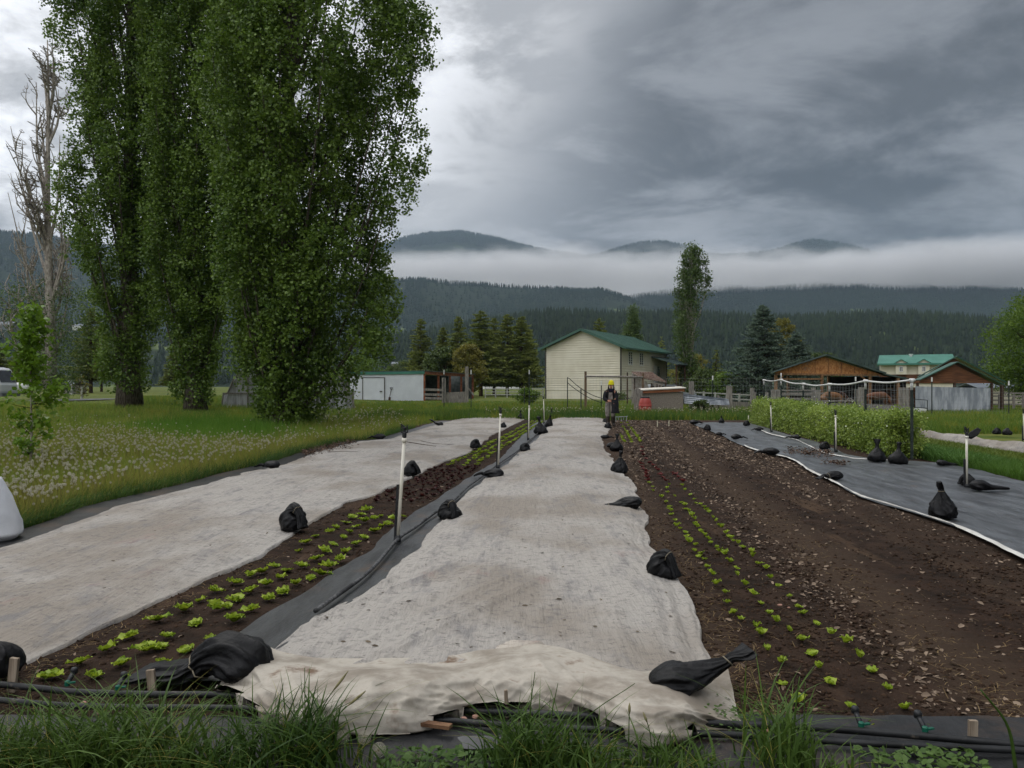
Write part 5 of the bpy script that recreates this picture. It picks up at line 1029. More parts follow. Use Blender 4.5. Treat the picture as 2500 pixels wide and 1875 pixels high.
def poplar(base, H, Rf, label, seed, n=120, lv=1500, size=.12, trunk_r=.5, h0=1.0, lean=(0, 0), leafm=None, bark=None, name='poplar_tree', hw=(.26, .24, .85), zmin=.12, keep=None, group=None, limbs_vis=.6, stretch=2.3):
    """trunk, upswept limbs, and a crown of upright plumes of leaves with gaps between them"""
    r = np.random.default_rng(seed); root = empty(name, base); T(root, label, 'tree', group); bark = bark or M_BARK
    z = np.linspace(0, H * .97, 16); ax = [(base[0] + lean[0] * q / H + .07 * r.normal() * (q > 1), base[1] + lean[1] * q / H, base[2] - .15 + q) for q in z]
    rad = [trunk_r * (1 - .93 * (q / H) ** .8) * (1.25 if i == 0 else 1) + .02 for i, q in enumerate(z)]
    tb = MB().tube(ax, rad, 12); lb = MB(); Ps = []; Ns = []
    axis = lambda q: np.array([base[0] + lean[0] * q / H, base[1] + lean[1] * q / H])
    for i in range(n):
        zc = h0 + (H - h0) * ((i + r.random()) / n) ** .92; az = i * 2.39996 + r.random() * .9; R = Rf(zc, az); w = min(hw[0] * R + hw[1], hw[2]) * (.75 + .5 * r.random()); h = w * stretch * (.8 + .5 * r.random())
        fr = (.45 + .57 * r.random() ** .45); rr = max(0, R * fr - w * .62); c2 = axis(zc) + rr * np.array([math.cos(az), math.sin(az)]); c = np.array([c2[0], c2[1], base[2] + max(zc, h * .55)])
        if keep is not None and not keep(c[None])[0]: continue
        z0 = max(.2, zc - rr * 2.3 - h * .6 - .4); p0 = axis(z0); pts = []
        for t in np.linspace(0, 1, 9): xy = p0 + (c2 - p0) * (1 - (1 - t) ** 1.5); pts.append((xy[0] + .1 * r.normal() * t * (1 - t), xy[1] + .1 * r.normal() * t * (1 - t), base[2] + z0 + (zc + h * .5 - z0) * t ** 1.15))
        if r.random() < limbs_vis: lb.tube(pts, [max(.012, trunk_r * .17 * (1 - .88 * t)) for t in np.linspace(0, 1, 9)], 5, False)
        k = int(lv * (w / .7) ** 1.6 * (.8 + .4 * r.random())); d = r.normal(size=(k, 3)); d /= np.linalg.norm(d, axis=1, keepdims=True); q = (.30 + .74 * r.random(k) ** .55)[:, None]
        q = q * (.74 + .52 * fbm(d[:, 0] * 1.6 + i, d[:, 1] * 1.6 + d[:, 2] * 1.3 + 3.1 * i, 3, seed % 30))[:, None]
        ntw = max(6, k // 20); ti = r.integers(0, ntw, k); d0 = d; d, q = d[:ntw][ti], q[:ntw][ti]; tip = np.maximum(d[:, 2:3], 0); P = r.normal(size=(k, 3)) * np.array([.13, .13, .15]) * (size / .12) + c + d * q * np.array([w, w, h]) * (1 - .35 * tip * np.array([1, 1, 0])); Ps.append(P); Ns.append(d * .7 + d0 * .5)
    tb.build('trunk', bark, root, True)
    if lb.v: lb.build('limbs', bark, root, True)
    P = np.vstack(Ps); D = np.vstack(Ns); k = P[:, 2] > base[2] + zmin + .2 * r.random(len(P)); P, D = P[k], D[k]
    V, F = leaves(P, np.full(len(P), size), seed + 2, out=D); link('crown', mesh_np('crown', V - np.array(base), [F], leafm or M_POP, False), root); return root
def shell(zs, left, right, depth=1.0):
    zs = np.array(zs, float); l = np.array(left, float); rr = np.array(right, float)
    def f(z, az):
        a, b = np.interp(z, zs, l), np.interp(z, zs, rr); c = math.cos(az); s = math.sin(az); R = b if c > 0 else a; D = (a + b) * .5 * depth
        return 1.0 / math.sqrt((c / max(R, .05)) ** 2 + (s / max(D, .05)) ** 2) * (.86 + .3 * float(vn(z * .55 + 3, az * 1.1 + 7, 9)))
    return f
b3 = gp(690, 1042); POPG = 'tall leafy poplars beside the left meadow'
sc = FPX / b3.y; zz = lambda py: CAMH + (HZ - py) / sc; rx = lambda p: (p - 694) / sc
poplar(tuple(b3), 27, shell([0, .9, 1.9, 2.8, 4.2, 5, 6.2, 7.2, 8, 9.5, 10.5, 11, 11.7, 12.4, 13.4, 14.3, 15.3, 17, 20, 24, 27],
       [.4, .9, 1.4, 1.7, 1.9, 2.1, 2.5, 2.6, 2.6, 2.6, 2.7, 2.8, 2.9, 3.0, 3.0, 3.0, 3.0, 2.9, 2.6, 1.8, .3],
       [.7, 1.7, 2.6, 3.6, 4.3, 4.2, 4.4, 4.5, 4.6, 4.4, 4.9, 5.4, 4.9, 5.8, 6.0, 5.8, 5.3, 4.7, 4.0, 2.4, .3], .85), 'nearest leafy poplar, rightmost of the three, with leaves down to the grass', 501, n=190, lv=1150, size=.118, trunk_r=.42, h0=.8, lean=(.5, 0), group=POPG)
b2 = gp(478, 1008); poplar(tuple(b2), 29, shell([0, 1.4, 3, 5, 7, 11, 16, 22, 27, 29], [.5, 1.2, 1.3, 1.7, 2.4, 2.8, 3.0, 2.8, 1.6, .3], [.4, 1.0, 1.3, 1.7, 2.5, 3.3, 3.5, 3.3, 1.8, .3], .9), 'middle leafy poplar of the three in the meadow', 511, n=150, lv=850, size=.138, zmin=.3, trunk_r=.5, h0=.8, group=POPG)
b1 = gp(316, 998); poplar(tuple(b1), 31, shell([0, 1.0, 2.7, 4.4, 7, 9.4, 13, 17.5, 22, 24, 28, 31], [.6, 1.0, 1.8, 1.6, 2.5, 3.6, 4.1, 3.9, 3.9, 2.8, 1.6, .3], [.6, 1.0, 1.3, 1.3, 1.8, 2.0, 2.2, 2.4, 2.6, 2.5, 1.6, .3], .9), 'leftmost leafy poplar of the three, with a thick bare trunk foot', 521, n=135, lv=800, size=.138, zmin=.75, trunk_r=.58, h0=1.0, group=POPG)
# pale, almost bare poplar at the far left
b4 = gat(124, 56); b4 = Vector((b4.x, b4.y, float(zg(b4.x, b4.y))))
def bare_poplar():
    H = 26.5; r = np.random.default_rng(531); root = empty('bare_poplar', b4); T(root, 'pale poplar at the far left with bare grey upper branches', 'tree')
    s = 56 / FPX; trunk = [(196, 955), (196, 860), (193, 760), (188, 640), (182, 500), (184, 380), (186, 250), (182, 100)]; tp = [at(x * .633, y, 56) for x, y in trunk]; tb = MB().tube(smooth(tp, 20), [.42 * (1 - .95 * i / 19) + .02 for i in range(20)], 9); lb = MB()
    tips = [(22, 350), (40, 308), (60, 420), (78, 370), (85, 400), (100, 470), (30, 470), (140, 200), (150, 130), (165, 110), (172, 150), (205, 180), (220, 260), (230, 330), (215, 420), (235, 500), (250, 560), (262, 620), (150, 260), (95, 560), (45, 560), (120, 620), (268, 700), (240, 640), (60, 640), (130, 350), (30, 700), (200, 90)]
    def grow(a, b, ra, depth):
        dv = b - a; mid = a + dv * .5 + Vector((dv.x * .18, .5 * r.normal(), -abs(dv.x) * .25)); P = smooth([a, mid, b], 9); lb.tube(P, [ra * (1 - .9 * i / 8) + .008 for i in range(9)], 4, False)
        if depth > 0:
            for k in range(7 if depth == 2 else 5):
                i = r.integers(2, 8); q = P[i]; L = dv.length * (.20 + .22 * r.random()) * (1.2 - i / 10); sgn = 1 if r.random() < .5 else -1
                grow(q, q + Vector((sgn * L * (.22 + .15 * r.random()), L * .25 * r.normal(), L * .92)), ra * .42, depth - 1)
    for i, (px, py) in enumerate(tips):
        t = at(px * .633, py, 56 + 2.0 * r.normal()); off = abs(t.x - tp[3].x); z0 = max(1.2, t.z - off * 2.6 - 2.5 - 2 * r.random()); j = np.interp(z0, [p.z for p in tp], [p.x for p in tp]); grow(Vector((j, 56, z0)), t, .13, 2)
    tb.build('trunk', M_BARKP, root, True); lb.build('bare_branches', M_BARKP, root, True)
    P = []
    for k in range(330):
        z = .8 + 7.5 * r.random() ** 1.2; w = np.interp(z, [0, 2, 5, 9], [.8, 1.5, 2.6, 3.2]); P.append((b4.x + (r.random() * 2 - 1) * w + (-1.5 if z > 5.5 and r.random() < .5 else .3), b4.y + r.normal() * .8, b4.z + z))
    P = np.repeat(np.array(P), 26, 0) + r.normal(size=(330 * 26, 3)) * np.array([.22, .22, .4]); V, F = leaves(P, np.full(len(P), .13), 533); link('lower_leaves', mesh_np('lower_leaves', V - np.array(b4), [F], M_POPF), root)
bare_poplar()
# aspen sapling in the meadow
def sapling():
    b = gp(74, 1148); r = np.random.default_rng(541); root = empty('aspen_sapling', b); T(root, 'young sapling with bright yellow green leaves and a thin pale stem', 'sapling'); s = b.y / FPX
    top = at(72, 770, b.y); MB().tube(smooth([b, at(77, 1050, b.y), at(75, 950, b.y), top], 14), [.022 * (1 - .8 * i / 13) + .003 for i in range(14)], 7).build('stem', M_BARKP, root, True); lb = MB(); C = []
    for k in range(62):
        z = r.random() ** .75; py = 1125 - 350 * z; a = at(75, py, b.y); w = np.interp(z, [0, .25, .4, .6, .85, 1], [45, 55, 66, 46, 40, 12]); e = Vector((a.x + (r.random() * 2 - 1) * w * s, a.y + r.normal() * .18, a.z + .12 + .16 * r.random())); lb.tube([a, a.lerp(e, .5) + Vector((0, 0, -.02)), e], [.006, .004, .002], 4); C.append([tuple(a.lerp(e, t)) for t in (.4, .6, .75, .9, 1.0)])
    for k in range(7):
        e = at(150 + 8 * r.normal(), 955 + 25 * r.normal(), b.y); a = at(76, 985, b.y); lb.tube([a, a.lerp(e, .5), e], [.007, .005, .002], 4); C.append([tuple(a.lerp(e, t)) for t in (.5, .65, .8, .9, 1.0)])
    lb.build('twigs', M_BARKD, root); C = np.array(C).reshape(-1, 3); P = np.repeat(C, 5, 0) + r.normal(size=(len(C) * 5, 3)) * .065; V, F = leaves(P, np.full(len(P), .086), 542, .95, .2); link('crown', mesh_np('crown', V - np.array(b), [F], M_ASP), root)
sapling()
# conifers
def conifer_arrays(H, W, seed, n_whorl=26, lpw=11, pads=7, size=.5, base=.10, shape=1.0, droop=.15, irregular=.3):
    r = np.random.default_rng(seed); P = []; D = []; S = []; lb = MB()
    for i in range(n_whorl):
        t = (i + .5 * r.random()) / n_whorl; z = H * (base + (1 - base) * t); R = W * .5 * (1 - t) ** shape * (1 - irregular * r.random()) + .12
        for k in range(max(3, int(lpw * (.45 + .55 * (1 - t))))):
            az = r.random() * 6.283; z = H * (base + (1 - base) * min(.99, max(0, t + (r.random() - .5) * 1.6 / n_whorl))); Rk = R * (.62 + .5 * r.random()); c, s = math.cos(az), math.sin(az); lift = .25 - droop
            lb.tube([(0, 0, z), (c * Rk * .55, s * Rk * .55, z + Rk * lift * .35), (c * Rk, s * Rk, z + Rk * lift * .8)], [.05 * (1 - t) + .012, .03 * (1 - t) + .008, .006], 3, False)
            for j in range(pads):
                q = .25 + .78 * (j + r.random()) / pads; side = (r.random() - .5) * .55 * Rk * (1.1 - q * .6); P.append((c * Rk * q - s * side, s * Rk * q + c * side, z + Rk * q * lift * .8 + (r.random() - .5) * .22 * size)); D.append((c - s * side * .8, s + c * side * .8, .25)); S.append(size * (.6 + .7 * r.random()) * (.55 + .55 * (1 - t)))
    return np.array(P), np.array(D), np.array(S), lb
def needle_pads(P, D, S, seed, k=7):
    """each pad: a spray of thin pointed triangles"""
    r = np.random.default_rng(seed); K = len(P); D = D / np.linalg.norm(D, axis=1, keepdims=True); Dk = np.repeat(D, k, 0) + r.normal(size=(K * k, 3)) * np.array([.55, .55, .4]); Dk /= np.linalg.norm(Dk, axis=1, keepdims=True)
    Pk = np.repeat(P, k, 0); L = np.repeat(S, k)[:, None] * (.6 + .6 * r.random((K * k, 1))); s = np.cross(Dk, r.normal(size=Dk.shape)); s /= np.linalg.norm(s, axis=1, keepdims=True) + 1e-9
    o = Pk - Dk * L * .35; V = np.stack([o + s * L * .16, o + Dk * L, o - s * L * .16], 1); return V.reshape(-1, 3), np.arange(K * k * 3).reshape(-1, 3)
CON = {}
def conifer_meshes(key, m, H, W, seed, k=7, trunk_r=.22, bark=None, **kw):
    P, D, S, lb = conifer_arrays(H, W, seed, **kw); V, F = needle_pads(P, D, S, seed + 1, k); tb = MB().tube([(0, 0, -.2), (0.05, 0, H * .5), (0, 0, H * .97)], [trunk_r, trunk_r * .6, .02], 7)
    CON[key] = (mesh_np('crown', V, [F], m), tb, lb, bark or M_BARKD)
    for nm, b in (('trunk', tb), ('limbs', lb)):
        me = bpy.data.meshes.new(nm); me.from_pydata(b.v, [], b.f); me.materials.append(bark or M_BARKD); CON[key + nm] = me
def conifer(key, px, Y, pytop, H0, label, name='pine_tree', group=None, wid=1.0, rz=0, base=None):
    b = gat(px, Y); H = CAMH + (HZ - pytop) / FPX * Y - b.z; s = H / H0; r = empty(name, b, rz); T(r, label, 'tree', group); r.scale = (s * wid, s * wid, s)
    link('crown', CON[key][0], r); link('trunk', CON[key + 'trunk'], r); link('limbs', CON[key + 'limbs'], r); return r
conifer_meshes('pine_a', M_PINE, 12, 6.2, 551, base=.16, shape=.62, irregular=.45, size=.66, pads=9, lpw=11, n_whorl=30, k=9); conifer_meshes('pine_b', M_PINE, 12, 5.6, 555, base=.12, shape=.58, irregular=.5, size=.62, pads=9, lpw=11, n_whorl=32, k=9)
conifer_meshes('spruce', M_SPR, 12, 11.6, 559, base=.02, shape=.72, irregular=.22, size=.62, pads=12, lpw=20, n_whorl=36, k=9, droop=.22); conifer_meshes('fir', M_PINE, 8, 4.4, 563, base=.05, shape=.9, irregular=.3, size=.40, pads=7, lpw=10, n_whorl=20)
GP = 'pines behind the white shed'
for i, (px, Y, pt, key, w, lab) in enumerate(((1027, 112, 779, 'pine_b', .9, 'pine with an uneven top, leftmost of the group behind the white shed'), (1081, 118, 800, 'pine_a', .9, 'short dark pine, second from the left behind the white shed'), (1119, 115, 773, 'pine_b', .85, 'narrow dark pine, third from the left behind the white shed'), (1174, 110, 759, 'pine_a', 1.1, 'tallest broad olive pine in the middle of the group behind the shed'), (1206, 120, 777, 'pine_b', .9, 'pine half hidden right of the tallest one'), (1238, 112, 768, 'pine_b', 1.05, 'tall dark pine near the cream house, left of the last two'), (1272, 110, 774, 'pine_a', 1.15, 'broad dark pine closest to the cream house'), (1292, 122, 806, 'pine_b', .9, 'smaller pine peeking out beside the wall of the cream house'))):
    conifer(key, px, Y, pt, 12, lab, group=GP, wid=w * 1.3, rz=i * 1.3)
conifer('spruce', 1864, 84, 745, 12, 'large blue green spruce left of the open barn', 'spruce_tree', 'spruces by the barn', 1.0); conifer('spruce', 1944, 90, 812, 12, 'smaller blue green spruce leaning out from behind the large one', 'spruce_tree', 'spruces by the barn', 1.15, 2.1)
conifer('fir', 1748, 95, 855, 8, 'small grey green conifer between the lone poplar and the spruce', 'fir_tree', None, 1.2); conifer('fir', 1614, 150, 822, 8, 'small pointed green conifer above the roof end of the cream house', 'fir_tree', None, 1.0, 1)
conifer('pine_a', 1464, 125, 778, 12, 'round topped brownish conifer behind the ridge of the cream house', 'pine_tree', None, 1.1, .4)
for px, Y, pt, w, lab in ((-12, 90, 830, 1.8, 'dark bushy conifer behind the white van'), (52, 120, 838, 1.7, 'dark conifer between the van and the sapling'), (222, 105, 752, 1.3, 'tall hazy conifer between the bare poplar and the leftmost leafy poplar'), (248, 125, 790, 1.1, 'conifer behind the leftmost leafy poplar'), (420, 120, 860, 1.5, 'dark tree seen between the first two poplars')):
    conifer('pine_a', px, Y, pt, 12, lab, wid=w, rz=px)
# rounded broadleaf trees
def broadleaf(base, H, W, label, seed, m, n=220, lv=60, size=.22, h0=.12, trunk_r=.3, name='leafy_tree', flat=1.0, group=None):
    r = np.random.default_rng(seed); root = empty(name, base); T(root, label, 'tree', group); C = []; lb = MB(); B = Vector(base)
    for k in range(n):
        z = h0 + (1 - h0) * r.random(); w = W * .5 * (np.sin(np.pi * min(1, (z - h0) / (1 - h0) * .86 + .10)) ** .65); az = r.random() * 6.283; q = r.random() ** .45 * (.8 + .35 * r.random()); C.append((B.x + w * q * math.cos(az), B.y + w * q * math.sin(az) * flat, B.z + H * z))
        if k < 46: a = B + Vector((0, 0, H * z * .45)); e = Vector(C[-1]); lb.tube([a, a.lerp(e, .5) + Vector((0, 0, H * .03)), e], [trunk_r * .28, trunk_r * .15, .02], 4, False)
    MB().tube([B - Vector((0, 0, .2)), B + Vector((.1, 0, H * .35)), B + Vector((0, 0, H * .8))], [trunk_r, trunk_r * .65, .05], 9).build('trunk', M_BARKD, root, True); lb.build('limbs', M_BARKD, root)
    C = np.array(C); P = np.repeat(C, lv, 0) + r.normal(size=(n * lv, 3)) * np.array([.09, .09, .055]) * W * .55; V, F = leaves(P, np.full(len(P), size), seed + 1, .8, .1); link('crown', mesh_np('crown', V - np.array(base), [F], m), root)
def bl(px, Y, pt, W, label, seed, m, **k):
    b = gat(px, Y); broadleaf(tuple(b), CAMH + (HZ - pt) / FPX * Y - b.z, W, label, seed, m, **k)
bl(2560, 72, 722, 11.0, 'big bright green tree at the right border behind the sheds', 571, M_MAP, n=520, lv=70, size=.20, h0=.10, trunk_r=.4)
bl(1083, 100, 852, 5.5, 'rounded olive green tree below the dark pines, right above the shed roof', 573, M_OLV, size=.26); bl(1142, 98, 843, 4.6, 'yellow brown leafing tree in front of the middle pine', 575, M_YEL, size=.24, lv=40)
bl(1910, 100, 778, 4.2, 'slim yellow green tree behind the large spruce', 577, M_YEL, n=150); bl(1690, 120, 868, 6, 'brownish green tree behind the awning of the cream house', 579, M_YEL, n=160); bl(1722, 88, 905, 4.5, 'low green shrubby tree right of the lone poplar', 581, M_OLV, n=140); bl(1775, 86, 912, 4.6, 'low green shrubby tree against the spruce', 583, M_MAP, n=140, lv=40)
bl(880, 140, 870, 9, 'hazy green tree beyond the white shed roof', 585, M_MAP, n=150); bl(990, 150, 884, 8, 'green tree far beyond the white shed', 587, M_OLV, n=130); bl(2006, 130, 862, 7, 'green tree behind the barn ridge', 589, M_OLV, n=120); bl(1285, 62, 950, 2.2, 'bright green bush beside the left corner of the cream house', 591, M_MAP, n=70, lv=40, size=.12, trunk_r=.05, name='bush'); bl(40, 160, 878, 10, 'dark hedge like tree on the left behind the van', 593, M_OLV, n=140)
bl(1712, 41, 978, 1.1, 'dark leafy bush at the foot of the boat shaped metal sheets', 595, M_OLV, n=60, lv=40, size=.07, trunk_r=.03, name='bush'); bl(1500, 75, 958, 2.6, 'dusty green bush at the right corner of the cream house', 597, M_OLV, n=60, lv=36, size=.12, trunk_r=.04, name='bush')
bl(200, 62, 918, 1.4, 'small reddish tree with a white trunk guard', 599, M_YEL, n=40, lv=16, size=.09, trunk_r=.05, name='young_tree')
g = gat(200, 61.9); T(MB().tube([g, g + Vector((0, 0, .95))], .09, 10).build('trunk_guard', mat("white_guard", lin(210, 210, 204))), 'white plastic guard round the small reddish tree', 'trunk guard')
# lone tall poplar and the far pair
Yp = 98; bp = gat(1688, Yp); k_ = Yp / FPX
def lone_keep(C):
    x = (C[:, 0] - bp.x) / k_; z = C[:, 2]; half = (x > 6 + 10 * np.sin(z * .7)) & (z < 13.5); return ~(half & (np.random.default_rng(3).random(len(C)) < .93)) & ~((z < 9) & (np.random.default_rng(4).random(len(C)) < .45))
poplar(tuple(bp), 19.6, shell([0, 2, 4, 8, 12, 15, 18, 19.6], [1.2, 1.5, 1.7, 2.1, 2.0, 1.9, 1.2, .3], [1.2, 1.6, 2.0, 2.4, 2.4, 2.4, 2.0, .5]), 'lone tall poplar in the middle distance, half of it bare', 601, n=120, lv=220, size=.22, trunk_r=.42, h0=1.5, leafm=M_POPF, bark=M_BARKP, keep=lone_keep, limbs_vis=1.0, hw=(.2, .22, .7), stretch=2.6)
for px, pt, W, lab in ((1546, 749, 1.9, 'far columnar poplar behind the green roof of the cream house'), (1528, 800, 1.1, 'smaller columnar poplar beside the far one behind the cream house')):
    b = gat(px, 135); H = CAMH + (HZ - pt) / FPX * 135; poplar(tuple(b), H, shell([0, 3, H * .6, H], [.6, W * .8, W, W * .35], [.6, W * .8, W, W * .35]), lab, int(px), n=60, lv=220, size=.26, trunk_r=.3, h0=1.5, leafm=M_POPF)
# pea plants on their trellis
def peas():
    r = np.random.default_rng(611); n = 3400; t = r.random(n) ** 1.25; Y = 16.5 + (31.5 - 16.5) * t; H = .94 - .0 * t; z = r.random(n) ** .8; u = 6.56 + .03 * (Y - 15.6) / 16 + (r.random(n) - .5) * (.78 - .25 * z) ; top = H * (.78 + .34 * fbm(Y * 1.1, Y * 0 + 2, 3, 612)); C = np.stack([u + BED * Y, Y, .05 + z * top], -1)
    root = empty('pea_plants', (8.6, 20, 0)); T(root, 'dense row of green pea plants with tiny white flowers', 'pea plants'); o = np.array([8.6, 20, 0])
    P = np.repeat(C, 30, 0) + r.normal(size=(n * 30, 3)) * np.array([.085, .11, .075]); P[:, 2] = np.maximum(P[:, 2], .04); V, F = leaves(P, np.full(len(P), .052), 613, .9, .1); link('foliage', mesh_np('foliage', V - o, [F], lmat("pea_leaves", lin(100, 126, 46), lin(162, 178, 86), .42)), root)
    k = 1500; i = r.integers(0, n, k); Q = C[i] + r.normal(size=(k, 3)) * .12; k2 = Q[:, 2] > .35; Q = Q[k2]; V, F = leaves(Q, np.full(len(Q), .034), 614, 1.0, 0); link('flowers', mesh_np('flowers', V - o, [F], mat("pea_flowers", lin(220, 224, 204), transl=.3)), root)
    m = 900; i = r.integers(0, n, m); a = C[i]; V, Fs = blades(a, .12 + .12 * r.random(m), .006 + 0 * a[:, 0], 615, lean=.6, nseg=4, bend=.8); link('tendrils', mesh_np('tendrils', V - o, Fs, bpy.data.materials["pea_leaves"]), root)
peas()
# ------------------------------------------------------------------ buildings
M_CREAM = mat("cream_siding", lin(210, 203, 182), lin(220, 214, 195), scale=.6, rough=.8, spec=.2)
M_TRIM = mat("dark_trim", lin(70, 66, 58), rough=.7); M_WIN = mat("window_glass", lin(24, 28, 32), rough=.08, spec=.6); M_WHT = mat("white_paint", lin(206, 206, 202), lin(220, 220, 216), scale=2, rough=.6)
M_GROOF = mat("green_metal_roof", lin(44, 80, 66), lin(58, 94, 80), scale=.5, rough=.42, spec=.5); M_GROOF2 = mat("bright_green_roof", lin(56, 110, 94), lin(70, 124, 108), scale=.5, rough=.45, spec=.4); M_DROOF = mat("dark_green_roof", lin(50, 66, 64), lin(72, 88, 84), scale=.6, rough=.5, spec=.5)
M_BRWOOD = mat("brown_boards", lin(74, 48, 32), lin(124, 82, 56), scale=3, rough=.85, bump=.4, stretch=(.35, .35, 5), c3=lin(150, 118, 90), s3=1.2, r3=(.62, .7), st3=(.4, .4, 4)); M_DARKW = mat("dark_wood", lin(52, 38, 30), lin(84, 62, 48), scale=4, rough=.85, stretch=(3, 3, .5)); M_GREYW = mat("grey_weathered_wood", lin(104, 100, 94), lin(146, 140, 132), scale=5, rough=.9, bump=.4, stretch=(4, 4, .5), bscale=10)
M_OSB = mat("osb_board", lin(136, 86, 48), lin(186, 134, 84), scale=5, rough=.85, c3=lin(120, 104, 86), s3=.55, r3=(.56, .66), stretch=(1.5, 1, 1), nrough=.75); M_OSBG = mat("grey_chipboard", lin(96, 90, 84), lin(150, 140, 128), scale=14, rough=.9, stretch=(2, 2, 1), nrough=.75)
M_GALV = mat("galvanised_sheet", lin(132, 138, 146), lin(182, 186, 192), scale=1.3, rough=.6, spec=.4, stretch=(2.5, 2.5, .6), c3=lin(112, 116, 122), s3=.5, r3=(.56, .66))
def frame(o, ux): o = Vector(o); ux = Vector(ux).normalized(); uy = Vector((-ux.y, ux.x, 0)); return lambda a, b, z: o + ux * a + uy * b + Vector((0, 0, z))
def boards(mb, Fm, prof, z0, z1, n, out=.025, b=0.0, sgn=-1):
    """horizontal lap siding; prof(z) -> (a0, a1) extent along the wall"""
    for i in range(n):
        za = z0 + (z1 - z0) * i / n; zb = z0 + (z1 - z0) * (i + 1) / n; a0, a1 = prof(za); c0, c1 = prof(zb)
        if c1 - c0 < .02: c0 = c1 = (c0 + c1) / 2
        mb.add([Fm(a0, b + sgn * out, za), Fm(a1, b + sgn * out, za), Fm(c1, b + sgn * .002, zb), Fm(c0, b + sgn * .002, zb), Fm(a0, b, za), Fm(a1, b, za)], [(0, 1, 2, 3), (4, 5, 1, 0)])
def window(parent, Fm, a, z, w, h, b=-.03, sgn=-1, name='window', split=True):
    f = MB(); t = .09
    for (x0, x1, y0, y1) in ((a, a + w, z, z + t), (a, a + w, z + h - t, z + h), (a, a + t, z + t, z + h - t), (a + w - t, a + w, z + t, z + h - t)) + (((a + w / 2 - .05, a + w / 2 + .05, z + t, z + h - t),) if split else ()):
        f.slab([Fm(x0, b, y0), Fm(x1, b, y0), Fm(x1, b, y1), Fm(x0, b, y1)], (Fm(0, sgn * .06, 0) - Fm(0, 0, 0)))
    o = f.build(name, M_WHT, parent); g = MB(); g.add([Fm(a + t, b + sgn * .02, z + t), Fm(a + w - t, b + sgn * .02, z + t), Fm(a + w - t, b + sgn * .02, z + h - t), Fm(a + t, b + sgn * .02, z + h - t)], [(0, 1, 2, 3)]); g.build('pane', M_WIN, o); return o
def roof_slope(mb, p0, p1, p2, p3, th=.09, ribs=0, rib_h=.05):
    """p0-p1 along the eave, p3-p2 along the ridge"""
    p0, p1, p2, p3 = map(Vector, (p0, p1, p2, p3)); n = (p1 - p0).cross(p3 - p0).normalized()
    if n.z < 0: n = -n
    mb.slab([p0, p1, p2, p3], n * th)
    for i in range(ribs):
        t = (i + .5) / ribs; mb.beam(p0.lerp(p1, t) + n * (th + .01), p3.lerp(p2, t) + n * (th + .01), .05, rib_h, n)
def posts(L, w, m, parent, name='post'):
    for a, b in L: MB().beam(a, b, w, w).build(name, m, parent)
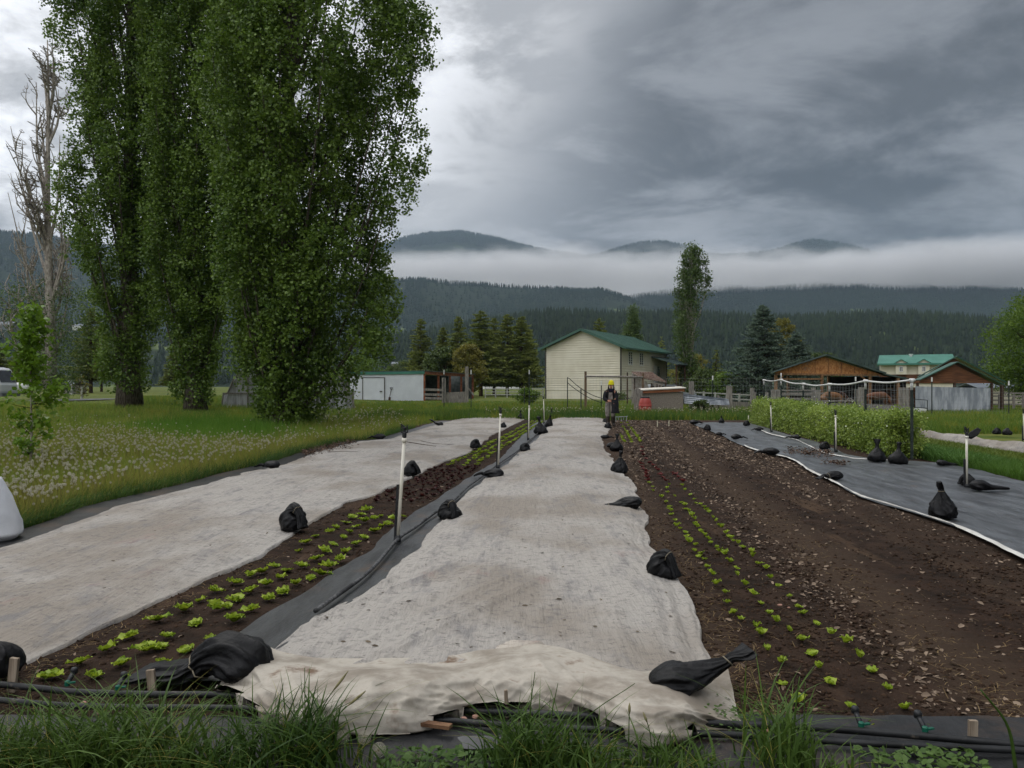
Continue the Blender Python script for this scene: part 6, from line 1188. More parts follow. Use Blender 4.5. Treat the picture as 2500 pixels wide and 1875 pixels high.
# cream house with a green roof
def cream_house():
    C = Vector((12.04, 85, 0)); s = Vector((.471, .882, 0)); W, L, E, Rg_ = 9.2, 17.0, 5.85, 7.75; root = empty('cream_house', C); T(root, 'cream two storey house with a green metal roof and no windows in its end wall', 'house')
    G = frame(C, -Vector((.882, -.471, 0))); S = frame(C, s)   # gable wall runs left from the corner; side wall runs away
    def prof(z):
        if z <= E: return (0, W)
        q = (z - E) / (Rg_ - E) * W / 2; return (q, W - q)
    w = MB(); sg = 1 if (G(0, 1, 0) - C).dot(Vector((0, -1, 0))) > 0 else -1; boards(w, G, prof, 1.05, Rg_ - .02, 25, .085, 0, sg); w.slab([G(0, 0, -.3), G(W, 0, -.3), G(W, 0, 1.05), G(0, 0, 1.05)], (G(0, sg * .02, 0) - G(0, 0, 0)))
    ss = 1 if (S(0, 1, 0) - C).dot(Vector((1, 0, 0))) > 0 else -1; boards(w, S, lambda z: (0, L), 1.05, E, 18, .085, 0, ss); w.slab([S(0, 0, -.3), S(L, 0, -.3), S(L, 0, 1.05), S(0, 0, 1.05)], (S(0, ss * .02, 0) - S(0, 0, 0))); far = frame(C + s * L, -Vector((.882, -.471, 0))); w.add([far(0, 0, -.3), far(W, 0, -.3), far(W, 0, E), far(W / 2, 0, Rg_), far(0, 0, E)], [(0, 1, 2, 3, 4)]); lw = frame(G(W, 0, 0), s); w.add([lw(0, 0, -.3), lw(L, 0, -.3), lw(L, 0, E), lw(0, 0, E)], [(0, 1, 2, 3)])
    w.build('wall', M_CREAM, root)
    t = MB(); t.beam(G(.0, sg * .05, -.3), G(.0, sg * .05, E + .05), .17, .17).beam(G(W, sg * .03, -.3), G(W, sg * .03, E), .15, .15).beam(S(L, ss * .03, 0), S(L, ss * .03, E), .15, .15); t.build('corner_trim', M_TRIM, root)
    r = MB(); oh = .75; rise = (Rg_ - E) / (W / 2)
    def rp(a, l, extra=0): return C - Vector((.882, -.471, 0)) * a + s * l + Vector((0, 0, E + .12 + (min(a, W - a)) * rise))
    roof_slope(r, rp(-oh, -.5), rp(-oh, L + .5), rp(W / 2, L + .5), rp(W / 2, -.5), .10, 26); roof_slope(r, rp(W + oh, -.5), rp(W + oh, L + .5), rp(W / 2, L + .5), rp(W / 2, -.5), .10, 26); r.build('roof', M_GROOF, root)
    fa = MB()
    for a in (-oh, W + oh): fa.beam(rp(a, -.56) + Vector((0, 0, .0)), rp(W / 2, -.56) + Vector((0, 0, .0)), .05, .26)
    fa.beam(rp(-oh - .03, -.5), rp(-oh - .03, L + .5), .05, .2); fa.build('fascia', M_GROOF, root)
    sd = lambda px: None
    for a in (2.25, 6.1): window(root, S, a, 3.85, 1.35, 1.62, ss * .05, ss)
    d = MB().slab([S(11.6, ss * .05, 1.9), S(13.9, ss * .05, 1.9), S(13.9, ss * .05, 4.0), S(11.6, ss * .05, 4.0)], S(0, ss * .05, 0) - S(0, 0, 0)).build('door', M_WHT, root); MB().slab([S(12.9, ss * .11, 1.95), S(13.8, ss * .11, 1.95), S(13.8, ss * .11, 3.9), S(12.9, ss * .11, 3.9)], S(0, ss * .02, 0) - S(0, 0, 0)).build('pane', M_WIN, d)
    a = MB(); roof_slope(a, S(10.6, ss * 3.3, 4.05), S(19.0, ss * 3.3, 4.05), S(19.0, ss * .05, 5.0), S(10.6, ss * .05, 5.0), .12, 12); aw = a.build('awning', M_DROOF, root)
    p = MB()
    posts([(S(q, ss * 3.1, -.2), S(q, ss * 3.1, 3.9)) for q in (10.9, 14.6, 18.5)], .16, M_DARKW, root, 'porch_post')
    p.beam(S(10.7, ss * 3.1, 3.98), S(18.9, ss * 3.1, 3.98), .12, .2).slab([S(10.8, ss * .05, 1.5), S(18.9, ss * .05, 1.5), S(18.9, ss * 3.2, 1.5), S(10.8, ss * 3.2, 1.5)], (0, 0, .18)); p.build('porch_deck', M_DARKW, root)
cream_house()
# long white shed with an open front bay
def white_shed():
    Y = 78; A = at(856, 940, Y); B = at(1034.5, 940, Y); A.z = B.z = 0; root = empty('white_shed', B); T(root, 'low white metal shed with green roof edge and open bays at its right end', 'shed'); W = B.x - A.x; F = lambda x, y, z: Vector((A.x + x, A.y + y, z)); g0 = float(zg(A.x, Y)); zt = lambda x: 2.62 + (x / W) * .12
    w = MB(); n = 44
    for i in range(n):
        x0, x1 = W * i / n, W * (i + 1) / n; w.slab([F(x0, 0, -.2), F(x1 - .035, 0, -.2), F(x1 - .035, 0, zt(x1)), F(x0, 0, zt(x0))], (0, -.03, 0)); w.add([F(x1 - .035, -.0, -.2), F(x1, -.0, -.2), F(x1, -.0, zt(x1)), F(x1 - .035, -.0, zt(x1))], [(0, 1, 2, 3)])
    w.slab([F(0, 0, -.2), F(0, 12, -.2), F(0, 12, 2.6), F(0, 0, 2.6)], (-.04, 0, 0)); w.build('wall', mat("white_sheet_metal", lin(200, 204, 208), lin(212, 216, 220), scale=.8, rough=.5, spec=.4), root)
    MB().slab([F(-.3, -.12, zt(0)), F(W + .1, -.12, zt(W)), F(W + .1, -.12, zt(W) + .26), F(-.3, -.12, zt(0) + .26)], (0, .07, 0)).build('fascia', M_GROOF2, root)
    E = Vector((at(1154, 940, 90).x, 90, 0)); dv = (E - B); Lb = dv.length; q = dv.normalized(); nn = Vector((q.y, -q.x, 0)); Q = lambda a, b, z: B + q * a - nn * b + Vector((0, 0, z))  # b>0: into the shed
    zr = lambda a: 2.98 - .16 * a / Lb
    r = MB().slab([F(-.3, -.1, zt(0) + .27), B + Vector((.1, -.1, zt(W) + .27)), Q(Lb, -.35, zr(Lb) + .02), F(-.3, 12, 2.75)], (0, 0, .07)); r.build('roof', M_DROOF, root)
    m = MB()
    posts([(Q(a, 0, -.2), Q(a, 0, zr(a) - .30)) for a in (.1, Lb * .27, Lb * .5, Lb * .74, Lb)], .22, mat("rusty_timber", lin(112, 66, 44), lin(146, 92, 66), scale=4, rough=.85), root, 'bay_post')
    m.beam(Q(0, -.05, zr(0) - .14), Q(Lb, -.05, zr(Lb) - .14), .1, .32); m.build('header_beam', bpy.data.materials["rusty_timber"], root)
    b = MB(); k = 36
    for i in range(k): a0 = Lb * i / k; b.slab([Q(a0, 4.2, -.2), Q(a0 + Lb / k - .06, 4.2, -.2), Q(a0 + Lb / k - .06, 4.2, 2.7), Q(a0, 4.2, 2.7)], nn * (.05 if i % 2 else .1))
    b.slab([Q(Lb, 0.1, -.2), Q(Lb, 4.2, -.2), Q(Lb, 4.2, 2.7), Q(Lb, 0.1, 2.7)], q * .06).slab([Q(Lb * .52, .3, -.2), Q(Lb * .52, 4.2, -.2), Q(Lb * .52, 4.2, 2.6), Q(Lb * .52, .3, 2.6)], q * .05); b.build('back_wall', mat("shed_inside", lin(74, 82, 80), lin(104, 110, 108), scale=3, rough=.8), root)
    x0, x1 = at(886, 940, Y).x - A.x, at(939, 940, Y).x - A.x; d = MB().slab([F(x0, -.05, .05), F(x1, -.05, .05), F(x1, -.05, 2.32), F(x0, -.05, 2.32)], (0, -.04, 0)).build('door', bpy.data.materials["white_sheet_metal"], root)
    t = MB()
    for (u0, v0, u1, v1) in ((x0, 0, x0, 2.36), (x1, 0, x1, 2.36), (x0, 2.36, x1, 2.36)): t.beam(F(u0, -.1, v0), F(u1, -.1, v1), .07, .05)
    t.build('frame', M_TRIM, d); MB().box(F(x1 - .35, -.12, .95), (.25, .06, .1)).build('handle', M_TRIM, d)
    hx = at(954, 940, Y).x; r2 = empty('shovel', (hx, Y - .25, 0)); T(r2, 'shovel with a dark D handle leaning on the white shed wall', 'shovel'); MB().tube([(hx - .06, Y - .35, .35), (hx + .06, Y - .12, 1.15)], .03, 7).build('shaft', M_DARKW, r2, True); MB().beam((hx + .06, Y - .12, 1.12), (hx - .06, Y - .12, 1.32), .04).beam((hx + .06, Y - .12, 1.12), (hx + .2, Y - .12, 1.32), .04).beam((hx - .08, Y - .12, 1.33), (hx + .22, Y - .12, 1.33), .05).build('grip', M_BLKP, r2); MB().slab([(hx - .2, Y - .36, 0), (hx + .05, Y - .36, -.02), (hx + .06, Y - .33, .38), (hx - .17, Y - .33, .38)], (0, .015, 0)).build('blade', M_DARKW, r2)
white_shed()
# old white plastic greenhouse behind the nearest poplar
def greenhouse():
    Y = 47; x0, x1 = at(541, 940, Y).x, at(866, 940, Y).x; W = x1 - x0; cx = (x0 + x1) / 2; g = float(zg(cx, Y)); root = empty('greenhouse', (cx, Y, g)); T(root, 'stained white plastic greenhouse half hidden by the nearest poplar', 'greenhouse')
    M_POLY = mat("stained_white_plastic", lin(150, 150, 150), lin(196, 198, 200), scale=1.6, rough=.5, transl=.25, bump=.4, bscale=3, bdist=.06, stretch=(2.4, 1, .5), c3=lin(84, 82, 80), s3=.8, r3=(.60, .72), st3=(3, 1, .35))
    pr = [(-.5, -.1), (-.485, .95), (-.455, 1.0), (-.40, 2.0), (-.30, 2.75), (-.17, 3.2), (0, 3.4)]; pr = pr + [(-a, z) for a, z in pr[-2::-1]]; s = MB(); n = len(pr); Ls = [0, 2, 4, 6, 8, 10]; P = []
    for l in Ls: P += [(cx + a * W - .24 * l, Y + l, g + z) for a, z in pr]
    fs = [(i * n + k, i * n + k + 1, (i + 1) * n + k + 1, (i + 1) * n + k) for i in range(len(Ls) - 1) for k in range(n - 1)]; s.add(P, fs); s.build('plastic_skin', M_POLY, root, True)
    e = MB(); gx = 14; 
    for yy in (Y,):
        V = []; 
        for i in range(gx + 1):
            a = -.5 + i / gx; zt = np.interp(a, [q[0] for q in pr], [q[1] for q in pr]); V += [(cx + a * W, yy + .04 * math.sin(i * 2.1), g - .1), (cx + a * W, yy + .07 * math.sin(i * 1.7), g + zt * .5), (cx + a * W, yy, g + zt)]
        e.add(V, [(i * 3 + k, (i + 1) * 3 + k, (i + 1) * 3 + k + 1, i * 3 + k + 1) for i in range(gx) for k in (0, 1)])
    e.build('end_wall', M_POLY, root, True); h = MB()
    h.tube([(cx + a * W, Y - .06, g + z) for a, z in pr], .05, 6); h.beam((x0 + .1, Y - .08, g + 1.02), (x1 - .1, Y - .08, g + 1.02), .09, .09).beam((x1 - .05, Y - .1, g - .1), (x1 - .1, Y - .1, g + 1.3), .12, .1).beam((x1 - .3, Y - .05, g + 1.1), (x1 - .62, Y - .05, g + 2.75), .10, .10)
    for k in (-.3, 0, .3): h.beam((cx + k * W, Y - .07, g), (cx + k * W, Y - .07, g + 2.7), .09, .07)
    h.build('frame', M_GREYW, root)
greenhouse()
# open horse barn
def barn():
    Y = 60; g = -.45; x0, x1, ax = at(1879, 940, Y).x, at(2200, 940, Y).x, at(2011, 940, Y).x; root = empty('open_barn', (ax, Y, g)); T(root, 'open horse barn with an orange chipboard gable and dark green roof', 'barn'); L = 9.0; sk = Vector((.43, .9, 0)).normalized() * L
    za, ze = at(0, 868, Y).z, at(0, 911, Y).z; zw = at(0, 914, Y).z; xl, xr = at(1893, 940, Y).x, at(2149, 940, Y).x
    P = lambda x, z, t=0.0: Vector((x, Y, z)) + sk * t
    MB().slab([P(xl, ze - .02), P(xr, zw), P(xr - .1, zw + .05), P(ax, za - .10), P(xl - .1, ze + .08)], (0, -.06, 0)).build('gable', M_OSB, root)
    b = MB()
    for k in range(1, 8):
        x = xl + (xr - xl) * k / 8; zt = np.interp(x, [xl, ax, xr], [ze, za - .15, zw + .05]); b.beam((x, Y - .075, ze), (x, Y - .075, zt), .025, .02)
    b.build('board_joint', M_DARKW, root)
    ro = MB(); oh = Vector((0, -.5, 0)); roof_slope(ro, P(x0, ze) + oh, P(x0, ze, 1), P(ax, za, 1), P(ax, za) + oh, .1); roof_slope(ro, P(xr + .2, zw + .02) + oh, P(xr + .2, zw + .02, 1), P(ax, za, 1), P(ax, za) + oh, .1, 14); xe = xr + 2.0; roof_slope(ro, P(xe, zw - .38) + oh * .2, P(xe + .6, zw - .38, 1), P(xr + .15, zw - .0, 1), P(xr + .15, zw - .0) + oh * .2, .08, 8); ro.build('roof', M_DROOF, root)
    MT = mat("barn_timber", lin(104, 78, 54), lin(146, 112, 80), scale=4, rough=.85, stretch=(3, 3, .5)); p = MB()
    for x in (at(1894, 940, Y).x, at(2006, 940, Y).x, at(2123, 940, Y).x, at(2192, 940, Y).x): posts([((x, Y - .02, g - .1), (x, Y - .02, zw - .02 if x < xr else zw - .3)), ((x + sk.x, Y + sk.y, g - .1), (x + sk.x, Y + sk.y, zw - .05))], .19, MT, root)
    p.beam((xl, Y - .05, ze - .07), (xr, Y - .05, zw - .07), .09, .13).beam((at(1894, 940, Y).x, Y - .12, zw - .36), (at(2005, 940, Y).x, Y - .12, zw - .36), .05, .12).beam((at(2100, 940, Y).x, Y - .05, zw - .1), (at(2117, 940, Y).x, Y - .05, zw - .55), .1, .1).beam((at(1912, 940, Y).x, Y - .05, zw - .1), (at(1897, 940, Y).x, Y - .05, zw - .45), .1, .1); p.build('tie_beam', MT, root)
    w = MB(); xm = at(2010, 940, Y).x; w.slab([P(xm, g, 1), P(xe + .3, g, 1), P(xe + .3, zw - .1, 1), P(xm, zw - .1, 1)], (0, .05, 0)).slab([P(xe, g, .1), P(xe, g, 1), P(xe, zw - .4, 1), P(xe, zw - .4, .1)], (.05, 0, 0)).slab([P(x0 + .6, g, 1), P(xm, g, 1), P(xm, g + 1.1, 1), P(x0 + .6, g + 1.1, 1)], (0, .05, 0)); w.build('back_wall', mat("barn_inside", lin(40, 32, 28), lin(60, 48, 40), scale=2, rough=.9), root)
    rl = MB()
    for z in (.55, 1.0, 1.4): rl.beam((xl, Y - .2, g + z), (xm, Y - .2, g + z), .06, .13)
    rl.build('rail', M_GREYW, root)
barn()
# brown gabled shelter with a sheet metal front
def brown_barn():
    Y = 60; g = -.42; Pz = lambda px, py, d=0.0: at(px, py, Y + d); root = empty('brown_barn', (at(2326, 940, Y).x, Y, g)); T(root, 'brown boarded gable barn with a grey sheet metal front below', 'barn')
    n = 11; w = MB(); L_, A_, R_ = Pz(2243, 929), Pz(2326, 889), Pz(2428, 937); zb = at(0, 935.5, Y).z
    for i in range(n):
        za = zb + (A_.z - zb) * i / n; zc = zb + (A_.z - zb) * (i + 1) / n; lx = lambda z: np.interp(z, [L_.z, A_.z], [L_.x, A_.x]); rx_ = lambda z: np.interp(z, [min(R_.z, zb), A_.z], [R_.x, A_.x]); w.slab([(lx(za), Y, za), (rx_(za), Y, za), (rx_(zc), Y, zc - .012), (lx(zc), Y, zc - .012)], (0, -.05 + .012 * (i % 2), 0))
    w.build('wall', M_BRWOOD, root); r = MB(); d = Vector((.35, -.55, 0)); dep = Vector((2.6, 5.2, 0)); e0, a0, f0 = Pz(2233, 929), Pz(2326, 885), Pz(2440, 941)
    roof_slope(r, e0 + d * .6, e0 + dep * .3, a0 + dep * .3, a0 + d * .6, .07); roof_slope(r, f0 + d * .6, f0 + dep * .3, a0 + dep * .3, a0 + d * .6, .07); e1, a1, f1 = Pz(2243, 921, 1.8), Pz(2335, 871.5, 1.8), Pz(2455, 934.5, 1.8); e1.y = a1.y = f1.y = Y + 1.8
    roof_slope(r, e1, e1 + dep, a1 + dep, a1, .08); roof_slope(r, f1, f1 + dep, a1 + dep, a1, .08, 10); r.build('roof', M_GROOF, root); w2 = MB().slab([e1 + Vector((.3, .35, -.05)), f1 + Vector((-.3, .35, -.05)), a1 + Vector((0, .35, -.08))], (0, .06, 0)).build('upper_gable', M_BRWOOD, root)
    s = MB(); x0, x1 = at(2232, 940, Y).x, at(2414.6, 940, Y).x; k = 52; zt0, zt1, zb0 = at(0, 943, Y).z, at(0, 948, Y).z, at(0, 1001, Y).z
    V = [];
    for i in range(k * 4 + 1):
        t = i / (k * 4); x = x0 + (x1 - x0) * t; y = Y - .18 - (.035 if i % 4 in (1, 2) else 0) ; V += [(x, y, zb0 - .1 * t), (x, y, zt0 + (zt1 - zt0) * t)]
    s.add(V, [(2 * i, 2 * i + 2, 2 * i + 3, 2 * i + 1) for i in range(k * 4)]); s.build('sheet_metal', M_GALV, root)
    p = MB()
    posts([((at(px, 940, Y).x, Y, g - .1), (at(px, 940, Y).x, Y, zb + .05)) for px in (2240, 2330, 2421)], .15, M_DARKW, root); posts([((at(2446, 940, Y + 2).x, Y + 2, g), (at(2446, 940, Y + 2).x, Y + 2, 1.75))], .2, M_DARKW, root); MB().slab([(x0, Y + 4.5, g), (x1 + 1, Y + 4.5, g), (x1 + 1, Y + 4.5, 1.4), (x0, Y + 4.5, 1.4)], (0, .05, 0)).build('back_wall', M_BRWOOD, root)
brown_barn()
# house behind with dormers
def dormer_house():
    Y = 112; g = -.45; X = lambda px: at(px, 940, Y).x; Z = lambda py: at(0, py, Y).z; root = empty('dormer_house', (X(2230), Y, g)); T(root, 'cream house with a bright green roof, two dormer windows and a vent pipe', 'house'); root.rotation_euler = (0, 0, -.44); root.scale = (.885, 1, 1); x0, x1 = X(2148), X(2330)
    w = MB(); Fm = frame((x0, Y, 0), (1, 0, 0)); W = x1 - x0; boards(w, Fm, lambda z: (0, W), Z(914), Z(888), 7, .04, 0, -1); w.slab([(x0, Y, g), (x1, Y, g), (x1, Y, Z(914)), (x0, Y, Z(914))], (0, .1, 0)).slab([(x0, Y, g), (x0, Y + 9, g), (x0, Y + 9, Z(888)), (x0, Y, Z(888))], (-.05, 0, 0)); w.build('wall', M_CREAM, root)
    lo = MB(); Z1, Z0 = Z(914), Z(936)
    for i in range(6): za = Z0 + (Z1 - Z0) * i / 6; lo.slab([(x0 - .1, Y - .1, za), (x1, Y - .1, za), (x1, Y - .1, za + (Z1 - Z0) / 6 - .02), (x0 - .1, Y - .1, za + (Z1 - Z0) / 6 - .02)], (0, -.05, 0))
    lo.build('lower_boards', M_BRWOOD, root)
    r = MB(); roof_slope(r, (X(2140), Y - .8, Z(889)), (X(2332), Y - .8, Z(889)), (X(2326) + .3, Y + 4.6, Z(869) + .25), (X(2146), Y + 4.6, Z(869) + .25), .1, 22, .03); roof_slope(r, (X(2140), Y + 10, Z(889)), (X(2332), Y + 10, Z(889)), (X(2326) + .3, Y + 4.6, Z(869) + .25), (X(2146), Y + 4.6, Z(869) + .25), .1); r.beam((X(2140), Y - .85, Z(889)), (X(2332), Y - .85, Z(889)), .05, .25); rf = r.build('roof', M_GROOF2, root)
    MB().tube([(X(2226.6), Y + 3.6, Z(873)), (X(2226.6), Y + 3.6, Z(863))], .22, 10).tube([(X(2226.6), Y + 3.6, Z(864)), (X(2226.6), Y + 3.6, Z(862))], .34, 10).build('vent_pipe', M_WHT, rf, True)
    for c in (2199.5, 2255):
        d = MB(); a, b = X(c - 13.5), X(c + 13.5); zt = Z(884); d.slab([(a, Y - .6, Z(914)), (b, Y - .6, Z(914)), (b, Y - .6, zt - .1), ((a + b) / 2, Y - .6, Z(878)), (a, Y - .6, zt - .1)], (0, 1.4, 0)); dm = d.build('dormer', M_CREAM, root); e, f = X(c - 20), X(c + 20); q = MB(); roof_slope(q, (e, Y - .85, Z(889)), (e, Y + 3, Z(889)), ((a + b) / 2, Y + 3, Z(878)), ((a + b) / 2, Y - .85, Z(878)), .09); roof_slope(q, (f, Y - .85, Z(889)), (f, Y + 3, Z(889)), ((a + b) / 2, Y + 3, Z(878)), ((a + b) / 2, Y - .85, Z(878)), .09); q.build('roof', M_GROOF2, dm); window(dm, frame((X(c - 4.8), Y - .6, 0), (1, 0, 0)), 0, Z(907.5), X(c + 4.8) - X(c - 4.8), Z(894) - Z(907.5), -.02, -1)
dormer_house()
# chipboard bin with a lid, barrel, old boards
def bin_():
    Y = 44; X = lambda px: at(px, 940, Y).x; Z = lambda py: at(0, py, Y).z; root = empty('compost_bin', (X(1617), Y, 0)); T(root, 'large grey chipboard bin with a sloping pale lid and brown rim board', 'bin'); a, b = X(1566), X(1668); MB().slab([(a, Y, -.1), (b, Y, -.1), (b, Y, Z(957)), (a, Y, Z(961))], (0, 1.6, 0)).build('box', M_OSBG, root)
    MB().slab([(X(1562), Y - .05, Z(960.5)), (X(1670), Y - .05, Z(955.5)), (X(1670), Y - .05, Z(948.5)), (X(1562), Y - .05, Z(954))], (0, -.05, 0)).build('rim_board', mat("red_brown_board", lin(126, 76, 48), lin(146, 96, 66), scale=2, rough=.8, stretch=(.5, 1, 4)), root); MB().slab([(X(1560), Y - .15, Z(954)), (X(1674), Y - .15, Z(948)), (X(1676), Y + 1.8, Z(945.5)), (X(1563), Y + 1.8, Z(951))], (0, 0, .05)).build('lid', mat("pale_lid", lin(186, 180, 166), lin(204, 198, 186), scale=2, rough=.7), root)
    o = MB(); 
    for i, (px, pt, w) in enumerate(((1548, 951, .12), (1553, 945, .16), (1558, 949, .13), (1563, 952, .12))): o.beam((X(px), Y - .3 - .05 * i, 0), (X(px) + .02, Y - .2 - .05 * i, Z(pt)), w, .05, (0, 1, 0))
    T(o.build('board_stack', M_GREYW), 'old grey boards standing upright left of the chipboard bin', 'boards')
    Y2 = 42.5; x = at(1575, 940, Y2).x; r2 = empty('barrel', (x, Y2, 0)); T(r2, 'red plastic barrel with a dark rim in the tall grass', 'barrel'); R = .34; MB().lathe((x, Y2, 0), [(.30, 0), (.34, .08), (.345, .28), (.352, .30), (.352, .33), (.34, .35), (.345, .42), (.36, .44), (.36, .485), (.345, .50), (.345, .56), (.33, .66), (.28, .80), (.25, .86), (.24, .88)], 28).build('body', mat("red_plastic", lin(158, 62, 54), lin(176, 84, 76), scale=2, rough=.5, spec=.4), r2, True); MB().lathe((x, Y2, .87), [(.23, 0), (.25, .015), (.25, .075), (.22, .085), (.20, .02)], 24).build('rim', M_BLKP, r2, True)
bin_()
# lattice roofed lean-to beside the house
def lean_to():
    Y = 56; X = lambda px, d=0: at(px, 940, Y + d).x; Z = lambda py: at(0, py, Y).z; root = empty('lattice_lean_to', (X(1584), Y, 0)); T(root, 'small lean-to frame with a brown lattice roof and torn sheeting beside the cream house', 'shelter'); f = MB()
    for px, pt in ((1541.5, 908), (1559.5, 916), (1571, 912), (1591, 936), (1604, 938), (1611, 940), (1625, 934)): posts([((X(px), Y + (2 if px < 1570 else 0), 0), (X(px), Y + (2 if px < 1570 else 0), Z(pt)))], .09, M_DARKW, root)
    l = MB(); A, B, C, D = Vector((X(1543, 2.5), Y + 2.5, Z(907.5))), Vector((X(1592, 2.5), Y + 2.5, Z(909))), Vector((X(1627), Y, Z(934))), Vector((X(1569), Y, Z(924)))
    for i in range(13): t = i / 12; l.beam(A.lerp(B, t), D.lerp(C, t), .07, .05)
    for i in range(7): t = i / 6; l.beam(A.lerp(D, t) + Vector((0, 0, .05)), B.lerp(C, t) + Vector((0, 0, .05)), .08, .05)
    l.build('lattice_roof', mat("lattice", lin(112, 86, 76), lin(150, 132, 120), scale=5, rough=.9), root); SHM = mat("torn_sheeting", lin(150, 142, 134), lin(176, 168, 160), scale=3, rough=.7, transl=.2); MB().slab([(X(1542, 2), Y + 2, 0), (X(1566, 2), Y + 2, 0), (X(1566, 2), Y + 2, Z(918)), (X(1543, 2), Y + 2, Z(910))], (0, .03, 0)).build('sheeting', SHM, root); MB().slab([(X(1572), Y + .2, Z(953)), (X(1588), Y + .2, Z(953)), (X(1579), Y + .2, Z(930)), (X(1576), Y + .2, Z(930))], (0, .04, 0)).build('sheeting', SHM, root); MB().slab([(X(1600), Y + .1, Z(950)), (X(1614), Y + .1, Z(948)), (X(1622), Y + .1, Z(936)), (X(1594), Y + .1, Z(935))], (0, .03, 0)).build('sheeting', SHM, root)
    pass
lean_to()
# vehicles
M_CARW = mat("white_car_paint", lin(196, 198, 200), rough=.25, spec=.5); M_CARS = mat("silver_car_paint", lin(140, 146, 150), rough=.3, spec=.5, metal=.3); M_TYRE = mat("tyre", lin(26, 26, 27), rough=.85); M_CHROME = mat("bumper", lin(90, 92, 94), rough=.35)
def van():
    Y = 50.; right = at(23, 940, Y).x; g = float(zg(right, Y)) - .05; L, W, H = 4.5, 1.84, 2.3; x0 = right - L; root = empty('camper_van', (right - L / 2, Y, g)); T(root, 'boxy white camper van parked at the left border', 'van')
    sec = [(.0, .75), (.12, .45), (.5, .40), (4.0, .40), (4.42, .46), (4.5, .75), (4.5, 1.15), (4.44, 1.3), (4.1, 2.12), (3.95, 2.24), (3.6, 2.3), (.5, 2.3), (.2, 2.2), (.02, 1.3)]
    b = MB(); V = []; ys = [(0, .94), (.12, 1.0), (W - .12, 1.0), (W, .94)]
    for y, k in ys: V += [(x0 + L / 2 + (a - L / 2) * (k * .5 + .5), Y - W / 2 + y, g + .4 + (z - .4) * k + (0 if z < 1.25 else 0)) for a, z in sec]
    n = len(sec); b.add(V, [(i * n + k, i * n + (k + 1) % n, (i + 1) * n + (k + 1) % n, (i + 1) * n + k) for i in range(3) for k in range(n)] + [tuple(range(n)), tuple(range(3 * n, 4 * n))[::-1]]); b.build('body', M_CARW, root)
    yf = Y - W / 2 - .015
    def w(nm, P):
        MB().slab([(x0 + a, yf, g + z) for a, z in P], (0, .03, 0)).build(nm, M_WIN, root)
    w('window', [(3.35, 1.3), (4.18, 1.3), (3.93, 2.02), (3.35, 2.05)]); w('window', [(2.2, 1.3), (3.2, 1.3), (3.2, 2.05), (2.2, 2.05)]); w('window', [(.9, 1.3), (2.05, 1.3), (2.05, 2.05), (.9, 2.05)])
    MB().slab([(x0 + 4.42, Y - .75, g + 1.32), (x0 + 4.42, Y + .75, g + 1.32), (x0 + 4.10, Y + .7, g + 2.1), (x0 + 4.10, Y - .7, g + 2.1)], (.03, 0, .01)).build('windscreen', M_WIN, root)
    for a in (.85, 3.75):
        t = MB().tube([(x0 + a, yf - .03, g + .33), (x0 + a, yf + .2, g + .33)], .33, 20).build('wheel', M_TYRE, root); MB().tube([(x0 + a, yf - .045, g + .33), (x0 + a, yf - .02, g + .33)], .18, 16).build('rim', M_CHROME, t)
    MB().box((x0 + 4.55, Y, g + .52), (.14, W, .2)).build('bumper', M_CHROME, root); MB().beam((x0 + .1, yf - .005, g + 1.18), (x0 + 4.4, yf - .005, g + 1.18), .02, .03).build('trim_line', M_BLKP, root)
    rr = MB(); 
    for a in (1.0, 2.6): rr.beam((x0 + a, Y - .8, g + 2.42), (x0 + a, Y + .8, g + 2.42), .05)
    for y in (-.75, .75): rr.beam((x0 + .6, Y + y, g + 2.40), (x0 + 3.4, Y + y, g + 2.40), .05)
    rr.build('roof_rack', M_BLKP, root)
van()
def parked_car():
    Y = 58; xr_ = at(1694, 940, Y).x; g = 0; root = empty('parked_car', (xr_ - 2.1, Y, g)); T(root, 'pale pickup like car mostly hidden behind the chipboard bin', 'car'); x0 = xr_ - 4.3; W = 1.75
    b = MB(); sec = [(0, .45), (4.3, .45), (4.3, .95), (4.0, 1.02), (3.25, 1.08), (2.75, 1.62), (1.0, 1.66), (.55, 1.1), (0, 1.05)]; b.slab([(x0 + a, Y - W / 2, g + z) for a, z in sec], (0, W, 0)); b.build('body', M_CARS, root); MB().slab([(x0 + a, Y - W / 2 - .02, g + z) for a, z in ((.75, 1.12), (3.05, 1.12), (2.65, 1.54), (1.08, 1.57))], (0, .03, 0)).build('window', M_WIN, root)
    for a in (.8, 3.5): MB().tube([(x0 + a, Y - W / 2 - .03, .32), (x0 + a, Y - W / 2 + .2, .32)], .32, 18).build('wheel', M_TYRE, root)
parked_car()
def metal_sheets():
    Y = 45.5; A, B = at(1668, 961, Y), at(1778, 974, Y); root = empty('metal_sheets', (A.x, Y, 0)); T(root, 'stack of long corrugated metal sheets leaning behind the grey posts', 'metal sheets')
    for j in range(3):
        b = MB(); V = []; n = 9; d = Vector((0, -.06 * j, -.05 * j))
        for i in range(n): z = -.55 * i / (n - 1) * (1 - .25 * j * .3); y = -.18 * i / (n - 1) + (.03 if i % 2 else -.03); V += [A + d + Vector((0, y, z)), B + d + Vector((0, y, z * .55))]
        b.add(V, [(2 * i, 2 * i + 1, 2 * i + 3, 2 * i + 2) for i in range(n - 1)]); b.build('sheet', M_GALV, root)
    p = MB(); 
    for px in (1690, 1755): x = at(px, 940, Y).x; p.beam((x, Y + .15, 0), (x, Y + .15, 1.0), .1, .1)
    p.build('prop', M_GREYW, root)
metal_sheets()
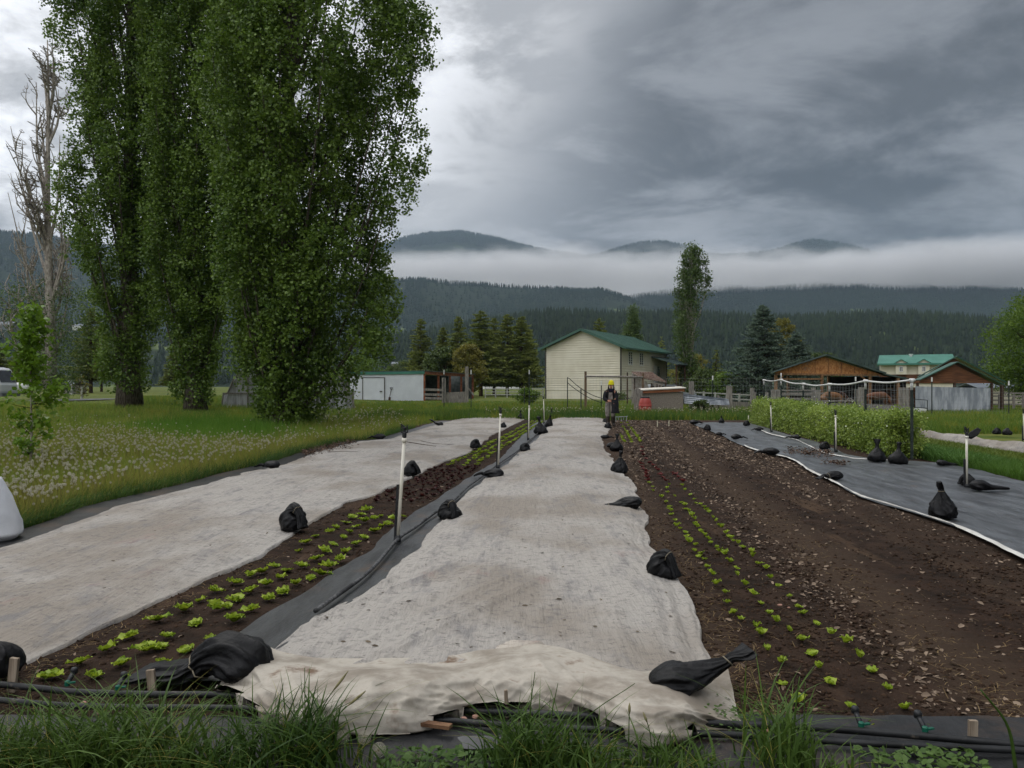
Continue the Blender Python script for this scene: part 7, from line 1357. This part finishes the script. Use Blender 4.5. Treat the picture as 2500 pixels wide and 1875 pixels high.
# small far buildings on the left
def hut(px, pyb, Y, w, h, label, wc, rc, d=3.0, rise=.5, g=None):
    x = at(px, 940, Y).x; g = at(0, pyb, Y).z if g is None else g; root = empty('hut', (x, Y, g)); T(root, label, 'hut'); MB().slab([(x - w / 2, Y, g), (x + w / 2, Y, g), (x + w / 2, Y, g + h), (x - w / 2, Y, g + h)], (0, d, 0)).build('wall', wc, root); r = MB(); o = w * .06; roof_slope(r, (x - w / 2 - o, Y - .2, g + h), (x + w / 2 + o, Y - .2, g + h), (x + w / 2 + o, Y + d / 2, g + h + rise), (x - w / 2 - o, Y + d / 2, g + h + rise), .06); roof_slope(r, (x - w / 2 - o, Y + d + .2, g + h), (x + w / 2 + o, Y + d + .2, g + h), (x + w / 2 + o, Y + d / 2, g + h + rise), (x - w / 2 - o, Y + d / 2, g + h + rise), .06); r.build('roof', rc, root); MB().slab([(x + w * .36, Y - .03, g), (x + w * .48, Y - .03, g), (x + w * .48, Y - .03, g + h), (x + w * .36, Y - .03, g + h)], (0, -.03, 0)).build('trim_board', M_WHT, root); return root
M_GREYB = mat("grey_wall", lin(128, 124, 114), lin(140, 136, 126), scale=1, rough=.8); M_SLATE = mat("slate_roof", lin(92, 98, 106), lin(108, 114, 120), scale=2, rough=.7)
hut(163, 922, 92, 1.4, 1.05, 'tiny grey hut with a slate roof seen between the left trees', M_GREYB, M_SLATE, g=.5); hut(8, 806, 560, 12, 4, 'far grey house on the hillside at the left border', M_SLATE, M_SLATE, 8, 2.5); hut(188, 806, 640, 8, 3.4, 'far white house on the hillside behind the bare poplar', M_WHT, M_SLATE, 7, 2); hut(966, 896, 420, 4.5, 1.6, 'far low grey house above the white shed roof', M_GREYB, M_SLATE, 5, 1.2); hut(1225, 950, 300, 16, 3.2, 'far white buildings between the pine trunks', M_WHT, M_SLATE, 8, 1.2, g=-.2)
hut(2462, 985, 82, 6, 1.7, 'low cream building behind the posts under the bright green tree', M_CREAM, M_SLATE, 4, .5, g=-.45)
x = at(48, 940, 95).x; T(MB().lathe((x, 95, .5), [(.1, 0), (1.0, .05), (1.1, .6), (.95, 1.1), (.6, 1.35), (.1, 1.4)], 18).build('water_tank', M_WHT, None, True), 'rounded white tank in the distance between van and sapling', 'tank')
g = gp(182, 978); n = 30; T(link('gravel', mesh_np('gravel', [(g.x + 1.9 * math.cos(a), g.y + 4.5 * math.sin(a), g.z + .07) for a in np.linspace(0, 6.283, n, endpoint=False)], [np.arange(n)[None]], mat("gravel", lin(84, 86, 90), lin(112, 112, 114), scale=6, rough=.95))), 'patch of dark gravel behind the meadow on the left', 'gravel', kind='structure')
# ------------------------------------------------------------------ fences, posts, gates
M_TPOST = mat("dark_steel_post", lin(34, 44, 40), lin(52, 58, 54), scale=8, rough=.7); M_WIRE = mat("fence_wire", lin(150, 152, 152), rough=.5, metal=.4); M_PVCW = mat("trellis_pvc", lin(196, 196, 192), lin(212, 212, 208), scale=4, rough=.5); M_BRPOST = mat("brown_post", lin(92, 74, 58), lin(122, 102, 84), scale=6, rough=.9, stretch=(3, 3, .5))
def zz_(x, y): return float(zg(x, y))
def post(mb, px, Y, pt, w, pb=None, lean=0.0):
    x = at(px, 940, Y).x; z0 = zz_(x, Y) - .1; mb.beam((x, Y, z0), (x + lean, Y, at(0, pt, Y).z), w, w * .85); return x
# weathered rail fence of the paddock
def paddock():
    root = empty('rail_fence', gat(1760, 47.)); T(root, 'weathered grey post and rail fence of the paddock', 'fence'); P = [(1688, 931, .26, 46), (1780.5, 942, .30, 46), (1836.5, 947, .22, 50), (1842, 957, .18, 50.5), (1872, 957, .16, 52), (1889, 951, .3, 54), (1900, 951, .25, 54), (1986, 946, .24, 54.5), (1996, 956, .3, 54), (2102, 945, .3, 53), (2092, 951, .25, 53.4), (2200, 946, .24, 53), (2212, 946, .3, 52)]
    for px, pt, w, Y in P: b = MB(); post(b, px, Y, pt, w); b.build('post', M_GREYW, root)
    def rail(pa, Ya, pb, Yb, w=.09, h=.13): a, b = at(pa[0], pa[1], Ya), at(pb[0], pb[1], Yb); MB().beam(a, b, w, h).build('rail', M_GREYW, root)
    rail((1692, 986), 46, (1862, 990), 50, .06, .40); rail((1696, 993.5), 46, (1840, 994), 50, .06, .2); rail((1889, 963.5), 54, (1986, 964), 54.5, .05, .09); rail((1900, 952.5), 54, (2004, 954), 54.5, .05, .09); rail((1889, 974), 54, (2000, 975), 54.5, .05, .09); rail((1996, 990), 54, (2190, 996), 53, .06, .42); rail((2000, 979), 54, (2100, 978), 53, .05, .1); rail((2062, 983), 54, (2073, 972), 54, .07, .07); rail((2090, 982), 53.8, (2076, 972), 54, .07, .07); rail((1855, 986), 51, (1871, 966), 52, .08, .09); rail((1996, 986), 53.9, (1981, 970), 53.9, .08, .09); rail((2106, 1002), 52.9, (2204, 1003), 52.4, .06, .3)
paddock()
def white_rails(L, Y, name, label, m, hs=(.55, 1.0)):
    root = empty(name, gat(L[0], Y)); T(root, label, 'fence')
    for px in L: x = at(px, 940, Y).x; z = zz_(x, Y); MB().beam((x, Y, z - .1), (x, Y, z + 1.25), .16, .16).build('post', m, root)
    for h in hs: a, b = at(L[0], 940, Y), at(L[-1], 940, Y); MB().beam((a.x, Y, zz_(a.x, Y) + h), (b.x, Y, zz_(b.x, Y) + h), .08, .12).build('rail', m, root)
M_PALEW = mat("pale_fence_wood", lin(136, 136, 130), lin(166, 166, 158), scale=4, rough=.9)
white_rails([1185, 1210, 1238, 1270, 1300, 1326], 96, 'rail_fence', 'pale rail fence under the pines left of the cream house', M_PALEW, (.4, .75, 1.1)); white_rails([1694, 1718, 1746, 1774, 1805, 1838], 74, 'rail_fence', 'pale rail fence in front of the spruce', M_PALEW, (.62, 1.08)); white_rails([2420, 2440, 2475, 2498, 2530], 66, 'rail_fence', 'dark rail fence right of the brown barn', M_GREYW, (.4, .75, 1.1, 1.35))
# posts by the white shed
def shed_posts():
    root = empty('rail_fence', gat(1085, 66)); T(root, 'old grey posts with two rails in front of the open shed bays', 'fence'); 
    for px, pt, w in ((1083.5, 922, .32), (1139.5, 895, .30)): b = MB(); post(b, px, 66, pt, w); b.build('post', M_GREYW, root)
    for (a, b_) in (((1036, 951), (1080, 952)), ((1036, 963), (1080, 964)), ((1038, 972), (1080, 973))): MB().beam(at(*a, 66), at(*b_, 66), .06, .2).build('rail', M_GREYW, root)
    MB().beam(at(1142, 946, 66), at(1157, 965, 66), .1, .12).build('brace', M_GREYW, root); MB().slab([at(1089, 958, 66.2), at(1136, 956, 66.2), at(1136, 985, 66.2), at(1089, 985, 66.2)], (0, .08, 0)).build('board_panel', M_GREYW, root)
shed_posts()
# tall wire fence on steel posts
def wire_fence():
    Y = 49; root = empty('wire_fence', gat(1690, Y)); T(root, 'tall wire mesh fence on dark steel posts with white tips', 'fence'); caps = MB()
    for px, pt in ((1064 + 20, 903), (1150, 903), (1292, 903), (1468, 930), (1740, 917), (2089, 920), (2275, 921), (2463, 930)):
        b = MB(); x = post(b, px, Y, pt + 8, .055); o = b.build('post', M_TPOST, root); zt = at(0, pt, Y).z; MB().beam((x, Y, zt - .28), (x, Y, zt), .065, .065).build('tip', M_WHT, o)
    w = MB(); x0, x1 = at(1292, 940, Y).x, at(2463, 940, Y).x
    for k in range(9): h = .15 + .235 * k; w.beam((x0, Y, zz_(x0, Y) + h), (16, Y, h), .006).beam((16, Y, h), (22, Y, -.45 + h), .006).beam((22, Y, -.45 + h), (x1, Y, -.45 + h), .006)
    n = 150
    for i in range(n): x = x0 + (x1 - x0) * i / n; z = zz_(x, Y); w.beam((x, Y, z), (x, Y, z + 2.05), .0045)
    w.build('mesh', M_WIRE, root)
wire_fence()
for px, pt, pb, Y, lab in ((1280, 947, 985, 55, 'short dark steel post with a pale tip left of the cream house'), (1418.5, 951, 990, 45, 'dark stake in the grass below the sagging cable')):
    x = at(px, 940, Y).x; r = empty('steel_post', (x, Y, 0)); T(r, lab, 'post'); MB().beam((x, Y, 0), (x, Y, at(0, pt, Y).z), .06, .06).build('shaft', M_TPOST, r); MB().beam((x, Y, at(0, pt, Y).z), (x, Y, at(0, pt - 4, Y).z), .06, .06).build('tip', M_GREYW, r)
# brown goal shaped frame
def goal():
    Y = 48; r = empty('timber_frame', gat(1500, Y)); T(r, 'brown goal shaped timber frame in front of the cream house', 'timber frame')
    for px, pt in ((1429.5, 907), (1569.5, 911)): b = MB(); post(b, px, Y, pt, .14); b.build('post', M_BRPOST, r)
    MB().tube([at(1430, 919, Y - .1), at(1500, 919.5, Y - .1), at(1570, 921, Y - .1)], .06, 8).build('crossbar', M_GREYW, r, True)
goal()
# stake with sagging cables
def cables():
    Y = 43; r = empty('cable_stake', gat(1385.5, Y)); T(r, 'thin dark stake carrying two sagging black cables', 'stake'); b = MB(); post(b, 1385.5, Y, 921, .05); b.build('stake', M_TPOST, r)
    for L in ([(1386, 922), (1392, 926), (1410, 942), (1432, 957), (1455, 968), (1480, 975), (1506, 977), (1545, 971)], [(1386, 934), (1392, 940), (1402, 948), (1418, 959), (1440, 972), (1470, 984)]): MB().tube(smooth([at(*p, Y - .02) for p in L], 40), .022, 6).build('cable', M_BLKP, r, True)
cables()
# pea trellis
def trellis():
    g0 = gp(2226, 1127); Ys = [16.2, 19.2, 22.2, 25.2, 28.6, 31.8]; root = empty('pea_trellis', (g0.x, 16.2, 0)); T(root, 'tall trellis of dark posts joined by a white pipe above the pea plants', 'trellis'); tops = [(2226, 928), (2113, 930), (2025, 938), (1961, 937), (1907, 927), (1865, 928)]; T_ = []
    for (px, pt), Y in zip(tops, Ys):
        t = at(px, pt, Y); T_.append(t); b = MB().beam((t.x, Y, 0), t, .045, .045); p = b.build('post', M_TPOST, root); f = MB().tube([t + Vector((0, 0, -.21)), t], .030, 10).tube([t + Vector((0, 0, -.05)), t + Vector((0, 0, .02))], .042, 10).tube([t + Vector((-.05, 0, 0)), t + Vector((.06, 0, 0))], .036, 8); f.build('pipe_fitting', M_PVCW, p, True)
    for a, b in zip(T_[:-1], T_[1:]): m = a.lerp(b, .5) + Vector((0, 0, -.05)); MB().tube(smooth([a, m, b], 8), .022, 8).build('top_pipe', M_PVCW, root, True)
    MB().tube([T_[4], T_[4] + Vector((0, 0, .25))], .02, 8).build('pipe_stub', M_PVCW, root, True)
    n = MB(); R_ = np.random.default_rng(701)
    for a, b in zip(T_[:-1], T_[1:]):
        k = 12
        for j in range(1, 8):
            h = a.z * (1 - j / 9.0); pts = [a.lerp(b, i / 6) - Vector((0, 0, (a.z - h) + .03 * math.sin(i / 6 * 3.14) + .012 * R_.normal())) for i in range(7)]; n.tube(pts, .003, 3, False)
        for i in range(k + 1): p = a.lerp(b, i / k); n.tube([p + Vector((0, 0, -.05 * math.sin(i / k * 3.14))), p + Vector((.02 * R_.normal(), 0, -p.z * .5)), p + Vector((.03 * R_.normal(), 0, -p.z * .9))], .003, 3, False)
    n.build('netting', M_WIRE, root)
trellis()
# steel gate with a trough, bed marker rake
def gate():
    Y = 55; P = lambda px, py: at(px, py, Y); r = empty('tube_gate', (P(2247, 940).x, Y, -.45)); T(r, 'small dark tube gate leaning before the sheet metal barn front', 'gate'); f = MB()
    for a, b in (((2230, 974), (2264, 977)), ((2230, 974), (2231, 999)), ((2264, 977), (2264, 1004)), ((2231, 994), (2264, 997))): f.tube([P(*a), P(*b)], .03, 6)
    f.build('frame', M_TPOST, r, True); m = MB(); 
    for i in range(1, 6): m.tube([P(2230 + 34 * i / 6, 975), P(2231 + 33 * i / 6, 996)], .008, 4)
    m.build('bar', M_WIRE, r)
    a, b = P(2220, 1009), P(2263, 1009); T(MB().slab([a, b, P(2262, 998), P(2219, 998)], (0, .6, 0)).build('trough', M_WHT), 'white trough box under the small tube gate', 'trough')
    Y2 = 32.8; Q = lambda px, py: at(px, py, Y2); r = empty('bed_rake', (Q(1517, 940).x, Y2, 0)); T(r, 'wire bed rake standing in the soil beside the person', 'rake'); MB().tube([Q(1503, 1018), Q(1531, 1017)], .016, 6).build('crossbar', M_GALV, r, True); t = MB()
    for px, pb in ((1503, 1030), (1509, 1026), (1516, 1029), (1523, 1026), (1530, 1029), (1532, 1015)): t.tube([Q(px, 1017), Q(px + (1 if px < 1520 else -1), pb)], .012, 5)
    t.build('tine', M_GALV, r)
gate()
# ------------------------------------------------------------------ person
def skin_mesh(name, J, E, root, m, sub=2, sm=True):
    """J: name -> (pos, rx[, ry]); grows one continuous surface over the joint graph"""
    ks = list(J); me = bpy.data.meshes.new(name); me.from_pydata([J[k][0] for k in ks], [(ks.index(a), ks.index(b)) for a, b in E], []); o = bpy.data.objects.new(name, me); COL.objects.link(o); md = o.modifiers.new('s', 'SKIN'); md.use_smooth_shade = True; md.branch_smoothing = .6
    for i, k in enumerate(ks):
        v = me.skin_vertices[0].data[i]; q = J[k][1:]; v.radius = (q[0], q[-1]); v.use_root = (k == root)
    sb = o.modifiers.new('u', 'SUBSURF'); sb.levels = sb.render_levels = sub; bpy.context.view_layer.update(); dg = bpy.context.evaluated_depsgraph_get(); out = bpy.data.meshes.new_from_object(o.evaluated_get(dg)); bpy.data.objects.remove(o); bpy.data.meshes.remove(me); out.name = name; out.materials.clear(); out.materials.append(m)
    for p in out.polygons: p.use_smooth = True
    return out
def shape(mb_v, name, m, parent, smooth=True): me = bpy.data.meshes.new(name); me.from_pydata(mb_v.v, [], mb_v.f); me.materials.append(m); [setattr(p, 'use_smooth', smooth) for p in me.polygons]; return link(name, me, parent)
def ball(c, r, n=14): b = MB(); b.lathe((0, 0, 0), [(max(.001, math.sin(a)), -math.cos(a)) for a in np.linspace(.05, math.pi - .05, n)], n + 4); b.v = [(c[0] + v[0] * r[0], c[1] + v[1] * r[1], c[2] + v[2] * r[2]) for v in b.v]; return b
def person():
    """facing the camera (-Y local), leaning forward, both hands working a dark bag held at the right of the photo"""
    p = gp(1490, 1041); root = empty('person', (p.x, p.y, .03), math.radians(-6)); T(root, 'person in yellow knit cap, black jacket and grey overalls bending over a dark bag', 'person')
    SK = mat("skin", lin(196, 142, 118), rough=.6); JK = mat("black_jacket", lin(22, 22, 26), lin(34, 34, 38), scale=14, rough=.85, bump=.3); OV = mat("grey_overalls", lin(112, 106, 100), lin(140, 134, 128), scale=9, rough=.9, bump=.3, c3=lin(90, 76, 66), s3=4, r3=(.56, .7)); BT = mat("muddy_boots", lin(40, 36, 33), lin(62, 54, 48), scale=9, rough=.6); YL = mat("yellow_knit", lin(198, 188, 12), lin(214, 206, 36), scale=60, rough=.95, bump=.5, bscale=90); HR = mat("dark_hair", lin(38, 30, 26), rough=.6); SC_ = mat("navy_scarf", lin(26, 26, 44), rough=.9)
    J = {'pel': ((-.02, .06, .90), .135, .115), 'sp1': ((-.015, .02, 1.06), .135, .10), 'sp2': ((0, -.06, 1.22), .15, .10), 'sp3': ((.01, -.10, 1.33), .13, .085), 'nk': ((.02, -.13, 1.40), .052), 'nk2': ((.025, -.16, 1.45), .05), 'hd': ((.03, -.18, 1.52), .075, .09), 'hd2': ((.03, -.175, 1.60), .078, .092), 'hd3': ((.03, -.165, 1.655), .05, .06), 'chin': ((.03, -.215, 1.475), .035, .03)}
    E = [('pel', 'sp1'), ('sp1', 'sp2'), ('sp2', 'sp3'), ('sp3', 'nk'), ('nk', 'nk2'), ('nk2', 'hd'), ('hd', 'hd2'), ('hd2', 'hd3'), ('hd', 'chin')]
    def arm(s, sh, el, wr, hd):
        k = 'LR'[s > 0]; J.update({k + 'sh': (sh, .062), k + 'ua': (tuple((np.array(sh) + el) / 2), .05), k + 'el': (el, .042), k + 'fa': (tuple((np.array(el) * .6 + np.array(wr) * .4)), .040), k + 'wr': (wr, .026, .022), k + 'pm': (hd, .036, .018)}); E.extend([('sp3', k + 'sh'), (k + 'sh', k + 'ua'), (k + 'ua', k + 'el'), (k + 'el', k + 'fa'), (k + 'fa', k + 'wr'), (k + 'wr', k + 'pm')])
        d = np.array(hd) - np.array(wr); d /= np.linalg.norm(d); sd = np.cross(d, [0, 0, 1.0]); sd /= np.linalg.norm(sd); dn = np.array([0, 0, -1.0])
        for i, (o, l) in enumerate(((-.027, .062), (-.009, .075), (.009, .071), (.027, .055))):
            a = np.array(hd) + sd * o + d * .03; b = a + d * l * .5 + dn * l * .18; c = b + d * l * .25 + dn * l * .45; J.update({f'{k}f{i}a': (tuple(a), .0095), f'{k}f{i}b': (tuple(b), .0085), f'{k}f{i}c': (tuple(c), .007)}); E.extend([(k + 'pm', f'{k}f{i}a'), (f'{k}f{i}a', f'{k}f{i}b'), (f'{k}f{i}b', f'{k}f{i}c')])
        a = np.array(wr) * .45 + np.array(hd) * .55 + sd * (-.034 * s * -1); b = a + d * .03 + sd * (.018 * s) + dn * .015; J.update({k + 'ta': (tuple(a), .011), k + 'tb': (tuple(b), .009)}); E.extend([(k + 'pm', k + 'ta'), (k + 'ta', k + 'tb')])
    arm(-1, (-.17, -.08, 1.32), (-.235, -.12, 1.04), (-.04, -.30, .97), (.045, -.325, .945)); arm(1, (.18, -.11, 1.33), (.225, -.14, 1.07), (.15, -.33, 1.03), (.135, -.385, .975))
    for s, k, kn, an, to in ((-1, 'L', (-.105, -.02, .50), (-.075, .03, .10), (-.085, -.11, .045)), (1, 'R', (.095, -.08, .51), (.115, .03, .10), (.155, -.10, .045))):
        hp = (-.02 + .10 * s, .05, .86); J.update({k + 'hp': (hp, .10, .105), k + 'th': (tuple((np.array(hp) + kn) / 2), .088), k + 'kn': (kn, .062), k + 'ca': (tuple(np.array(kn) * .6 + np.array(an) * .4), .058), k + 'an': (an, .042), k + 'to': (to, .042, .03)}); E.extend([('pel', k + 'hp'), (k + 'hp', k + 'th'), (k + 'th', k + 'kn'), (k + 'kn', k + 'ca'), (k + 'ca', k + 'an'), (k + 'an', k + 'to')])
    link('body', skin_mesh('body', J, E, 'pel', SK), root)
    def cloth(nm, names, edges, rootk, m, grow, over={}): link(nm, skin_mesh(nm, {n: ((over[n][0],) + tuple(over[n][1:]) if n in over else (J[n][0],) + tuple(q + grow for q in J[n][1:])) for n in names}, edges, rootk, m), root)
    arms = [(k + a, k + b) for k in 'LR' for a, b in (('sh', 'ua'), ('ua', 'el'), ('el', 'fa'))]
    ext = {'Lfa2': None}
    for k in 'LR': J[k + 'cf'] = (tuple(np.array(J[k + 'el'][0]) * .22 + np.array(J[k + 'wr'][0]) * .78), .028)
    cloth('jacket', ['sp1', 'sp2', 'sp3', 'nk'] + [k + q for k in 'LR' for q in ('sh', 'ua', 'el', 'fa', 'cf')], [('sp1', 'sp2'), ('sp2', 'sp3'), ('sp3', 'nk'), ('sp3', 'Lsh'), ('sp3', 'Rsh')] + arms + [(k + 'fa', k + 'cf') for k in 'LR'], 'sp2', JK, .038, {'sp1': ((-.02, .05, 1.03), .17, .125)})
    legs = [(k + a, k + b) for k in 'LR' for a, b in (('hp', 'th'), ('th', 'kn'), ('kn', 'ca'))]
    cloth('overalls', ['pel', 'sp1'] + [k + q for k in 'LR' for q in ('hp', 'th', 'kn', 'ca')], [('pel', 'sp1'), ('pel', 'Lhp'), ('pel', 'Rhp')] + legs, 'pel', OV, .026)
    bib = MB(); bib.slab([(-.075, -.165, 1.03), (.085, -.175, 1.03), (.075, -.215, 1.29), (-.06, -.205, 1.29)], (0, -.02, 0)); shape(bib, 'bib', OV, root, False)
    for k in 'LR': J[k + 'bt'] = (tuple(np.array(J[k + 'kn'][0]) * .86 + np.array(J[k + 'an'][0]) * .14), .060); cloth('boot', [k + 'bt', k + 'ca', k + 'an', k + 'to'], [(k + 'bt', k + 'ca'), (k + 'ca', k + 'an'), (k + 'an', k + 'to')], k + 'an', BT, .024)
    hat = MB(); hat.lathe((0, 0, 0), [(.104, -.03), (.108, .0), (.106, .03), (.104, .07), (.088, .115), (.055, .148), (.012, .16)], 22); hat.v = [(v[0] + .03, v[1] * 1.12 - .172, v[2] + 1.60) for v in hat.v]; h = shape(hat, 'knit_cap', YL, root); cf = MB(); cf.lathe((0, 0, 0), [(.107, -.02), (.114, -.01), (.115, .025), (.108, .035)], 22); cf.v = [(v[0] + .03, v[1] * 1.12 - .172, v[2] + 1.59) for v in cf.v]; shape(cf, 'cuff', YL, h)
    hair = MB(); 
    for s in (-1, 1):
        for j in range(4): hair.tube([(.03 + s * (.080 + .004 * j), -.17 + .022 * j, 1.58), (.03 + s * (.092 + .006 * j), -.175 + .02 * j, 1.47), (.03 + s * (.088 + .012 * j), -.19 + .02 * j, 1.36)], [.018, .024, .012], 6)
    shape(hair, 'hair', HR, root); f = MB(); f.v, f.f = [], []
    nose = ball((.03, -.275, 1.525), (.014, .018, .022), 8); shape(nose, 'nose', SK, root)
    for s in (-1, 1): shape(ball((.03 + s * .032, -.262, 1.553), (.012, .008, .007), 8), 'eye', HR, root); shape(ball((.03 + s * .083, -.175, 1.54), (.012, .022, .032), 8), 'ear', SK, root)
    shape(ball((.03, -.262, 1.49), (.026, .007, .007), 8), 'mouth', mat("lips", lin(150, 84, 80), rough=.5), root); sc = MB(); sc.lathe((0, 0, 0), [(.085, -.05), (.105, -.02), (.10, .02), (.075, .05)], 18); sc.v = [(v[0] + .02, v[1] - .135, v[2] * 1.1 + 1.385) for v in sc.v]; shape(sc, 'scarf', SC_, root)
    rb = empty('dark_bag', (p.x, p.y, .03), math.radians(-6)); T(rb, 'dark cloth bag held open in the hands of the person', 'bag'); n, m = 14, 28; V = []; th = np.linspace(0, 2 * np.pi, m, endpoint=False)
    for i in range(n): t = i / (n - 1); a, b = .115 + .04 * t + .012 * math.sin(7 * t), .06 + .03 * t; V.append(np.stack([.155 + .02 * t + a * np.cos(th) * (1 + .06 * np.sin(5 * th + 3 * t)), -.395 + .04 * t + b * np.sin(th) * (1 + .10 * np.sin(4 * th + 2 * t)), np.full(m, 1.02 - .50 * t + 0.0) + .02 * np.sin(th * 3) * (t == 0)], -1))
    V = np.array(V); i = np.arange(n - 1)[:, None]; j = np.arange(m)[None, :]; Fq = np.stack([i * m + j, i * m + (j + 1) % m, (i + 1) * m + (j + 1) % m, (i + 1) * m + j], -1).reshape(-1, 4); jj = np.arange(m)
    link('cloth', mesh_np('cloth', np.vstack([V.reshape(-1, 3), V[-1].mean(0)]), [Fq, np.stack([(n - 1) * m + jj, (n - 1) * m + (jj + 1) % m, np.full(m, n * m)], 1)], JK, True), rb)
person()
# ------------------------------------------------------------------ horses
def horse(loc, rz, label, col, seed, graze=True):
    r = empty('horse', loc, rz); r.scale = (1.1, 1.1, 1.1); T(r, label, 'horse'); H = mat("horse_coat_%d" % seed, lin(*col), lin(*[c * .8 for c in col]), scale=3, rough=.6, spec=.3); DK = mat("horse_mane_%d" % seed, lin(58, 36, 26), rough=.7)
    J = {'rump': ((-.80, 0, 1.22), .24, .27), 'croup': ((-.48, 0, 1.22), .26, .28), 'belly': ((0, 0, 1.13), .27, .29), 'chest': ((.42, 0, 1.16), .24, .30), 'wither': ((.64, 0, 1.27), .19, .25), 'breast': ((.80, 0, 1.10), .16, .20)}
    E = [('rump', 'croup'), ('croup', 'belly'), ('belly', 'chest'), ('chest', 'wither'), ('wither', 'breast')]
    if graze: N = [('n1', (.98, 0, 1.12), .13, .18), ('n2', (1.20, 0, .88), .10, .15), ('poll', (1.36, .0, .62), .085, .12), ('face', (1.42, 0, .42), .075, .10), ('muz', (1.45, 0, .20), .055, .06)]
    else: N = [('n1', (.98, 0, 1.32), .13, .18), ('n2', (1.18, 0, 1.42), .10, .14), ('poll', (1.36, .0, 1.50), .085, .11), ('face', (1.52, 0, 1.42), .075, .09), ('muz', (1.74, 0, 1.28), .055, .06)]
    pv = 'breast'
    for nm, c, a, b in N: J[nm] = (c, a, b); E.append((pv, nm)); pv = nm
    for s in (-1, 1):
        k = 'lr'[s > 0]; o = .10 * s
        J.update({k + 'fs': ((.66 + o * .5, .15 * s, .98), .11, .13), k + 'fe': ((.62 + o, .16 * s, .76), .075), k + 'fk': ((.66 + o, .16 * s, .46), .050), k + 'ff': ((.65 + o, .16 * s, .16), .036), k + 'fh': ((.69 + o, .16 * s, .04), .055, .05), k + 'hs': ((-.70 - o * .5, .16 * s, 1.02), .14, .17), k + 'st': ((-.58 - o, .17 * s, .78), .10, .12), k + 'ho': ((-.82 - o, .16 * s, .50), .052, .06), k + 'hf': ((-.77 - o, .16 * s, .16), .036), k + 'hh': ((-.73 - o, .16 * s, .04), .055, .05)})
        E += [('wither', k + 'fs'), (k + 'fs', k + 'fe'), (k + 'fe', k + 'fk'), (k + 'fk', k + 'ff'), (k + 'ff', k + 'fh'), ('rump', k + 'hs'), (k + 'hs', k + 'st'), (k + 'st', k + 'ho'), (k + 'ho', k + 'hf'), (k + 'hf', k + 'hh')]
        po = J['poll'][0]; J[k + 'ea'] = ((po[0] - .02, .06 * s, po[2] + .08), .03); J[k + 'eb'] = ((po[0] - .03, .075 * s, po[2] + .20), .012); E += [('poll', k + 'ea'), (k + 'ea', k + 'eb')]
    link('body', skin_mesh('body', J, E, 'belly', H), r); mn = MB(); a = [Vector(J[q][0]) for q in ('wither', 'n1', 'n2', 'poll')]; P = smooth(a, 14)
    for i, q in enumerate(P): mn.tube([q + Vector((-.02, 0, .20)), q + Vector((-.05, -.12, .10)), q + Vector((-.05, -.16, -.12))], [.035, .03, .008], 5)
    shape(mn, 'mane', DK, r); tl = MB().tube(smooth([(-.94, 0, 1.22), (-1.06, 0, 1.05), (-1.08, 0, .7), (-1.04, 0, .42)], 10), [.05, .06, .07, .075, .075, .07, .06, .05, .035, .01], 7); shape(tl, 'tail', DK, r)
horse((at(2034, 940, 56.5).x - .1, 56.5, -.47), math.radians(12), 'light chestnut horse grazing behind the fence, left of two', (128, 88, 52), 1); horse((at(2142, 940, 56).x, 56, -.47), math.radians(172), 'reddish chestnut horse grazing behind the fence, right of two', (104, 64, 38), 2)
# ------------------------------------------------------------------ damp valley air
def haze():
    b = MB().box((0, 2880, 560), (8800, 5880, 1124)); m = bpy.data.materials.new("haze"); m.use_nodes = True; nt = m.node_tree; nt.nodes.clear()
    out = nt.nodes.new('ShaderNodeOutputMaterial'); pv = nt.nodes.new('ShaderNodeVolumePrincipled')
    pv.inputs['Color'].default_value = (0.64, 0.81, 1.0, 1); pv.inputs['Density'].default_value = 0.00007; pv.inputs['Anisotropy'].default_value = 0.1
    nt.links.new(pv.outputs[0], out.inputs['Volume'])
    T(b.build('haze', m), 'thin grey haze filling the valley air', 'haze', kind='stuff')
haze()
